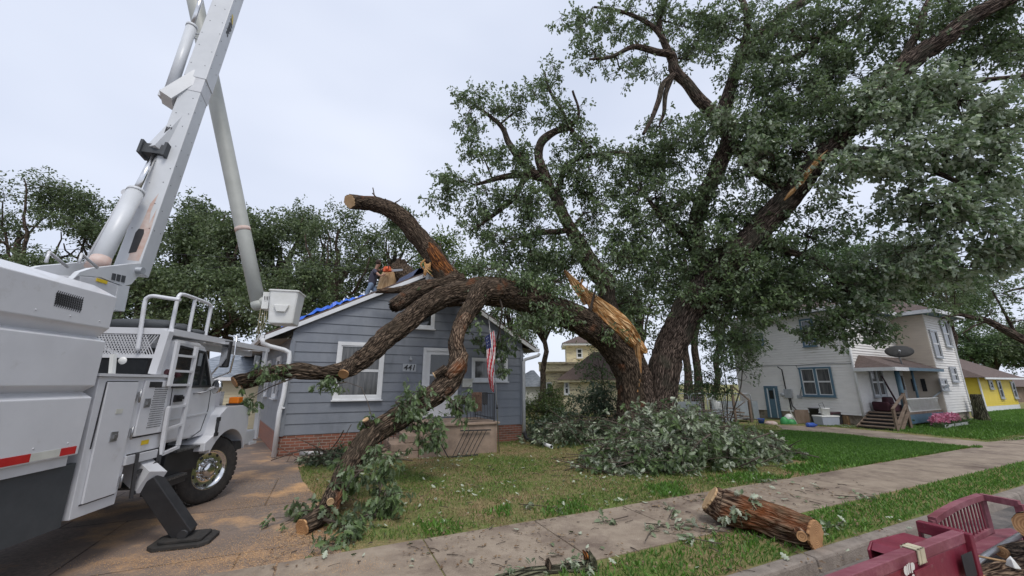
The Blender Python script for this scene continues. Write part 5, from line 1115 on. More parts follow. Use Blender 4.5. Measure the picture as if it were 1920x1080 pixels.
m_=MB(); m_.bar(rod_end,B0+bd*BL*.425,.22,.22); m_.build('clevis_bracket','boompaint',cy,recalc=False)
ru=MB(); cc=c0; ru.tube([c0-UP*.02,c0+(c1-c0)*.10],[.125,.1065],seg=24); ru.build('rust_patch','rustpaint',cy,recalc=False)
# upper cylinder
e0=P(316,180,(B0+bd*BL*.55)[1]-.25); e2=P(383,-20,(B0+bd*BL*.93)[1]-.30); e1=e0+(e2-e0)*.62
m_=MB(); m_.tube([e0,e1],.085,seg=20); m_.tube([e1-(e1-e0)*.02,e1+(e1-e0)*.012],.093,seg=20); c2=m_.build('arm_cylinder','boompaint',tk,recalc=False)
m_=MB(); m_.tube([e1,e2+(e2-e1)*.2],.036,seg=12); m_.build('piston_rod','chrome',c2,recalc=False)
m_=MB(); br0=B0+bd*BL*.56; m_.bar(e0-bu*.13,e0+bu*.13,.10,.12,up=bd)
m_.bar(e0-bd*.12,br0+bd*.02,.34,.20,up=bd); m_.build('cylinder_bracket','boompaint',c2,recalc=False)
m_=MB(); m_.bar(e0-bu*.14+bd*.07,e0+bu*.05+bd*.07,.05,.06); m_.build('fitting','blackpanel',c2,recalc=False)
m_=MB(); ft=.885; q=B0+bd*BL*ft; m_.bar(q-bd*.0+(e2-q)*.1-bu*.12,q+(e2-q)*.25+bu*.16,.16,.10); m_.build('boom_bracket','rustpaint',lb,recalc=False)
m_=MB(); m_.tube([B0+bd*BL*.94+bu2*su*.24,B0+bd*BL*1.02+bu2*su*.24],.07,seg=12); m_.lathe(B0+bd*BL*.94+bu2*su*.24,[(.07,0),(.05,.06),(0,.08)],-bd,12,caps=False); m_.build('end_cover','boompaint',lb,recalc=False)
m_=MB(); m_.tube([e1+(e1-e0)*(-.12),B0+bd*BL*.74-bu*.1],.014,seg=6); m_.tube([e1+(e1-e0)*(-.14),B0+bd*BL*.70-bu*.1],.014,seg=6); m_.build('stay','galv',c2,recalc=False)
# upper boom
A1=P(484,568,7.6); A0=P(353,-60,B1[1]+.25); ad=unit(A1-A0)
m_=MB(); n_=6; 
m_.tube([A0+(A1-A0)*t for t in np.linspace(0,1,7)],[.165,.160,.155,.148,.142,.136,.130],seg=20); ub=m_.build('upper_boom','boomgrey',tk,recalc=False)
m_=MB(); q=A0+(A1-A0)*.80; m_.tube([q,q+ad*.09],[.1415,.1405],seg=20); m_.build('boom_band','rustpaint',ub,recalc=False)
m_=MB(); m_.tube([A0-np.array((.15,0,0)),B1+np.array((.2,0,0))],.16,seg=18); m_.build('elbow','boompaint',tk,recalc=False)
m_=MB(); m_.tube([A1-ad*.02,A1+ad*.07,A1+ad*.13],[.132,.13,.10],seg=20); m_.lathe(A1+np.array((-.05,0,.02)),[(.10,0),(.12,.08),(.10,.25)],(1,.1,0),14); m_.build('boom_tip','boomgrey',ub,recalc=False)
# bucket
bc=P(536,578,7.75); ax_=np.array((.97,.24,0)); ay_=np.array((-.24,.97,0)); bk=MB()
def bsec(s_,z): return [bc+ax_*x*s_+ay_*y*s_+UP*z for x,y in ((-.27,-.24),(-.24,-.27),(.24,-.27),(.27,-.24),(.27,.24),(.24,.27),(-.24,.27),(-.27,.24))]
secs=[bsec(.78,-.345),bsec(.82,-.33),bsec(.97,.29),bsec(1.04,.30),bsec(1.04,.33),bsec(.96,.33),bsec(.92,.2),bsec(.76,-.30)]
V=[p for s_ in secs for p in s_]; fs=[tuple(range(8))[::-1],tuple(range(56,64))]
for j in range(7): fs+=[(j*8+k,j*8+(k+1)%8,(j+1)*8+(k+1)%8,(j+1)*8+k) for k in range(8)]
bk.add(V,fs); bko=bk.build('bucket','whiteplastic',tk,bevel=.008)
m_=MB(); m_.prism([bc+ax_*x-ay_*(.262-.10*(0.1-z)*.3)+UP*z for x,z in ((-.14,.02),(.14,.02),(.08,-.12),(-.08,-.12))],-ay_*.035); m_.build('bucket_step','whiteplastic',bko,bevel=.01)
m_=MB(); m_.bar(bc-ax_*.40+UP*.12,bc-ax_*.28+UP*.12,.30,.34,up=UP); m_.bar(A1+np.array((.1,0,0)),bc-ax_*.36+UP*.1,.12,.12); m_.build('bucket_mount','whiteplastic',bko,recalc=False)
m_=MB(); c=bc-ax_*.36-ay_*.16+UP*.2
for k in range(3): m_.tube([c+ax_*.04*k,c+ax_*(.04*k+.01)-UP*.07],.008,seg=5)
m_.build('control_lever','black',bko,recalc=False)
m_=MB()
for k in range(4):
    p=bc-ax_*(.42-.035*k)-ay_*.10+UP*.05; m_.tube([p,p-UP*.35+ax_*.01*k,p-UP*(.62+.1*(k%2))-ax_*.02*k],.006,seg=5)
tag(m_.build('hanging_rope','rope',None,loc=bc-ax_*.4,recalc=False),'tan ropes dangling below the bucket of the raised boom','rope')

# hoses on the boom, rivets on the box, inner frame behind the cab window
m_=MB()
for k in range(3):
    q=B0+bd*BL*.37-bu2*(.05+.03*k)+bk2*skk*.21; w_=B0+bd*BL*.47+bk2*skk*(.28+.03*k)-bu2*.02*k; e_=rod_end+np.array((.02*k,0,-.02)); m_.tube(list(smooth(np.array([[*q,0],[*((q+e_)/2-bd*.12),0],[*e_,0]]),.05)[:,:3]),.012,seg=6)
m_.build('hose','black',cy,recalc=False)
m_=MB()
for k in range(3):
    a_=e0-bu*(.10-.05*k)+bd*.05; m_.tube([a_,a_+bd*.05-bk2*.03,a_+bd*.12+bu*.16,a_+bd*.02+bu*.22],.010,seg=6)
m_.build('hose','black',c2,recalc=False)
m_=MB()
for a_ in np.arange(-1.2,3.95,.32):
    for z_ in (1.30,2.46): m_.lathe(T.pt(a_,z_,.0),[(.009,0),(.007,.004),(0,.005)],TN,6,caps=False)
m_.build('rivet','truckwhite2',box,recalc=False)
m_=MB(); p_=trp(230,676,.25); m_.lathe(p_,[(.0,.02),(.035,.02),(.045,0)],-TF,14,caps=False); m_.bar(trp(213,664,.24),trp(209,708,.24),.05,.04); m_.build('rear_lamp_post','whiteplastic',tk,recalc=False)
for (a_,z_,w_,h_,m1) in ((4.47,1.55,.09,.05,'cream_tape'),(5.0,1.16,.12,.05,'yellow'),(2.9,2.10,.16,.10,'cream_tape')):
    m_=MB(); o_=-.0165 if a_<4.7 and a_>4.1 else (-.036 if a_>4.7 else .001); m_.wbox(T,a_-w_/2,a_+w_/2,z_-h_/2,z_+h_/2,o_,o_+.003)
    if a_>4.1: m_.build('sticker',m1,cab_)
# ------------------------------------------------ trees
def X(u,v,Y,rp): p=P(u,v,Y); return (p[0],p[1],p[2],pxr(u,v,Y,rp))
def XL(*a): return [X(*q) for q in a]
class Tree:
    def __init__(s): s.bk=Bark(); s.sk=[]; s.L=[]; s.L2=[]; s.tw=[]
    def limb(s,pts,seg=10,amp=0.,step=.2,wob=0.,**k):
        c=s.bk.limb(pts,seg=seg,amp=amp,step=step,wob=wob,**k); s.sk+= [(p,pts[min(len(pts)-1,int(i/len(c)*len(pts)))][3]) for i,p in enumerate(c) if i>len(c)*.15]; return c
    def blob(s,u,v,Y,ru,rv,dens=1.,size=.13,k=9,droop=.3,alt=0,depth=.8,cl=5.,sp=9,att=True,cs=.26,wind=None,rad=.10):
        C=P(u,v,Y); rx=pxr(u,v,Y,ru); rz=pxr(u,v,Y,rv); s.blob3(C,np.array((rx,max(rx,rz)*depth,rz)),dens,size,k,droop,alt,cl,sp,att,cs,wind,rad)
    def blob3(s,C,rr,dens=1.,size=.13,k=9,droop=.3,alt=0,cl=5.,sp=9,att=True,cs=.26,wind=None,rad=.10):
        main=None
        if s.sk and att:
            D=np.array([p for p,_ in s.sk]); d=np.linalg.norm(D-C,axis=1); i=int(np.argmin(d)); A=D[i]; r0=min(s.sk[i][1]*.7,.022+.018*d[i]); L=d[i]
            off=RNG.normal(size=3)*L*.12; m1=A+(C-A)*.35+off+np.array((0,0,.06*L)); m2=A+(C-A)*.7+off*.6+np.array((0,0,.05*L))
            pts=[(*A,r0),(*m1,r0*.8),(*m2,r0*.6),(*C,r0*.4)]; main=s.bk.limb(pts,seg=6,step=.3,wob=.08)
            for p in main[len(main)//2:]: s.sk.append((p,r0*.5))
        n=max(2,int(rr[0]*rr[2]*3.14*cl*dens+.5)); q=unit(RNG.normal(size=(n,3)))*RNG.uniform(.15,1.,(n,1))**.5; cc=C+q*rr
        for c in cc:
            if main is not None:
                a=main[int(len(main)*RNG.uniform(.35,.99))]; m=(a+c)/2+RNG.normal(size=3)*.12*np.linalg.norm(c-a); s.bk.limb([(*a,.014),(*m,.010),(*c,.005)],seg=4,step=.35)
            ns=max(3,int(sp*RNG.uniform(.5,1.5))); sc=c+RNG.normal(size=(ns,3))*cs*np.array((1,1,.75)); s.tw.append((np.repeat(c[None],ns,0),sc))
            dr=unit(sc-c+RNG.normal(size=(ns,3))*.1)*.8+unit(c-C+1e-6)*.3
            if wind is not None: dr=dr+np.array(wind)
            (s.L2 if alt else s.L).append(sprays(sc,dr,k,size,droop=droop,rad=rad))
    def leaves(s,name,par,m,m2=None,t=T_MID):
        if s.L: leafmesh(name,*cat(s.L),t,m,par)
        if s.L2: leafmesh(name,*cat(s.L2),t,m2 or m,par)
    def twigmesh(s,name,par,m,r=.004):
        if not s.tw: return
        A=np.concatenate([a for a,_ in s.tw]); B=np.concatenate([b for _,b in s.tw]); n=len(A); d=unit(B-A); u=unit(np.cross(d,np.array((.3,.5,.8)))); w=np.cross(d,u)
        V=np.zeros((n,6,3)); 
        for k in range(3):
            a=2*math.pi*k/3; o=(math.cos(a)*u+math.sin(a)*w); V[:,k]=A+o*r*1.5; V[:,3+k]=B+o*r*.7
        fs=np.array([(0,1,4,3),(1,2,5,4),(2,0,3,5)]); L=(np.arange(n)[:,None,None]*6+fs[None]).reshape(-1); nf=3*n
        me=bpy.data.meshes.new(name); off=OFF[par.name]; me.vertices.add(6*n); me.vertices.foreach_set('co',(V.reshape(-1,3)-off).astype(np.float32).reshape(-1))
        me.loops.add(len(L)); me.loops.foreach_set('vertex_index',L.astype(np.int32)); me.polygons.add(nf); me.polygons.foreach_set('loop_start',(np.arange(nf)*4).astype(np.int32)); me.update(calc_edges=True); me.validate()
        return link(name,me,m,par)
# ======== the split oak
ok_=thing('oak_tree','huge old split oak with furrowed bark, one fork torn down onto the bungalow roof','tree',(4.55,13.6,0))
t=Tree()
t.limb(XL((1242,850,13.5,44),(1236,800,13.5,31),(1239,740,13.5,27),(1248,690,13.4,27),(1264,640,13.4,27),(1290,588,13.3,28),(1325,538,13.2,30),(1360,500,12.9,28),(1405,450,12.5,23),(1440,410,12.2,22),(1478,370,11.9,22),(1512,325,11.5,20),(1548,283,11.2,18),(1600,230,10.8,17),(1650,172,10.4,18),(1700,122,10.,18),(1760,76,9.6,16),(1830,28,9.2,14),(1930,-20,8.8,12),(2060,-60,8.5,7)),seg=60,amp=.055,step=.05,wob=.06)
t.limb(XL((1213,850,13.5,36),(1212,780,13.5,27),(1210,730,13.45,19),(1207,695,13.4,11),(1206,670,13.4,3)),seg=40,amp=.06,step=.05)
t.limb(XL((1335,552,13.3,20),(1313,480,13.5,15),(1306,420,13.4,14),(1325,360,13.2,14),(1350,310,13.,15),(1369,260,12.8,15),(1358,212,12.7,13),(1375,140,12.5,11),(1402,88,12.3,10),(1445,48,12.1,9),(1512,0,12,8),(1570,-40,12,4)),seg=28,amp=.03,step=.06,wob=.1)
t.limb(XL((1362,232,12.7,12),(1325,196,12.5,11),(1292,166,12.4,10),(1268,132,12.3,10),(1262,105,12.2,8),(1235,99,12.,6),(1198,90,11.9,5),(1150,104,11.6,3.5),(1105,112,11.4,2)),seg=14,amp=.01,step=.1,wob=.1)
t.limb(XL((1264,118,12.3,7),(1243,80,12.3,6),(1235,40,12.2,5),(1252,-10,12.2,4)),seg=10,step=.12,wob=.08)
t.limb(XL((1255,100,12.2,6),(1225,48,12.,4.5),(1180,25,11.8,3.5),(1115,14,11.6,2)),seg=8,step=.12,wob=.08)
t.limb(XL((1266,140,12.3,6),(1242,160,12.3,5.5),(1235,190,12.2,5),(1222,225,12.2,4),(1206,250,12.1,3)),seg=8,step=.1,wob=.06)
t.limb(XL((1262,142,12.3,5),(1248,175,12.4,4.5),(1246,210,12.4,3.5),(1236,232,12.4,2)),seg=8,step=.1,wob=.06)
t.limb(XL((1378,135,12.5,8),(1400,60,12.5,6),(1395,10,12.5,5),(1370,-30,12.5,4)),seg=8,step=.12,wob=.08)
t.limb(XL((1440,50,12.1,6),(1480,70,11.8,5),(1540,75,11.5,5),(1610,85,11.2,3)),seg=8,step=.12,wob=.12)
t.limb(XL((1392,105,12.3,8),(1450,110,12,7),(1500,105,11.6,6),(1560,60,11.3,5),(1620,20,11,3)),seg=8,step=.12,wob=.15)
t.limb(XL((1690,130,10.1,9),(1720,60,10,7),(1740,0,10,5),(1750,-40,10,3)),seg=8,step=.12,wob=.1)
t.limb(XL((1620,210,10.6,8),(1690,190,10,6),(1760,170,9.7,5),(1850,150,9.5,4),(1930,140,9.3,3)),seg=8,step=.12,wob=.14)
t.limb(XL((1480,370,11.9,12),(1430,330,12.2,9),(1400,300,12.4,8),(1385,270,12.5,5)),seg=10,step=.12,wob=.1)
t.limb(XL((1560,275,11.1,8),(1640,290,10.4,6),(1720,310,10,5),(1800,350,9.8,4),(1850,400,9.8,3)),seg=8,step=.12,wob=.15)
t.limb(XL((1405,455,12.5,9),(1470,470,12.2,7),(1540,500,12,5),(1600,560,12,4),(1630,610,12,3)),seg=8,step=.12,wob=.15)
t.limb(XL((1310,470,13.5,9),(1270,430,13.4,7),(1235,400,13.3,5),(1200,350,13.2,3)),seg=8,step=.12,wob=.12)
# middle stem
t.limb(XL((1172,690,13.6,18),(1155,620,13.8,17),(1140,565,13.7,16),(1132,528,13.5,17),(1112,500,13.3,17),(1086,456,13.1,14),(1062,415,13.,11),(1045,378,12.9,10),(1030,350,12.9,9.5),(1015,316,12.8,9),(1010,288,12.8,8),(1019,262,12.7,8),(1042,244,12.6,7),(1068,236,12.5,6),(1085,212,12.5,3),(1075,170,12.4,2)),seg=26,amp=.03,step=.06,wob=.05)
t.limb(XL((1122,520,13.5,11),(1140,522,13.4,9),(1150,530,13.3,6)),seg=12,amp=.02,step=.05)
t.limb(XL((1022,335,12.9,8),(985,326,12.8,7),(940,332,12.6,5),(888,348,12.5,2.5)),seg=10,step=.1,wob=.07)
t.limb(XL((1005,328,12.8,8),(978,302,12.7,8),(955,268,12.6,6),(942,240,12.5,4.5),(905,208,12.4,3),(875,190,12.3,2)),seg=10,step=.1,wob=.07)
t.limb(XL((1042,368,12.9,6),(1055,322,12.9,5),(1085,296,12.9,5),(1130,290,12.9,4.5),(1185,287,13,3)),seg=8,step=.1,wob=.1)
t.limb(XL((985,330,12.8,6),(962,372,12.7,5),(925,400,12.6,4),(885,430,12.5,2)),seg=8,step=.1,wob=.1)
t.limb(XL((1068,236,12.5,4),(1085,260,12.5,3.5),(1110,275,12.6,2)),seg=6,step=.1,wob=.06)
t.limb(XL((1068,236,12.5,4),(1050,200,12.5,3.5),(1030,165,12.5,2.5),(1022,135,12.5,1.5)),seg=6,step=.1,wob=.06)
t.limb(XL((1070,430,13.,6),(1010,440,12.8,5),(960,450,12.7,3)),seg=6,step=.1,wob=.12)
BL_=[(882,185,12.3,34,32,.8),(868,228,12.3,22,30,.8),(925,215,12.4,38,26,.8),(985,205,12.5,38,32,.8),(1028,160,12.6,26,38,.8),(1058,212,12.6,38,32,.9),(1098,262,12.7,36,32,.9),(905,290,12.4,45,36,.8),(852,330,12.2,40,30,.8),(835,372,12.2,30,26,.8),(900,370,12.4,50,40,.8),(960,300,12.6,46,36,.8),(975,375,12.7,55,42,.8),(890,430,12.5,36,36,.8),(940,455,12.7,52,44,1),(1010,430,12.9,55,46,1),(1050,320,12.9,50,46,.9),(1110,330,13,50,46,1),(1130,400,13.2,50,50,1),(1172,292,13,46,36,.8),(1190,362,13.2,50,50,.9),(1000,490,12.9,60,26,1.1),(1058,500,13,50,30,1.1),
(1075,50,11.8,30,40,.8),(1108,102,11.6,44,26,.8),(1150,50,12,46,36,.7),(1160,128,11.8,34,18,.7),(1210,30,12.2,56,36,.7),(1215,108,12.2,46,22,.7),(1280,50,12.4,56,46,.9),(1302,112,12.4,36,36,.9),(1342,60,12.4,46,56,.9),
(1235,240,12.6,30,40,.9),(1272,290,12.8,50,46,1),(1322,250,12.8,42,46,1),(1240,360,13,55,46,1),(1290,400,13.4,55,55,.9),(1220,450,13.4,55,46,.9),(1170,480,13.2,46,36,1),(1300,480,13.6,55,46,.9),(1250,525,13.8,55,36,1),(1200,560,13.6,46,32,1),
(1420,150,12,65,65,1),(1400,40,12,56,50,.9),(1490,60,11.5,75,55,.9),(1580,40,11,85,55,1),(1500,165,11.5,75,55,1.1),(1590,135,11,75,55,1),(1680,60,10.5,75,55,1),(1780,60,10,85,55,1),(1870,40,9.8,75,65,1),(1862,110,10,75,46,1),(1420,240,12,65,56,1.1),(1480,270,11.5,65,56,1.1),(1560,215,11,75,46,1.1),(1430,330,12.3,56,56,1.),(1390,420,12.8,56,46,1.1),(1450,490,12.6,65,46,1.1),(1525,430,11.8,65,56,.7),(1560,520,12,75,46,1.1),(1480,560,12.4,75,36,1.2),(1420,575,12.6,56,36,1.2),(1600,590,12,56,36,1.1),(1635,630,12,34,26,.9),(1560,615,12.2,56,26,1),(1350,600,13,46,36,1),(1340,520,13,46,40,1),(1385,640,13,36,36,.8)]
BR_=[(1640,205,10,75,52,1),(1720,180,9.8,75,52,1),(1800,200,9.5,75,55,1.1),(1885,240,9.5,56,56,.8),(1600,320,10.4,66,52,.7),(1690,290,10,75,52,1),(1780,290,9.6,75,55,1.1),(1860,320,9.6,65,56,.9),(1700,385,10.2,60,50,.75),(1780,400,9.8,75,55,1),(1860,420,9.6,65,65,.9),(1740,480,10.4,75,46,1),(1820,500,10.2,75,46,1),(1640,480,11.2,55,50,.7),(1660,545,11.4,55,36,.9),(1450,290,11.,60,40,.6),(1380,230,11.5,40,40,.5),(1540,330,10.8,50,40,.45)]
BL_+=[(1222,300,13,44,46,.9),(1200,420,12.8,40,40,.8),(1345,455,12.2,44,36,.8),(1395,500,11.9,40,34,.8),(1375,560,12.2,40,30,.8),(1440,440,11.6,34,26,.7),(1310,560,12.4,34,24,.6)]
for b in BL_: t.blob(b[0],b[1],b[2],b[3]*1.08,b[4]*1.08,dens=b[5]*(1.1 if b[0]<1210 else (.95 if b[1]<130 else 1.3)),size=.14,cl=4.4,sp=12,k=9,cs=.22)
for b in BR_: t.blob(b[0],b[1],b[2],b[3],b[4],dens=b[5]*1.2,size=.175,cl=4.4,sp=11,k=9,cs=.23,alt=1,wind=(.75,-.1,-.1),droop=.45)
for (u,v,Y,ru,rv) in ((1400,330,11.8,60,50),(1320,340,12.6,46,40),(1100,440,12.4,60,50),(1060,560,11.9,60,30),(1190,620,12.9,36,24),(1340,480,12.4,60,50),(1010,380,12.2,46,40)): t.blob(u,v,Y,ru,rv,dens=.6,size=.14,cl=5,sp=8)
t.bk.build('trunk','bark',ok_); t.twigmesh('twigs',ok_,'twig')
t.leaves('crown',ok_,'leaf','leaf_silver')
# torn fork lying over the roof, its arms reaching the truck and the ground
f=Tree()
f.limb(XL((1188,850,13.4,40),(1185,800,13.4,29),(1184,745,13.35,26),(1177,700,13.25,26),(1160,658,13.1,27),(1131,627,12.8,28),(1088,600,12.4,26),(1042,582,12.1,25),(1000,567,11.8,26),(960,555,11.6,27),(915,546,11.3,26),(870,547,11.,23),(830,557,10.7,21),(793,577,10.35,20),(760,603,10.,20),(725,632,9.6,19.5),(695,657,9.2,19),(665,683,8.8,17),(642,696,8.5,16),(600,698,8.2,13),(550,694,7.95,14.5),(500,700,7.7,14),(452,714,7.5,13.5)),seg=72,amp=.055,step=.045,wob=.07,cap1=True)
endA=f.bk.last
c_=f.limb(XL((935,548,11.2,22),(905,550,10.9,22),(882,572,10.5,18),(865,603,10.2,15),(858,640,9.8,14),(862,668,9.5,16),(853,695,9.3,19),(828,722,8.95,20),(797,750,8.5,20),(758,776,8.0,21),(720,802,7.6,21),(690,832,7.2,21),(664,868,6.8,21.5),(646,905,6.4,20),(630,942,6.0,19),(608,968,5.72,17.5),(576,983,5.5,16)),seg=64,amp=.045,step=.04,wob=.11,cap1=True)
endB=f.bk.last
f.limb(XL((870,525,11.2,15),(825,532,11.0,12),(792,543,10.8,13),(762,559,10.6,14),(737,575,10.4,12.5)),seg=36,amp=.045,step=.05,cap1=False,jag=.08)
f.limb(XL((835,528,11.4,10),(790,532,11.3,7),(750,543,11.2,6.5),(710,546,11.1,4.5)),seg=20,amp=.03,step=.05,jag=.12)
fl_=f.bk.build('fallen_limb','bark_torn',ok_); fl_['label']='heavy torn-down fork arching from the trunk over the roof down to the driveway'
cutface(endA,fl_); cutface(endB,fl_,bulge=.015)
sb=Bark(); sb.limb(XL((655,682,8.5,13),(648,694,8.35,12),(644,701,8.25,11)),seg=24,amp=.01,step=.03,cap1=True); o=sb.build('branch_stub','bark_torn',fl_); cutface(sb.last,o)
sb=Bark(); sb.limb(XL((475,712,7.5,10),(452,712,7.32,11),(441,716,7.25,11)),seg=24,amp=.01,step=.03,cap1=True); o=sb.build('branch_stub','bark_torn',fl_); cutface(sb.last,o)
for (a,b,c,d) in (((700,815,7.4,7),(690,795,7.2,6),(686,788,7.15,6),0),((805,765,8.3,6),(790,765,8.2,5.5),(787,775,8.1,5.5),0),((835,690,8.9,7),(820,700,8.8,6),(815,703,8.78,6),0),((622,930,5.85,7),(618,936,5.75,7),(619,940,5.7,7),0)):
    sb=Bark(); sb.limb(XL(a,b,c),seg=14,amp=.0,step=.03,cap1=True); o=sb.build('branch_stub','bark_torn',fl_); cutface(sb.last,o,mats='cutwood_pale')
# broken stub rising from the roof
g_=Tree(); g_.limb(XL((868,545,11.9,24),(835,512,12.0,22),(815,485,12.,20),(800,462,12.,18),(778,435,11.95,18),(755,410,11.9,17),(728,392,11.8,15),(700,383,11.7,14),(675,379,11.4,14),(657,378,11.05,13.5)),seg=48,amp=.04,step=.05,wob=.04,cap1=True)
up_=g_.bk.build('rising_limb','bark_torn',fl_); cutface(g_.bk.last,up_,mats='cutwood_pale')
w_=Tree(); w_.limb(XL((800,455,11.88,8),(812,475,11.82,13),(825,495,11.82,15),(842,515,11.85,13),(856,530,11.9,7)),seg=20,amp=.03,step=.04); tw_=w_.bk.build('torn_wood','torn_orange',up_,sm=False)
w_=Bark()
for k in range(9):
    u=800+RNG.uniform(-4,12); v=492+RNG.uniform(-6,4); w_.limb(XL((u,v,11.8,1.8),(u-6+RNG.uniform(-6,8),v+10,11.7,1.6),(u-4+RNG.uniform(-8,10),v+RNG.uniform(14,26),11.7,.7)),seg=5,step=.05)
w_.build('splinter','splinter',up_)
w_=Tree(); w_.limb(XL((728,388,11.8,2.2),(718,380,11.7,1.8),(708,372,11.6,1.4),(698,362,11.6,1.)),seg=5,step=.1); w_.limb(XL((745,398,11.8,2),(737,384,11.8,1.6),(748,376,11.8,1),(752,372,11.8,.6)),seg=5,step=.1); w_.limb(XL((718,386,11.8,2),(704,372,11.8,1.4),(699,352,11.8,1.)),seg=5,step=.1); w_.limb(XL((758,408,11.8,2),(745,385,11.8,1.5),(728,378,11.8,1.),(722,372,11.8,.6)),seg=5,step=.1); w_.limb(XL((742,382,11.8,1.6),(752,392,11.7,1.4),(758,404,11.7,.8)),seg=5,step=.1)
w_.bk.build('dead_twigs','twig',up_)
# red inner bark patch on the hanging arm
w_=Bark(); w_.limb(XL((876,590,10.15,8),(863,612,9.95,12),(858,640,9.6,10),(860,658,9.4,5)),seg=28,amp=.03,step=.04); w_.build('bare_patch','bark_red',fl_)
w_=Bark(); w_.limb(XL((872,665,9.4,7),(858,688,9.1,11),(838,708,8.9,8)),seg=28,amp=.03,step=.04); w_.build('bare_patch','bark_red',fl_)
# bright splintered wood at the split
w_=Bark()
for (a,ww) in (([(1058,506,12.6,2),(1072,523,12.6,6),(1088,545,12.6,8),(1104,566,12.6,9)],1),([(1090,535,12.5,3),(1100,552,12.5,9),(1122,575,12.5,15),(1150,598,12.6,17),(1178,622,12.8,14),(1196,650,13.,8),(1201,672,13.05,4)],1),([(1098,545,12.45,2),(1110,570,12.4,9),(1135,596,12.45,13),(1162,620,12.6,12),(1188,646,12.8,7)],1),([(1120,560,12.6,2),(1140,580,12.6,9),(1165,605,12.7,10),(1190,635,12.9,7),(1198,700,12.95,4),(1196,735,12.9,1)],1),([(1197,640,12.95,5),(1205,655,12.9,7),(1212,662,12.9,3)],1)):
    w_.limb(XL(*a),seg=22,step=.04,amp=.0,wob=.03)
V=w_.V
for i in range(len(V)): 
    c=V[i].mean(0); V[i]=c+(V[i]-c)*(1+.28*np.array([noise.noise(Vector(B*np.array((14,14,1.6)))) for B in w_.B[i]])[:,None]*1.6)
sp_=w_.build('splintered_wood','splinter',ok_,sm=False); sp_['label']='bright tan splintered wood at the torn fork'
w_=Bark()
for k in range(26):
    tt=RNG.uniform(0,1); u=1085+105*tt; v=532+105*tt**.9; w_.limb(XL((u,v,12.6,2.2),(u+RNG.uniform(-4,5),v-RNG.uniform(4,11),12.55,1.3),(u+RNG.uniform(-6,6),v-RNG.uniform(9,22)*(.5+.5*(1-tt)),12.5,.4)),seg=4,step=.06)
w_.build('splinter','splinter',ok_)
w_=Bark()
for (a_,b_,e_,r_) in ((1497,1512,1530,5),(1505,1520,1545,5),(1488,1503,1516,4),(1510,1528,1552,3),(1470,1485,1500,4),(1500,1514,1526,3)):
    v0=372-(a_-1470)*1.05+RNG.uniform(-5,5); L_=(e_-a_)*1.1; w_.limb(XL((a_,v0,11.25-(a_-1470)*.006,r_*.3),(b_,v0-L_*.5,11.1-(a_-1470)*.006,r_),(e_,v0-L_,11.0-(a_-1470)*.006,r_*.25)),seg=10,step=.04,wob=.03)
w_.build('torn_wood','splinter',ok_,sm=False)
# leafy sprays hanging from the torn fork
h=Tree(); h.sk=[(p,.05) for p in c_]
HS=[(770,745,7.9,34,30),(745,758,7.5,24,24),(800,795,8.0,26,36),(815,820,7.9,24,26),(866,775,8.6,28,34),(872,745,8.6,20,24),(690,880,6.4,26,30),(715,905,6.3,26,30),(728,880,6.5,24,30),(725,930,6.2,22,24),(665,895,6.2,20,22),(708,850,6.9,24,22),(640,985,5.6,12,12),(645,1000,5.3,20,14),(622,1020,5.1,14,14),(668,990,5.6,20,12),(700,965,5.9,22,12),(740,960,6.1,22,10),(600,960,6.,14,8),(560,965,5.9,14,8),(655,1030,5.1,14,8),(700,795,7.4,16,12),(660,862,7.0,16,14),(930,655,12.0,30,18),(890,640,11.9,12,26),(955,645,12.0,24,18),(945,690,12.,12,10),(885,590,10.8,10,24),(625,722,8.3,8,8),(455,750,7.3,10,8),(500,700,7.4,4,10),(800,540,11.,7,10)]
for i,(u,v,Y,ru,rv) in enumerate(HS): h.blob(u,v,Y,ru,rv,dens=1.15,size=.125 if Y<9 else .13,k=8,droop=.9,cl=11,sp=7,cs=.12,rad=.05)
hb=thing('hanging_foliage','oak sprays of wilting green leaves hanging from the torn-down fork','foliage',(-1,8,1)) if False else fl_
h.bk.build('small_branches','twig',fl_); h.twigmesh('leaf_stalks',fl_,'twig',.003); h.leaves('foliage',fl_,'leaf',t=T_OAK)
# more crown foliage in front of the arch
h=Tree(); h.sk=[(np.array(X(1010,570,11.8,1)[:3]),.1),(np.array(X(1100,600,12.3,1)[:3]),.1)]
for (u,v,Y,ru,rv) in ((960,520,11.3,50,22),(1010,540,11.4,50,26),(1050,585,11.7,46,22),(1085,600,11.9,36,20),(1020,600,11.5,40,18),(905,505,11.6,40,20),(975,610,11.4,24,18),(1130,520,12,30,22),(1140,625,12.2,12,8),(900,535,10.8,8,8)): h.blob(u,v,Y,ru,rv,dens=1.,size=.13,k=9,droop=.6,cl=8,sp=8,cs=.18)
h.bk.build('small_branches','twig',fl_); h.twigmesh('leaf_stalks',fl_,'twig',.003); h.leaves('foliage',fl_,'leaf')
# ======== log on the roof being sawn
lgR=thing('roof_log','thick cut oak limb lying on the bungalow roof with a pale sawn face','log',P(750,540,16.3))
lb_=Bark(); lb_.limb(XL((718,575,16.3,19),(724,548,16.3,18),(730,525,16.3,17),(735,507,16.3,14)),seg=30,amp=.0,step=.06); ro=lb_.build('sapwood','stoop' if False else 'cutwood_pale',lgR)
lb_=Bark(); lb_.limb(XL((735,500,16.3,10),(752,508,16.3,16),(766,522,16.3,20),(790,540,16.3,20),(830,560,16.3,20)),seg=40,amp=.05,step=.05,wob=.03); lb_.limb(XL((752,520,16.3,13),(750,502,16.3,12),(752,487,16.3,9)),seg=24,amp=.04,step=.04,jag=.05); lb_.build('bark_part','bark_torn',lgR)
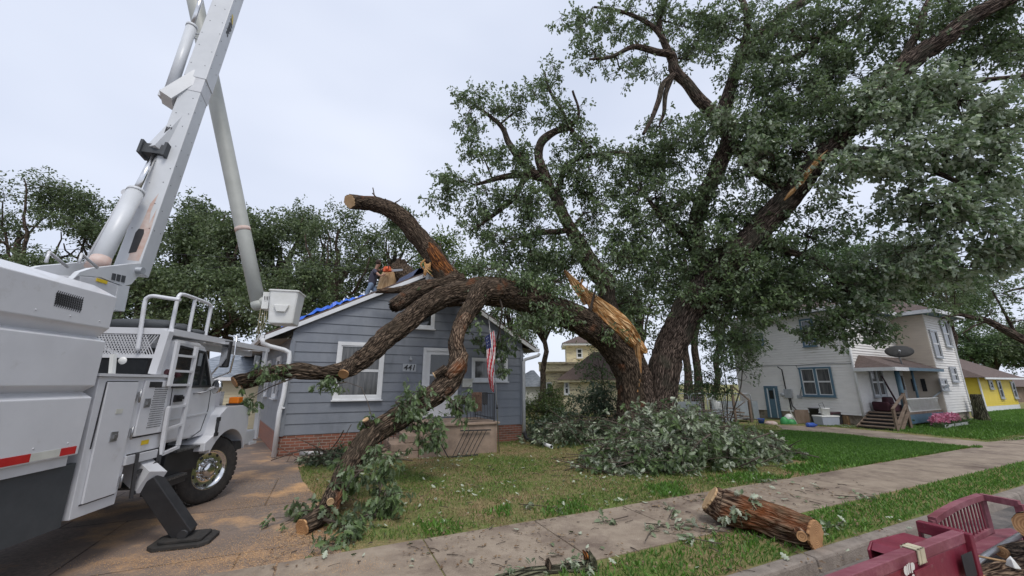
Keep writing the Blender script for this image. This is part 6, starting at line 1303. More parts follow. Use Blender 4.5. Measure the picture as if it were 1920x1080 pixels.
# ======== background trees
def bgtree(label,u,vt,hw,Y,vb=640,m='leaf_far',size=.24,dens=1.,group='trees behind the bungalow',cl=3.7,k=8,nb=10,tr=10,catg='tree',trunk='bark',sp=9,gb=0.,name='background_tree',lobes=None):
    base=G(u,745); base=P(u,720,Y)*np.array((1,1,0)); th=thing(name,label,catg,base,group)
    tt=Tree(); fk=P(u+RNG.uniform(-.2,.2)*hw,vb-10,Y); top=P(u,vt,Y); r0=pxr(u,600,Y,tr)
    tt.limb([(*(base-np.array((0,0,.1))),r0*1.25),(*((base*1+fk)/2+RNG.normal(size=3)*.15),r0),(*fk,r0*.85),(*(fk*.5+top*.5),r0*.4)],seg=10,step=.5,amp=.0,wob=.25)
    w=pxr(u,600,Y,hw); hgt=top[2]-fk[2]
    for i in range(nb):
        a=RNG.uniform(0,6.28); e=RNG.uniform(.25,1.); tip=fk+np.array((math.cos(a)*w*e,math.sin(a)*w*.8*e,hgt*(1.02-.55*e*e)*RNG.uniform(.55,.98)))
        mid=(fk+tip)/2+np.array((0,0,.12*hgt))*RNG.uniform(-1,1)+RNG.normal(size=3)*.35
        tt.limb([(*(fk*.9+base*.1),r0*.55),(*(fk*.6+mid*.4),r0*.42),(*mid,r0*.3),(*tip,r0*.1)],seg=7,step=.5,wob=.3)
    n=int(nb*2.7)
    for i in range(n):
        a=RNG.uniform(0,6.28); e=RNG.uniform(.1,1.)**.6; zz=RNG.uniform(0,1); 
        rad=math.sqrt(max(.05,1-(zz*1.0)**2.2)); c=fk+np.array((math.cos(a)*w*e*rad,math.sin(a)*w*.75*e*rad,hgt*(.02+.9*zz)))
        rr=w*RNG.uniform(.22,.36); tt.blob3(c,np.array((rr,rr*.8,rr*.62)),dens=dens,size=size,k=k,droop=.2,cl=cl,sp=sp,cs=.42*size/.24,rad=.2)
    tt.bk.build('trunk',trunk,th); tt.leaves('crown',th,m,t=T_SIM); return th
BT=[('tall loose-crowned pale tree at the far left edge behind the chip box',35,325,120,27,'leaf_far',.8,.22),
('dark rounded tree behind the truck boom base',185,385,95,30,'leaf_far',1.1,.24),
('dark dense tree between the two boom sections',335,380,100,29,'leaf_far',1.15,.24),
('dark dense tree just left of the raised bucket',430,392,85,27,'leaf_far',1.15,.24),
('dark tree with open branching behind the bucket',530,380,95,29,'leaf_far',1.0,.24),
('open-crowned tree behind the worker on the roof',640,385,90,26,'leaf_far',.72,.22),
('light green tree behind the rising broken limb',745,400,80,30,'leaf_far',.85,.24),
('green tree right of the rising limb behind the roof',850,440,80,27,'leaf_yellow',.9,.22)]
for (lb1,u,vt,hw,Y,m,dn,sz) in BT: bgtree(lb1,u,vt,hw,Y,vb=560,m=m,dens=dn,size=sz,tr=9)
for (lb1,u,vt,hw,Y,m,dn,vb) in [('dark low tree behind the truck rack',250,500,110,24,'leaf_far',1.2,650),('dark low tree behind the bungalow left eave',400,505,100,24,'leaf_far',1.2,650),('dark low tree behind the blue tarp',560,500,90,23,'leaf_far',1.1,640),('dark low tree behind the left edge chip box',70,470,120,24,'leaf_far',1.1,660)]:
    bgtree(lb1,u,vt,hw,Y,vb=vb,m=m,dens=dn,size=.22,group='low trees behind the bungalow',tr=8)
for (lb1,u,vt,hw,Y,m,dn,vb,gr) in [('dense green tree behind the middle stem of the oak',1010,470,80,26,'leaf_far',1.,640,'trees behind the oak'),('dark tree behind the torn fork above the old yellow house',960,520,70,34,'leaf_far',1.1,660,'trees behind the oak'),('green tree behind the oak crotch',1190,440,95,24,'leaf_far',.85,650,'trees behind the oak'),('green tree filling the gap right of the oak trunk',1330,470,95,23,'leaf_far',.9,640,'trees behind the oak'),
 ('shady tree behind the left end of the white house',1430,440,90,32,'leaf_far',.9,620,'trees behind the white house'),('bushy green tree behind the white house roof',1560,450,95,34,'leaf_far_light',.9,600,'trees behind the white house'),('dark tree behind the white house ridge',1680,460,95,33,'leaf_far',.95,600,'trees behind the white house'),('green tree behind the right end of the white house',1790,470,85,36,'leaf_far_light',.9,620,'trees behind the white house'),
 ('light green round tree beyond the bright yellow house',1870,600,60,50,'leaf_far_light',1.,700,'far trees on the right'),('dark tree beyond the brown garage at the right edge',1950,610,60,48,'leaf_far',1.,700,'far trees on the right')]:
    bgtree(lb1,u,vt,hw,Y,vb=vb,m=m,dens=dn,size=.22 if Y<40 else .3,group=gr,tr=5)
# tree at the right edge with a limb reaching in
rt=thing('edge_tree','leafy tree beyond the right edge whose crooked bough reaches over the yellow house','tree',P(2080,720,15)*np.array((1,1,0)))
t=Tree(); t.limb(XL((2090,860,15,30),(2085,760,15,26),(2070,600,15,24),(2050,400,15,18),(2000,250,14.5,10)),seg=20,step=.2,amp=.02)
t.limb(XL((2075,705,15,14),(1985,670,15,10),(1920,638,15,8),(1885,618,15,7),(1855,603,15,6),(1825,597,15.2,4.5),(1795,590,15.4,3),(1765,596,15.5,1.5)),seg=14,step=.12,amp=.01,wob=.06)
t.limb(XL((1850,602,15.1,2),(1825,612,15,1.6),(1805,625,15,1)),seg=6,step=.15); t.limb(XL((1905,628,15,3),(1880,580,15,2),(1860,545,15,1.3)),seg=6,step=.15); t.limb(XL((2040,420,15,9),(1960,440,14.8,6),(1900,470,14.6,4),(1850,500,14.6,2)),seg=8,step=.15,wob=.2); t.limb(XL((2060,560,15,7),(1990,560,15,5),(1930,540,15,3),(1880,550,15,1.5)),seg=6,step=.15,wob=.1)
for (u,v,ru,rv,dn) in ((1900,480,50,46,.7),(1840,520,50,40,.7),(1790,545,40,26,.7),(1900,560,46,30,.6),(1860,590,30,16,.5),(1950,420,60,60,.8),(1985,520,60,60,.8),(1890,350,50,50,.7),(1770,580,28,16,.7),(1930,600,30,20,.6)): t.blob(u,v,14.8,ru,rv,dens=dn,size=.13,cl=4,sp=9)
t.bk.build('trunk','bark',rt); t.twigmesh('twigs',rt,'twig'); t.leaves('crown',rt,'leaf')
# small tree / vine shrub near the white house left end, bushes
def shrub(label,name,blobs,m,size,stems,tm=T_MID,group=None,dens=1.,cl=7,k=8,droop=.2,m2=None,cs=.2,catg='bush',tw='twig'):
    u,v,Y=blobs[0][:3]; base=P(u,v,Y)*np.array((1,1,0)); th=thing(name,label,catg,base,group); t=Tree()
    for (uu,vv) in stems: q=P(uu,vv,Y); t.limb([(*(base+RNG.normal(size=3)*np.array((.12,.12,0))),.03),(*((base+q)/2+RNG.normal(size=3)*.12),.02),(*q,.01)],seg=6,step=.2,wob=.1)
    for i,b in enumerate(blobs): t.blob(*b,dens=dens,size=size,cl=cl,sp=8,k=k,droop=droop,cs=cs,alt=(i%2 if m2 else 0))
    t.bk.build('stems',tw,th); t.twigmesh('twigs',th,tw,.003); t.leaves('leaves',th,m,m2,t=tm); return th
shrub('yellow-green rounded bush right of the bungalow downspout','bush',[(1025,775,15.0,40,34),(1020,765,15.5,34,26),(1005,750,15.3,24,20),(1040,755,15.5,26,20),(1030,735,15.5,26,14),(1000,775,15.2,20,26)],'leaf_yellow',.09,[(1010,740),(1035,745)],dens=1.1,cl=9)
shrub('dark glossy shrub left of the oak base','bush',[(1120,770,14.6,40,30),(1135,745,14.6,36,24),(1150,790,14.3,26,26),(1110,745,14.7,26,20)],'leaf_dark',.12,[(1110,740),(1145,735)],dens=1.2,cl=9)
shrub('bushy undergrowth between the bungalow and the oak','undergrowth',[(1010,815,14.2,32,24),(1050,810,14,36,24),(1090,825,13.4,36,18),(1040,785,14.6,40,18),(1080,795,14,36,16),(1120,825,13.2,30,16)],'leaf_dark',.12,[(1040,790),(1080,790)],dens=1.2,cl=9,m2='leaf_silver',tw='twig_grey')
shrub('thin light green sapling in front of the garage of the old yellow house','sapling',[(1120,690,16,30,28),(1135,660,16,30,22),(1140,715,16,24,20),(1110,715,16,24,16)],'leaf_far_light',.10,[(1120,660),(1140,650)],dens=.8,cl=7,catg='sapling')
shrub('mid-green vine covered small tree behind the wire fence','small_tree',[(1350,650,16.5,46,36),(1400,630,16.5,40,36),(1330,700,16.5,36,26),(1380,690,16.5,46,30),(1300,730,16.3,36,20),(1410,665,16,30,30),(1360,735,16.3,30,16),(1330,620,16.8,40,30)],'leaf_far_light',.11,[(1350,640),(1390,620),(1330,690)],dens=.9,cl=7,catg='small tree',m2='leaf')
for (u0,lab) in ((1290,'dark bare tree trunk behind the wire fence'),(1308,'second dark trunk right beside the first behind the wire fence')):
    bt=thing('slim_tree',lab,'tree',P(u0,720,22)*np.array((1,1,0)),'slim trees behind the fence'); b=Bark(); b.limb([(*(P(u0,760,22)*np.array((1,1,0))),.32),*XL((u0,700,22,7),(u0-6,640,22,6),(u0+6,560,22,5),(u0-8,480,22,3))],seg=12,step=.2,amp=.02); b.build('trunk','bark',bt)
shrub('low green plants along the white house foundation right of the pink flowers','foundation_plants',[(1795,795,20.2,26,7),(1775,797,19.8,14,6)],'leaf_far_light',.16,[],tm=T_MID,dens=1.3,cl=10,cs=.12,catg='plants')
shrub('green ivy mound beside the porch steps','ivy',[(1690,800,17.6,16,8),(1705,795,17.8,12,7)],'leaf_far_light',.12,[],dens=1.3,cl=10,cs=.12,catg='plants')
# ======== brush pile
bp_=thing('brush_pile','large pile of cut oak branches with pale wilting leaves beside the sidewalk','brush pile',G(1290,870),None)
def pile(th,blobs,nst,m,m2,size,seed,tm=T_OAK):
    t=Tree()
    for (s,q,z,rs,rq,rz,dn) in blobs:
        C=S(s,q,z); n=int(rs*rq*3.14*62*dn); v=RNG.normal(size=(n,3)); v=unit(v); v[:,2]=np.abs(v[:,2])*1.0-.05; v*=RNG.uniform(.45,1.10,(n,1))
        v*=np.array([1+.35*noise.noise(Vector((a*2.2+s,b*2.2+q,g*2.2))) for a,b,g in v])[:,None]
        c=np.array([S(s+a*rs,q+b*rq,max(.05,z+g*rz)) for a,b,g in v]); dr=unit(np.stack([v[:,0]*SD[0]+v[:,1]*SN[0],v[:,0]*SD[1]+v[:,1]*SN[1],v[:,2]*.5],1)+RNG.normal(size=(n,3))*.6)
        k=np.array([noise.noise(Vector(p*1.6))+.25*RNG.normal()*.5>-.03 for p in c]); t.L.append(sprays(c[k],dr[k],7,size,droop=.4,rad=.05,flat=1.)); t.L2.append(sprays(c[~k],dr[~k],7,size,droop=.4,rad=.05,flat=1.))
        t.tw.append((c-dr*.35,c))
    for i in range(nst):
        s,q,z,rs,rq,rz,dn=blobs[RNG.integers(len(blobs))]; a=RNG.uniform(0,6.28); e=RNG.uniform(.2,1.05); c=S(s+math.cos(a)*rs*e,q+math.sin(a)*rq*e,max(.08,z+rz*math.sqrt(max(0,1.05-e*e))*RNG.uniform(.5,1.05)))
        d=unit(np.array((RNG.normal(),RNG.normal()*.6,RNG.normal()*.22))); L=RNG.uniform(.3,.9); r=RNG.uniform(.004,.018); mp_=c+RNG.normal(size=3)*.06
        A=c-d*L; B=c+d*L; A[2]=max(A[2],.03); B[2]=max(B[2],.03); t.bk.limb([(*A,r),(*mp_,r*.85),(*B,r*.5)],seg=5,step=.2,wob=.08)
    t.bk.build('branches','twig',th); t.twigmesh('twigs',th,'twig',.004); t.leaves('leaves',th,m,m2,t=tm)
pc=G(1302,876); sc0=float(pc[:2]@SD); qc0=float(pc[:2]@SN)
pile(bp_,[(sc0+.2,qc0+.2,.0,1.7,1.1,1.15,1.1),(sc0+1.5,qc0+.1,.0,1.3,.9,.85,1.1),(sc0-1.0,qc0+.4,.0,1.1,1.,.75,1.1),(sc0+.9,qc0+1.1,.0,1.7,1.0,1.4,1.),(sc0-.1,qc0+1.2,.0,1.4,1.,1.35,1.),(sc0+2.9,qc0+.15,.0,.9,.7,.5,.9),(sc0-1.7,qc0+.7,.0,.9,.8,.5,.9),(sc0+2.2,qc0+.9,.0,1.1,.9,1.0,.9)],150,'leaf_pale','leaf',.15,1)
b2=thing('brush_heap','smaller darker heap of cut branches lying left of the oak base','brush pile',G(1090,830),None)
pc=G(1080,836); s1=float(pc[:2]@SD); q1=float(pc[:2]@SN)
pile(b2,[(s1,q1+.6,0,1.3,.9,.7,1.),(s1+1.2,q1+.3,0,1.2,.8,.8,1.)],50,'leaf_dark','leaf_pale',.13,2)
b3=thing('leaf_heap','low heap of leafy twigs at the foot of the hanging arm beside the brick base','brush pile',G(640,880),None)
pc=G(650,872); s2=float(pc[:2]@SD); q2=float(pc[:2]@SN)
pile(b3,[(s2,q2+.2,0,.75,.6,.38,1.4),(s2-.5,q2+.5,0,.55,.45,.28,1.4),(s2+.7,q2+.3,0,.7,.4,.25,1.2)],30,'leaf_dark','leaf_pale',.12,3)
# ------------------------------------------------ people, logs, trailer, clutter
def skin(name,V,Ed,Rr,m,parent,sub=2,loc=None):
    off=OFF[parent.name] if parent is not None else np.array(loc,float); me=bpy.data.meshes.new(name); me.from_pydata([tuple(np.array(v,float)-off) for v in V],Ed,[])
    o=link(name,me,m,parent,loc); sk=o.modifiers.new('skin','SKIN'); sk.use_smooth_shade=True
    lay=me.skin_vertices[0] if me.skin_vertices else None
    if lay is None:
        bm_=None
    for i,r in enumerate(Rr):
        r=r if isinstance(r,tuple) else (r,r); me.skin_vertices[0].data[i].radius=r
    me.skin_vertices[0].data[0].use_root=True
    sb=o.modifiers.new('sub','SUBSURF'); sb.levels=sub; sb.render_levels=sub; return o
def ensure_skin(me):
    import bmesh
    bm=bmesh.new(); bm.from_mesh(me); bm.verts.layers.skin.verify(); bm.to_mesh(me); bm.free()
_skin=skin
def skin(name,V,Ed,Rr,m,parent,sub=2,loc=None):
    import bmesh
    off=OFF[parent.name] if parent is not None else np.array(loc,float); me=bpy.data.meshes.new(name); me.from_pydata([tuple(np.array(v,float)-off) for v in V],Ed,[])
    bm=bmesh.new(); bm.from_mesh(me); L=bm.verts.layers.skin.verify(); bm.verts.ensure_lookup_table()
    for i,r in enumerate(Rr): bm.verts[i][L].radius=r if isinstance(r,tuple) else (r,r)
    bm.verts[0][L].use_root=True; bm.to_mesh(me); bm.free()
    o=link(name,me,m,parent,loc); s=o.modifiers.new('skin','SKIN'); s.use_smooth_shade=True
    sb=o.modifiers.new('sub','SUBSURF'); sb.levels=sub; sb.render_levels=sub; return o
YP=15.6
feet=P(700,556,YP)
wk=thing('person','worker seen from behind in navy t-shirt and blue jeans, on the roof holding a chainsaw','person',feet)
def q_(u,v,dy=0.): return P(u,v,YP+dy)
hip=q_(697,536); wst=q_(698,528); chs=q_(701,514); nk=q_(706,503); hd=q_(710,495); ht=q_(711,489)
ls,rs=q_(701,507,-.17),q_(704,507,.17); le=q_(712,517,-.24); lh=q_(719,516,-.12); lh2=q_(723,514,-.02); re_=q_(713,507,.22); rh=q_(722,503,.16)
lk_,rk_=q_(689,546,-.10),q_(704,548,.10); lf,rf=q_(686,560,-.14),q_(702,563,.12)
LH=q_(695,537,-.09); RH=q_(699,537,.09)
V=[hip,wst,chs,nk,hd,ht,ls,le,lh,rs,re_,rh,LH,lk_,lf,RH,rk_,rf]
Ed=[(0,1),(1,2),(2,3),(3,4),(4,5),(2,6),(6,7),(7,8),(2,9),(9,10),(10,11),(0,12),(12,13),(13,14),(0,15),(15,16),(16,17)]
body=skin('body',V,Ed,[.12,.12,.14,.06,.105,.095,.065,.045,.035,.065,.045,.035,.10,.07,.05,.10,.07,.05],'skin',wk)
skin('shirt',[chs,wst,q_(696.5,538.5),q_(705,504.5),ls,q_(706.5,513,-.22),rs,q_(709,508,.23)],[(0,1),(1,2),(0,3),(0,4),(4,5),(0,6),(6,7)],[.19,.18,.19,.075,.095,.075,.095,.075],'shirt',wk)
skin('jeans',[hip,q_(698,528),LH,lk_,lf,RH,rk_,rf],[(0,1),(0,2),(2,3),(3,4),(0,5),(5,6),(6,7)],[.165,.155,.115,.090,.075,.115,.090,.075],'jeans',wk)
hm=MB(); hc=q_(710.6,491.8)+np.array((-.015,-.025,.0)); hm.lathe(hc,[(.0,-.125),(.055,-.115),(.092,-.085),(.113,-.04),(.118,.01),(.108,.06),(.08,.098),(.04,.117),(0,.122)],(.12,.05,1),14,caps=False); hm.build('hair','hair',wk,recalc=False)
em=MB(); em.lathe(q_(712.5,493,-.10),[(0,-.02),(.02,0),(0,.02)],(.3,1,0),8); em.build('ear','skin',wk,recalc=False)
for f_ in (lf,rf):
    skin('boot',[f_+np.array((0,0,.02)),f_+np.array((.02,.01,-.05)),f_+np.array((.16,.04,-.07))],[(0,1),(1,2)],[.06,.06,.045],'burgundy',wk)
for hnd,dr in ((lh,unit(lh2-lh)),(rh,np.array((.9,-.2,.1)))):
    for k in range(4):
        a=hnd+dr*.03+np.array((0,0,.03-.02*k)); b=a+dr*.05+np.array((0,.01,0)); c=b+np.array((.0,.035,-.005))
        pass
    Vh=[hnd,hnd+dr*.05]; Eh=[(0,1)]; Rh=[.035,.034]
    for k in range(4):
        a=hnd+dr*(.09-.006*abs(k-1.5))+np.array((0,0,.036-.024*k)); b=a+dr*.03+np.array((0,.02,0)); c=b+np.array((-.02,.03,-.01)); i=len(Vh); Vh+=[a,b,c]; Eh+=[(1,i),(i,i+1),(i+1,i+2)]; Rh+=[.011,.010,.008]
    i=len(Vh); Vh+=[hnd+np.array((.01,-.02,.055)),hnd+dr*.05+np.array((0,-.01,.075))]; Eh+=[(0,i),(i,i+1)]; Rh+=[.013,.010]
    skin('hand',Vh,Eh,Rh,'skin',wk,sub=1)
# chainsaw
cs_=thing('chainsaw','orange chainsaw held by the roof worker against the log','chainsaw',q_(727,505,.05))
c=q_(726.5,505,.05); m_=MB(); m_.box8([c+np.array(x) for x in ((-.17,-.10,-.12),(.17,-.10,-.10),(.17,.10,-.10),(-.17,.10,-.12),(-.15,-.08,.10),(.10,-.09,.14),(.10,.09,.14),(-.15,.08,.10))]); m_.build('engine_body','orange',cs_,bevel=.03)
m_=MB(); m_.lathe(c+np.array((.02,-.10,0)),[(.08,0),(.07,-.03),(.0,-.035)],(0,1,0),14,caps=False); m_.build('starter_cover','orange',cs_,recalc=False)
m_=MB(); m_.tube([c+np.array((-.16,0,.08)),c+np.array((-.28,0,.06)),c+np.array((-.30,0,-.03)),c+np.array((-.17,0,-.10))],.02,seg=8); m_.tube([c+np.array((.08,-.12,.0)),c+np.array((.08,-.13,.17)),c+np.array((.08,.12,.2)),c+np.array((.08,.13,0))],.017,seg=8); m_.build('handle','black',cs_,recalc=False)
m_=MB(); m_.box8([c+np.array(x) for x in ((.15,.095,-.08),(.62,.095,-.03),(.62,.105,-.03),(.15,.105,-.08),(.15,.095,.03),(.62,.095,.05),(.62,.105,.05),(.15,.105,.03))]); m_.build('guide_bar','steel',cs_)
# ======== logs on the ground
def loglimb(name,label,pts,faces,m='bark_torn',seg=48,amp=.035,wob=.03,**kw):
    b=Bark(); b.limb(XL(*pts),seg=seg,step=.035,amp=amp,wob=wob,cap0='0' in faces,cap1='1' in faces,**kw); c=np.array(X(*pts[0])[:3]); o=b.build(name,m,None,loc=c*np.array((1,1,0))); tag(o,label,'log')
    if '0' in faces: cutface(b.first,o,mats='cutwood_pale')
    if '1' in faces: cutface(b.last,o,mats='cutwood')
    return o
lg=loglimb('cut_log','thick cut oak log with orange torn bark lying across sidewalk edge and grass strip',((1331,938,5.85,24),(1352,953,5.8,29),(1385,962,5.65,29),(1430,972,5.45,28),(1470,985,5.28,30),(1508,996,5.1,31),(1530,1003,5.0,30)),'01',m='bark_red')
sb=Bark(); sb.limb(XL((1498,998,4.95,9),(1502,1003,4.83,10),(1503,1005,4.80,9)),seg=20,amp=.0,step=.02,cap1=True); o=sb.build('knot','bark_red',lg); cutface(sb.last,o)
h=Tree(); 
for (u,v,Y,ru,rv) in ((1372,958,5.5,14,16),(1425,950,5.4,22,10),(1400,950,5.5,10,8)): h.blob(u,v,Y,ru,rv,dens=1.2,size=.12,k=6,droop=.8,cl=18,sp=4,cs=.06,rad=.04,att=False)
lv=thing('leaf_sprig','pale wilted oak leaves lying over the cut log','leaves',P(1400,950,5.4)); h.twigmesh('stalks',lv,'twig_grey',.003); h.leaves('leaves',lv,'leaf_pale',t=T_OAK)
l2=loglimb('mossy_log','greenish mossy log with upright broken stub at the bottom edge of the sidewalk',((930,1096,4.28,12),(975,1082,4.36,13),(1020,1074,4.45,15),(1065,1072,4.5,17),(1098,1073,4.5,18),(1122,1076,4.5,13)),'',m='bark_moss',amp=.025)
b=Bark(); b.limb(XL((1103,1078,4.5,15),(1106,1062,4.52,15),(1106,1048,4.52,11),(1103,1038,4.52,5)),seg=30,amp=.02,step=.03,jag=.03); o=b.build('stub','bark_moss',l2); b=Bark(); b.limb(XL((1100,1047,4.5,6),(1097,1038,4.5,4),(1093,1032,4.5,1.5)),seg=8,step=.02,jag=.02); b.build('torn_tip','torn_orange',l2)
b=Bark(); b.limb(XL((1028,1076,4.45,9),(1028,1058,4.46,7),(1027,1047,4.46,3)),seg=14,amp=.01,step=.03); b.build('stub','bark_torn',l2)
h=Tree()
for (u,v,Y) in ((1000,1070,4.4),(1060,1062,4.45),(1090,1058,4.45),(955,1076,4.35)): h.blob(u,v,Y,12,4,dens=1.2,size=.07,k=5,droop=.4,cl=40,sp=3,cs=.04,rad=.03,att=False)
lv=thing('leaf_sprig','small pale leaves lying over the mossy log at the bottom edge','leaves',P(1030,1066,4.4)); h.leaves('leaves',lv,'leaf_pale',t=T_OAK)
# leafy twigs lying on sidewalk and grass
lt=[(1010,950,.0,'few'),(1145,975,1,''),(1255,985,1,''),(1225,1000,1,''),(1320,990,1,''),(1300,1010,1,''),(1440,900,0,''),(1260,960,0,''),(1600,930,0,''),(1560,985,0,'')]
labs=['small leafy twig on the lawn edge below the stoop','leafy oak twig on the sidewalk left of the cut log','silvery leaf sprig on the grass strip near the sidewalk crack','tiny leafy sprig between sidewalk and grass strip','leafy sprig at the upper left end of the cut log','wilted sprig on grass in front of the cut log','leafy twig at the sidewalk edge under the brush pile','thin leafy twig in the middle of the sidewalk','pale sprig on the grass strip beyond the cut log','leafy sprig beside the right end of the cut log']
for (u,v,_,_2),lb1 in zip(lt,labs):
    h=Tree(); g0=G(u,v,.05); d=np.array((RNG.normal(),RNG.normal()*.5,0)); d=unit(d); h.bk.limb([(*(g0-d*.3+np.array((0,0,.01))),.007),(*(g0+RNG.normal(size=3)*.02*np.array((1,1,0))),.006),(*(g0+d*.3),.003)],seg=5,step=.08)
    n=4; sc=g0+d*RNG.uniform(-.25,.3,(n,1))+RNG.normal(size=(n,3))*np.array((.07,.07,.012)); h.L.append(sprays(sc,np.repeat(d[None],n,0),5,.10,droop=.1,rad=.03))
    th=thing('leafy_twig',lb1,'twig',g0,'leafy twigs on the ground'); h.bk.build('stem','twig',th); h.leaves('leaves',th,'leaf_pale',t=T_OAK)
# ======== maroon trailer in the street
tr_=thing('trailer','maroon steel utility trailer with slatted front panel parked at the kerb, loaded with wood','trailer',S(4.5,1.2,-.13))
RWl=Wall(S(0,1.92)[:2],SD); sA,zA=RWl.fit(1795,985); sB,zB=RWl.fit(1612,1078)
zr=(zA+zB)/2
m_=MB(); m_.sbox(1.8,sA,1.88,1.965,zr-.085,zr); rl=m_.build('top_rail','maroon_worn',tr_,bevel=.006)
m_=MB(); m_.sbox(1.8,sA,1.93,1.945,zr-.42,zr-.087); m_.sbox(1.8,sA-.02,1.885,1.90,zr-.52,zr-.087); m_.build('side_panel','maroon',tr_,bevel=.004)
m_=MB(); m_.sbox(sA-.03,sA+.04,1.84,1.90,zr-.55,zr-.002); m_.sbox(sA-.02,sA+.06,1.90,2.22,zr-.10,zr+.004); m_.sbox(sA-.012,sA+.05,2.20,2.225,zr-.4,zr-.102); m_.build('corner_post','maroon',tr_,bevel=.006)
m_=MB(); m_.wbox(Wall(S(0,1.84)[:2],SD),sA-.30,sA-.08,zr-.32,zr-.13,-.004,.0); m_.build('bracket_gap','black',tr_)
# fender outside
m_=MB(); fpz=[(sA-.95,-.1),(sA-1.0,zr-.1),(sA-.92,zr-.04),(sA-.3,zr-.06),(sA-.05,zr-.25),(sA-.02,-.1)]; m_.prism([S(a,2.20,z) for a,z in fpz],S(0,.02)-S(0,0)); m_.prism([S(a,1.99,z) for a,z in [(sA-.98,zr-.10),(sA-.92,zr-.041),(sA-.3,zr-.061),(sA-.3,zr-.08),(sA-.92,zr-.06)]],S(0,.21)-S(0,0)); m_.build('wheel_fender','maroon',tr_,bevel=.01)
# slatted front panel
g0=G(1803,1016,.10); g1=G(1859,991,.10); GWt=Wall(g0[:2],(g1-g0)[:2]); Lg=float(np.linalg.norm((g1-g0)[:2]))
tps=[GWt.fit(*q) for q in ((1748,975),(1770,960),(1800,944),(1839,931))]
def topz(a): return float(np.interp(a,[x for x,_ in tps],[y for _,y in tps]))
a0=tps[0][0]; a1=tps[-1][0]
m_=MB()
aa=list(np.linspace(a0,a1,7))
for i in range(6): m_.bar(GWt.pt(aa[i],topz(aa[i])),GWt.pt(aa[i+1],topz(aa[i+1])),.07,.06)
m_.bar(GWt.pt(a1,.05),GWt.pt(a1,topz(a1)),.06,.05); m_.bar(GWt.pt(a0,.05),GWt.pt(a1,.10),.06,.05); m_.bar(GWt.pt(a0,0.02),GWt.pt(a0,topz(a0)),.05,.05); gf=m_.build('front_frame','maroon_worn',tr_,recalc=False)
m_=MB()
for i in range(1,15):
    a=a0+(a1-a0)*i/15; m_.bar(GWt.pt(a,.08),GWt.pt(a,topz(a)-.02),.028,.012,up=(*GWt.n,0))
m_.build('slats','maroon',gf,recalc=False)
e1=GWt.pt(a1,topz(a1)); e2=G(1912,945,topz(a1)); m_=MB(); m_.bar(e1,e2,.06,.07); m_.bar(e2-UP*.0,e2-UP*.45,.08,.06); m_.build('cross_bar','maroon_worn',tr_,recalc=False)
# floor
m_=MB(); m_.poly([G(1800,1020,.06),G(1858,993,.06),G(1895,990,.06),G(1940,1010,.06),G(1850,1048,.06),G(1805,1052,.06)]); m_.build('nose_floor','maroon_worn',tr_,recalc=False)
m_=MB(); m_.sbox(1.4,sA-.03,-.1,1.86,-.04,.02); m_.build('bed','plywood',tr_)
m_=MB(); m_.sbox(1.4,sA+1.,-.2,-.12,.0,zr-.05); m_.sbox(1.4,sA,1.5,1.6,-.12,-.05); m_.build('side_rail','maroon',tr_)
m_=MB(); 
for sg in (2.22,):
    m_.lathe(S(sA-.5,2.0,.12),[(.10,0),(.25,0),(.26,.03),(.26,.15),(.25,.18),(.10,.18)],S(0,1)-S(0,0),28,caps=False)
m_.build('wheel','rubber',tr_,recalc=False)
m_=MB(); m_.tube([G(1795,1085,.12),G(1850,1040,.12),G(1918,1000,.12)],.028,seg=12); tag(m_.build('metal_pole','steel',None,loc=G(1850,1040,.1),recalc=False),'grey metal pole lying in the maroon trailer','pole')
m_=MB(); m_.tube([G(1862,1030,.125),G(1875,1022,.125)],.031,seg=12); 
# tool with white cloth
m_=MB(); m_.tube([G(1806,1048,.18),G(1830,1042,.2),G(1890,1054,.2)],.010,seg=8); tl=m_.build('hand_tool','plywood',None,loc=G(1850,1045,.18),recalc=False); tag(tl,'thin wooden handled tool lying on the wood in the trailer','tool')
m_=MB(); c=G(1895,1056,.2); m_.box8([c+np.array(x) for x in ((-.03,-.05,-.03),(.05,-.04,-.04),(.06,.03,-.02),(-.02,.04,-.03),(-.02,-.03,.05),(.02,-.02,.03),(.05,.03,.06),(-.0,.03,.02))]); tag(m_.build('plastic_scrap','whiteplastic',None,loc=c,bevel=.01),'crumpled white plastic on the tool in the trailer','plastic')
lgt=[((1888,985,4.6,20),(1905,985,4.5,27),(1935,982,4.4,28),(1990,978,4.3,28)),]
b=Bark(); b.limb(XL((2010,975,4.5,28),(1970,983,4.35,28),(1932,986,4.2,24)),seg=40,amp=.01,step=.04,cap1=True); o=b.build('firewood_log','bark_torn',None,loc=P(1950,985,4.35)); tag(o,'cut log with orange-tan end resting in the trailer at the right edge','log'); cutface(b.last,o)
for i,(pa,pb,r,lb1) in enumerate((((1830,1078,.07),(1930,1050,.07),.05,'split wood piece flat in the trailer bed near the tool'),((1850,1095,.07),(1960,1075,.07),.07,'split wood piece at the bottom right corner of the trailer'),((1880,1035,.1),(1960,1020,.1),.06,'branch piece in the trailer beside the grey pole'))):
    A=G(pa[0],pa[1],pa[2]); B=G(pb[0],pb[1],pb[2]); b=Bark(); b.limb([(*A,r),(*((A+B)/2),r*1.1),(*B,r*.9)],seg=20,amp=.01,step=.05,cap0=True,cap1=True); o=b.build('wood_piece','bark_torn' if i==2 else 'bark_red',None,loc=A); tag(o,lb1,'wood','wood in the trailer'); cutface(b.first,o); cutface(b.last,o)
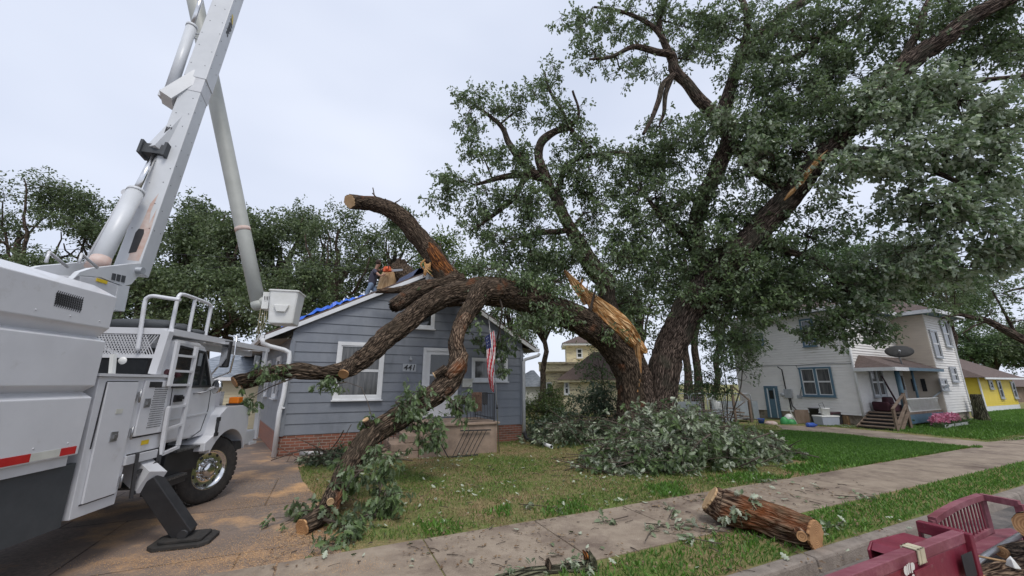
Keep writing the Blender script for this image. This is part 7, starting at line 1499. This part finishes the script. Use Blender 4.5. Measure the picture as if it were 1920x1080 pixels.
# chips in the bed
r=np.random.default_rng(77); n=9000; s_=r.uniform(1.6,sA-.05,n); qq=r.uniform(.1,1.84,n); base=SD[None]*s_[:,None]+SN[None]*qq[:,None]; bb=np.stack([base[:,0],base[:,1],np.full(n,.032)],1); an=r.uniform(0,6.28,n); d=unit(np.stack([np.cos(an),np.sin(an),r.uniform(-.1,.3,n)],1)); up_v=unit(np.array((0,0,1.))+r.normal(size=(n,3))*.4); nr=unit(up_v-d*np.sum(up_v*d,1,keepdims=True)); o=leafmesh('wood_chips',bb,d,nr,r.uniform(.01,.05,n),T_SIM,'sawdust'); tag(o,'wood chips and bark scraps covering the trailer bed','wood chips',kind='stuff')
# strap wound round the rail, decal
sS=RWl.fit(1712,1028)[0]; m_=MB()
for k in range(3):
    s0=sS-.05+.04*k; w=.022; rr=[(1.868,zr+.012),(1.977,zr+.012),(1.977,zr-.10),(1.868,zr-.10)]; o_=.004*(k%2)
    for (q0,z0),(q1,z1) in zip(rr,rr[1:]+rr[:1]): m_.add([S(s0-w,q0-o_,z0+o_),S(s0+w,q0-o_,z0+o_),S(s0+w+.008,q1-o_,z1+o_),S(s0-w+.008,q1-o_,z1+o_)],[(0,1,2,3)])
so_=m_.build('tie_strap','strap',None,loc=S(sS,1.92,zr),recalc=False); so_.modifiers.new('s','SOLIDIFY').thickness=.008; tag(so_,'beige tie strap wound round the trailer top rail','strap')
DW=Wall(S(0,1.848)[:2],SD); u0,z0=DW.fit(1697,1066); m_=MB()
def cpoly(c0,c1,pts,sc): m_.poly([DW.pt(c0+x*sc,c1+y*sc,.0) for x,y in pts])
DW=Wall(S(0,1.862)[:2],SD); u0,z0=DW.fit(1704,1070,.0)
for (cx,cy,rad) in ((-.05,.01,.035),(.045,-.06,.03),(.07,.02,.028)): m_.poly([DW.pt(u0+cx+rad*math.cos(t),z0+cy+rad*math.sin(t),.004) for t in np.linspace(0,6.28,13)[:-1]])
for (x,y) in ((-.03,.03),(.0,.035),(.035,.03)): m_.poly([DW.pt(u0+x-.012,z0+y-.05,.006),DW.pt(u0+x+.010,z0+y-.05,.006),DW.pt(u0+x+.024,z0+y+.02,.006),DW.pt(u0+x+.002,z0+y+.02,.006)])
dp=MB(); dp.sbox(sS-.22,sS+.12,1.852,1.860,zr-.38,zr-.115); dpo=dp.build('decal_plate','maroon',tr_); m_.build('decal','whiteplastic',dpo,recalc=False)
# ======== clutter by the white house
def gpos(u,v): return G(u,v)
def mpp(p): return (p[1]*cp)/F
def litem(name,label,cat_,u,v,prof,m,seg=16,lid=None,group=None,sx=1,sy=1):
    c=G(u,v); b=MB(); b.lathe(c,prof,(0,0,1),seg,sx=sx,sy=sy); o=b.build(name,m,None,loc=c,recalc=False); return tag(o,label,cat_,group),c
def bx_(c,x,y,z0,z1,t=1.,rot=.1):
    ca,sa=math.cos(rot),math.sin(rot); f=lambda i,j,z:c+np.array((i*ca-j*sa,i*sa+j*ca,z)); return [f(-x,-y,z0),f(x,-y,z0),f(x,y,z0),f(-x,y,z0),f(-x*t,-y*t,z1),f(x*t,-y*t,z1),f(x*t,y*t,z1),f(-x*t,y*t,z1)]
o,c=litem('trash_bin','black round trash bin against the white house wall','bin',1534,792,[(.24,0),(.25,.02),(.30,.62),(.32,.63),(.32,.67),(.29,.67),(.27,.3)],'black'); 
o,c=litem('storage_tote_dummy','x','x',1551,797,[(.01,0),(.01,.01)],'greyplastic'); bpy.data.objects.remove(o)
m_=MB(); m_.box8(bx_(c,.40,.24,0,.36,1.08)); to=m_.build('storage_tote','greyplastic',None,loc=c,bevel=.02); tag(to,'pale grey plastic storage tote with lid in front of the white house','tote'); m_=MB(); m_.box8(bx_(c,.45,.28,.362,.42,.97)); m_.build('lid','whiteplastic',to,bevel=.015)
m_=MB(); cc=c+np.array((.03,0,.42)); m_.lathe(cc,[(.15,0),(.18,.28),(.19,.29),(.19,.32),(0,.325)],(0,0,1),16); bo=m_.build('bucket','whiteplastic',None,loc=cc,recalc=False); tag(bo,'white plastic bucket standing on the grey tote','bucket'); m_=MB(); m_.tube([cc+np.array((-.19,0,.3)),cc+np.array((-.25,0,.5)),cc+np.array((-.05,0,.55)),cc+np.array((.0,0,.33))],.01,seg=5); m_.build('handle','black',bo,recalc=False)
c=G(1564,793); m_=MB(); m_.box8(bx_(c+np.array((0,.1,0)),.10,.15,0,.58,.8)); m_.tube([c+np.array((-.05,.1,.58)),c+np.array((-.05,.1,.66)),c+np.array((.06,.1,.66)),c+np.array((.06,.1,.56))],.015,seg=6); tag(m_.build('fuel_can','red',None,loc=c,bevel=.02),'red plastic can beside the grey tote','can')
c=G(1525,797,.09); m_=MB(); m_.lathe(c-np.array((.28,0,0)),[(.0,0),(.09,.01),(.10,.05),(.10,.3),(.04,.40),(.035,.45),(0,.455)],(1,.05,0),14); tag(m_.build('water_jug','blueplastic',None,loc=c,recalc=False),'blue plastic bottle lying on the path before the board panel','bottle')
c=G(1509,795); m_=MB(); m_.box8(bx_(c+np.array((0,.1,0)),.33,.03,.02,.62,1.,.05)); pn=m_.build('board_panel','woodold',None,loc=c); tag(pn,'brown weathered board panel leaning against the foundation','panel')
m_=MB(); q=c+np.array((-.42,.05,0)); m_.bar(q+np.array((.1,0,0)),q+np.array((-.12,.12,.75)),.12,.03); tag(m_.build('white_board','cream_tape',None,loc=q,recalc=False),'narrow white board leaning left of the brown panel','board')
for (u,v,m1,sx,sz,lb1,ct) in ((1472,795,'greenplastic',.18,.32,'green plastic bag slumped by the blue door','bag'),(1484,795,'greenplastic',.22,.22,'low green bag right of the taller green bag','bag'),(1482,793,'whiteplastic',.24,.42,'white bag with stuff piled behind the green bags','bag'),(1446,796,'rustpaint',.28,.16,'rust brown heap of cloth before the blue door','cloth heap')):
    c=G(u,v); m_=MB(); 
    nseg=10; rings=[]
    for j,zz in enumerate((0,.15,.45,.75,.95,1.)):
        for k in range(nseg):
            a=6.283*k/nseg; r=sx*(1.,1.08,1.,.8,.45,.1)[j]*(1+.25*noise.noise(Vector((math.cos(a)*2,math.sin(a)*2,zz*3+u)))); rings.append(c+np.array((r*math.cos(a),r*.7*math.sin(a),sz*zz)))
    m_.add(rings,[(i*nseg+k,i*nseg+(k+1)%nseg,(i+1)*nseg+(k+1)%nseg,(i+1)*nseg+k) for i in range(5) for k in range(nseg)]+[tuple(5*nseg+k for k in range(nseg))],0,True)
    tag(m_.build('bag' if ct=='bag' else 'cloth_heap',m1,None,loc=c,recalc=False),lb1,ct)
o,c=litem('plastic_tub','small blue tub on the ground left of the blue door','tub',1428,794,[(.11,0),(.15,.2),(.16,.22),(.14,.22),(.11,.03)],'blueplastic')
c=G(1580,797); m_=MB(); m_.box8(bx_(c+np.array((0,.15,0)),.38,.03,.0,.55,1.,.15)); sc1=m_.build('window_screen','burgundy',None,loc=c); tag(sc1,'old reddish framed screen leaning on the foundation right of the tote','screen'); m_=MB(); m_.box8(bx_(c+np.array((0,.115,0)),.30,.004,.06,.49,1.,.15)); m_.build('mesh','darkmesh',sc1)
c=G(1598,797); m_=MB(); m_.box8(bx_(c+np.array((0,.1,0)),.26,.15,.0,.4,1.,.15)); tag(m_.build('cardboard_box','plywood',None,loc=c,bevel=.01),'brown box between the screen and the white downspout','box')
sticks('yard_scraps',26,[G(1570,801),G(1612,803),G(1612,798),G(1570,796)],'cream_tape',.1,.5,'loose boards and scraps on the path before the white house',55)
# recliner on porch, pole
c=HW(-.6,1.15,pz+.0); m_=MB(); m_.box8(bx_(c,.42,.3,.02,.3,1.,.4)); m_.box8(bx_(c+np.array((.2,.25,0)),.3,.12,.3,.62,.9,.4)); m_.box8(bx_(c+np.array((-.38,0,0)),.1,.3,.02,.42,1.,.4)); tag(m_.build('armchair','burgundy',None,loc=c,bevel=.06),'dark maroon slumped armchair on the porch beside the steps','armchair')
m_=MB(); m_.bar(HW(-1.0,4.9,1.15),HW(-1.5,5.6,1.75),.05,.05); tag(m_.build('plank','metalblue',None,loc=HW(-1.1,5,1.2),recalc=False),'grey plank sticking out over the porch lattice','plank')
m_=MB(); m_.bar(HW(-.3,3.2,pz),HW(-.05,2.6,2.2),.06,.04); tag(m_.build('leaning_board','burgundy',None,loc=HW(-.3,3.2,pz),recalc=False),'dark board leaning inside the porch beside the door','board')
# pink flowers and white picket edging
fl=thing('flower_bed','pink flowers behind low white picket edging under the porch lattice','flowers',HW(-1.7,4.0)); n=1500; r=np.random.default_rng(5)
bb=np.array([HW(-1.55-.3*a,1.9+2.6*b,.15+.38*c_*(1-.3*abs(b-.5))) for a,b,c_ in r.random((n,3))]); d=unit(r.normal(size=(n,3))+np.array((0,-.4,.6))); nr=unit(np.cross(d,r.normal(size=(n,3)))); leafmesh('blossom',bb,d,nr,r.uniform(.06,.13,n),T_MID,'pink',fl)
n=500; bb=np.array([HW(-1.6-.4*a,1.6+3.2*b,.0) for a,b in r.random((n,2))]); d=unit(r.normal(size=(n,3))*.4+np.array((0,0,1.))); nr=unit(np.cross(d,r.normal(size=(n,3)))); leafmesh('foliage',bb,d,nr,r.uniform(.12,.3,n),T_SIM,'leaf_far_light',fl)
pk=MB(); 
for i in range(22):
    b=1.7+2.9*i/21; hbox(pk,-2.06,-2.04,b,b+.05,.0,.17)
hbox(pk,-2.04,-2.02,1.7,4.67,.07,.09); pk.build('picket_edging','whiteplastic',fl)
# brown stump pot right of the white house
sp1=Bark(); c=G(1843,790); sp1.limb([(*(c-UP*.05),.30),(*(c+UP*.5),.26),(*(c+UP*1.0),.22),(*(c+UP*1.3),.2)],seg=24,amp=.04,step=.1); tag(sp1.build('tree_stump','bark_moss',None,loc=c),'tall dark stump between the white house and the bright yellow house','stump')
# white dog behind the fence
Yd=19.9; D=lambda u,v,dy=0.: P(u,v,Yd+dy)
dg=thing('dog','white dog standing behind the wire fence, head turned left','dog',D(1345,775)*np.array((1,1,0))+np.array((0,0,.35)))
V=[D(1352,763),D(1344,760),D(1337,752),D(1334,745),D(1329,748),D(1325.5,750),D(1357,765),D(1342,768,-.1),D(1341,778,-.1),D(1341,768,.1),D(1340,778,.1),D(1357,770,-.1),D(1359,774,-.1),D(1357,780,-.1),D(1356,770,.1),D(1358,774,.1),D(1356,780,.1),D(1361,766),D(1365,771)]
skin('body',V,[(0,1),(1,2),(2,3),(3,4),(4,5),(0,6),(1,7),(7,8),(1,9),(9,10),(6,11),(11,12),(12,13),(6,14),(14,15),(15,16),(6,17),(17,18)],[.17,.19,.12,.11,.065,.04,.14,.07,.045,.07,.045,.08,.05,.04,.08,.05,.04,.03,.015],'whiteplastic',dg)
m_=MB()
for dy in (-.06,.06):
    q=D(1336,741.5,dy); m_.add([q+np.array((-.04,0,-.03)),q+np.array((.05,0,-.03)),q+np.array((.03,.0,.09)),q+np.array((0,.03,-.02))],[(0,1,2),(1,3,2),(3,0,2)])
m_.build('ear','trimwhite',dg,recalc=False); m_=MB(); q=D(1332.5,744,-.10); m_.lathe(q,[(.0,-.02),(.02,0),(0,.02)],(0,1,0),8); m_.lathe(D(1325,750),[(0,-.02),(.02,0),(0,.02)],(1,0,0),8); m_.build('eye','black',dg,recalc=False)
bx=MB(); q=D(1347,780)*np.array((1,1,0)); bx.box8(bx_(q,.5,.35,0,.42,1.,0)); 
ckr=bx.build('wooden_crate','metalblue',None,loc=q,bevel=.01); tag(ckr,'low grey box behind the fence that the white dog stands on','box')
# ======== wires
def wire(lb1,pts,r=.012):
    p=smooth(np.array([[*P(*q),0] for q in pts]),1.)[:,:3]; m_=MB(); m_.tube(list(p),r,seg=5); tag(m_.build('overhead_wire','black' if r<.02 else 'cream_tape',None,loc=p[0],recalc=False),lb1,'wire','overhead wires')
wire('thin wire passing behind the raised boom and the worker',((-200,455,22),(0,463,22),(300,475,22),(560,492,22),(760,512,22),(960,540,22)),.012)
wire('lower wire crossing behind the bungalow roof left of the worker',((200,540,20),(420,500,20),(600,505,20),(700,515,20),(830,535,20)),.008)
wire('pale service wire between the middle stem and the right trunk of the oak',((1137,548,14.2),(1190,545,14.4),(1240,540,14.6),(1330,538,14.8)),.02)
wire('thin wire above the bright yellow house beside the bough',((1700,600,30),(1800,640,30),(1920,648,30),(2100,650,30)),.012)
# small caterpillar of sawdust/leaves near trunk of arm
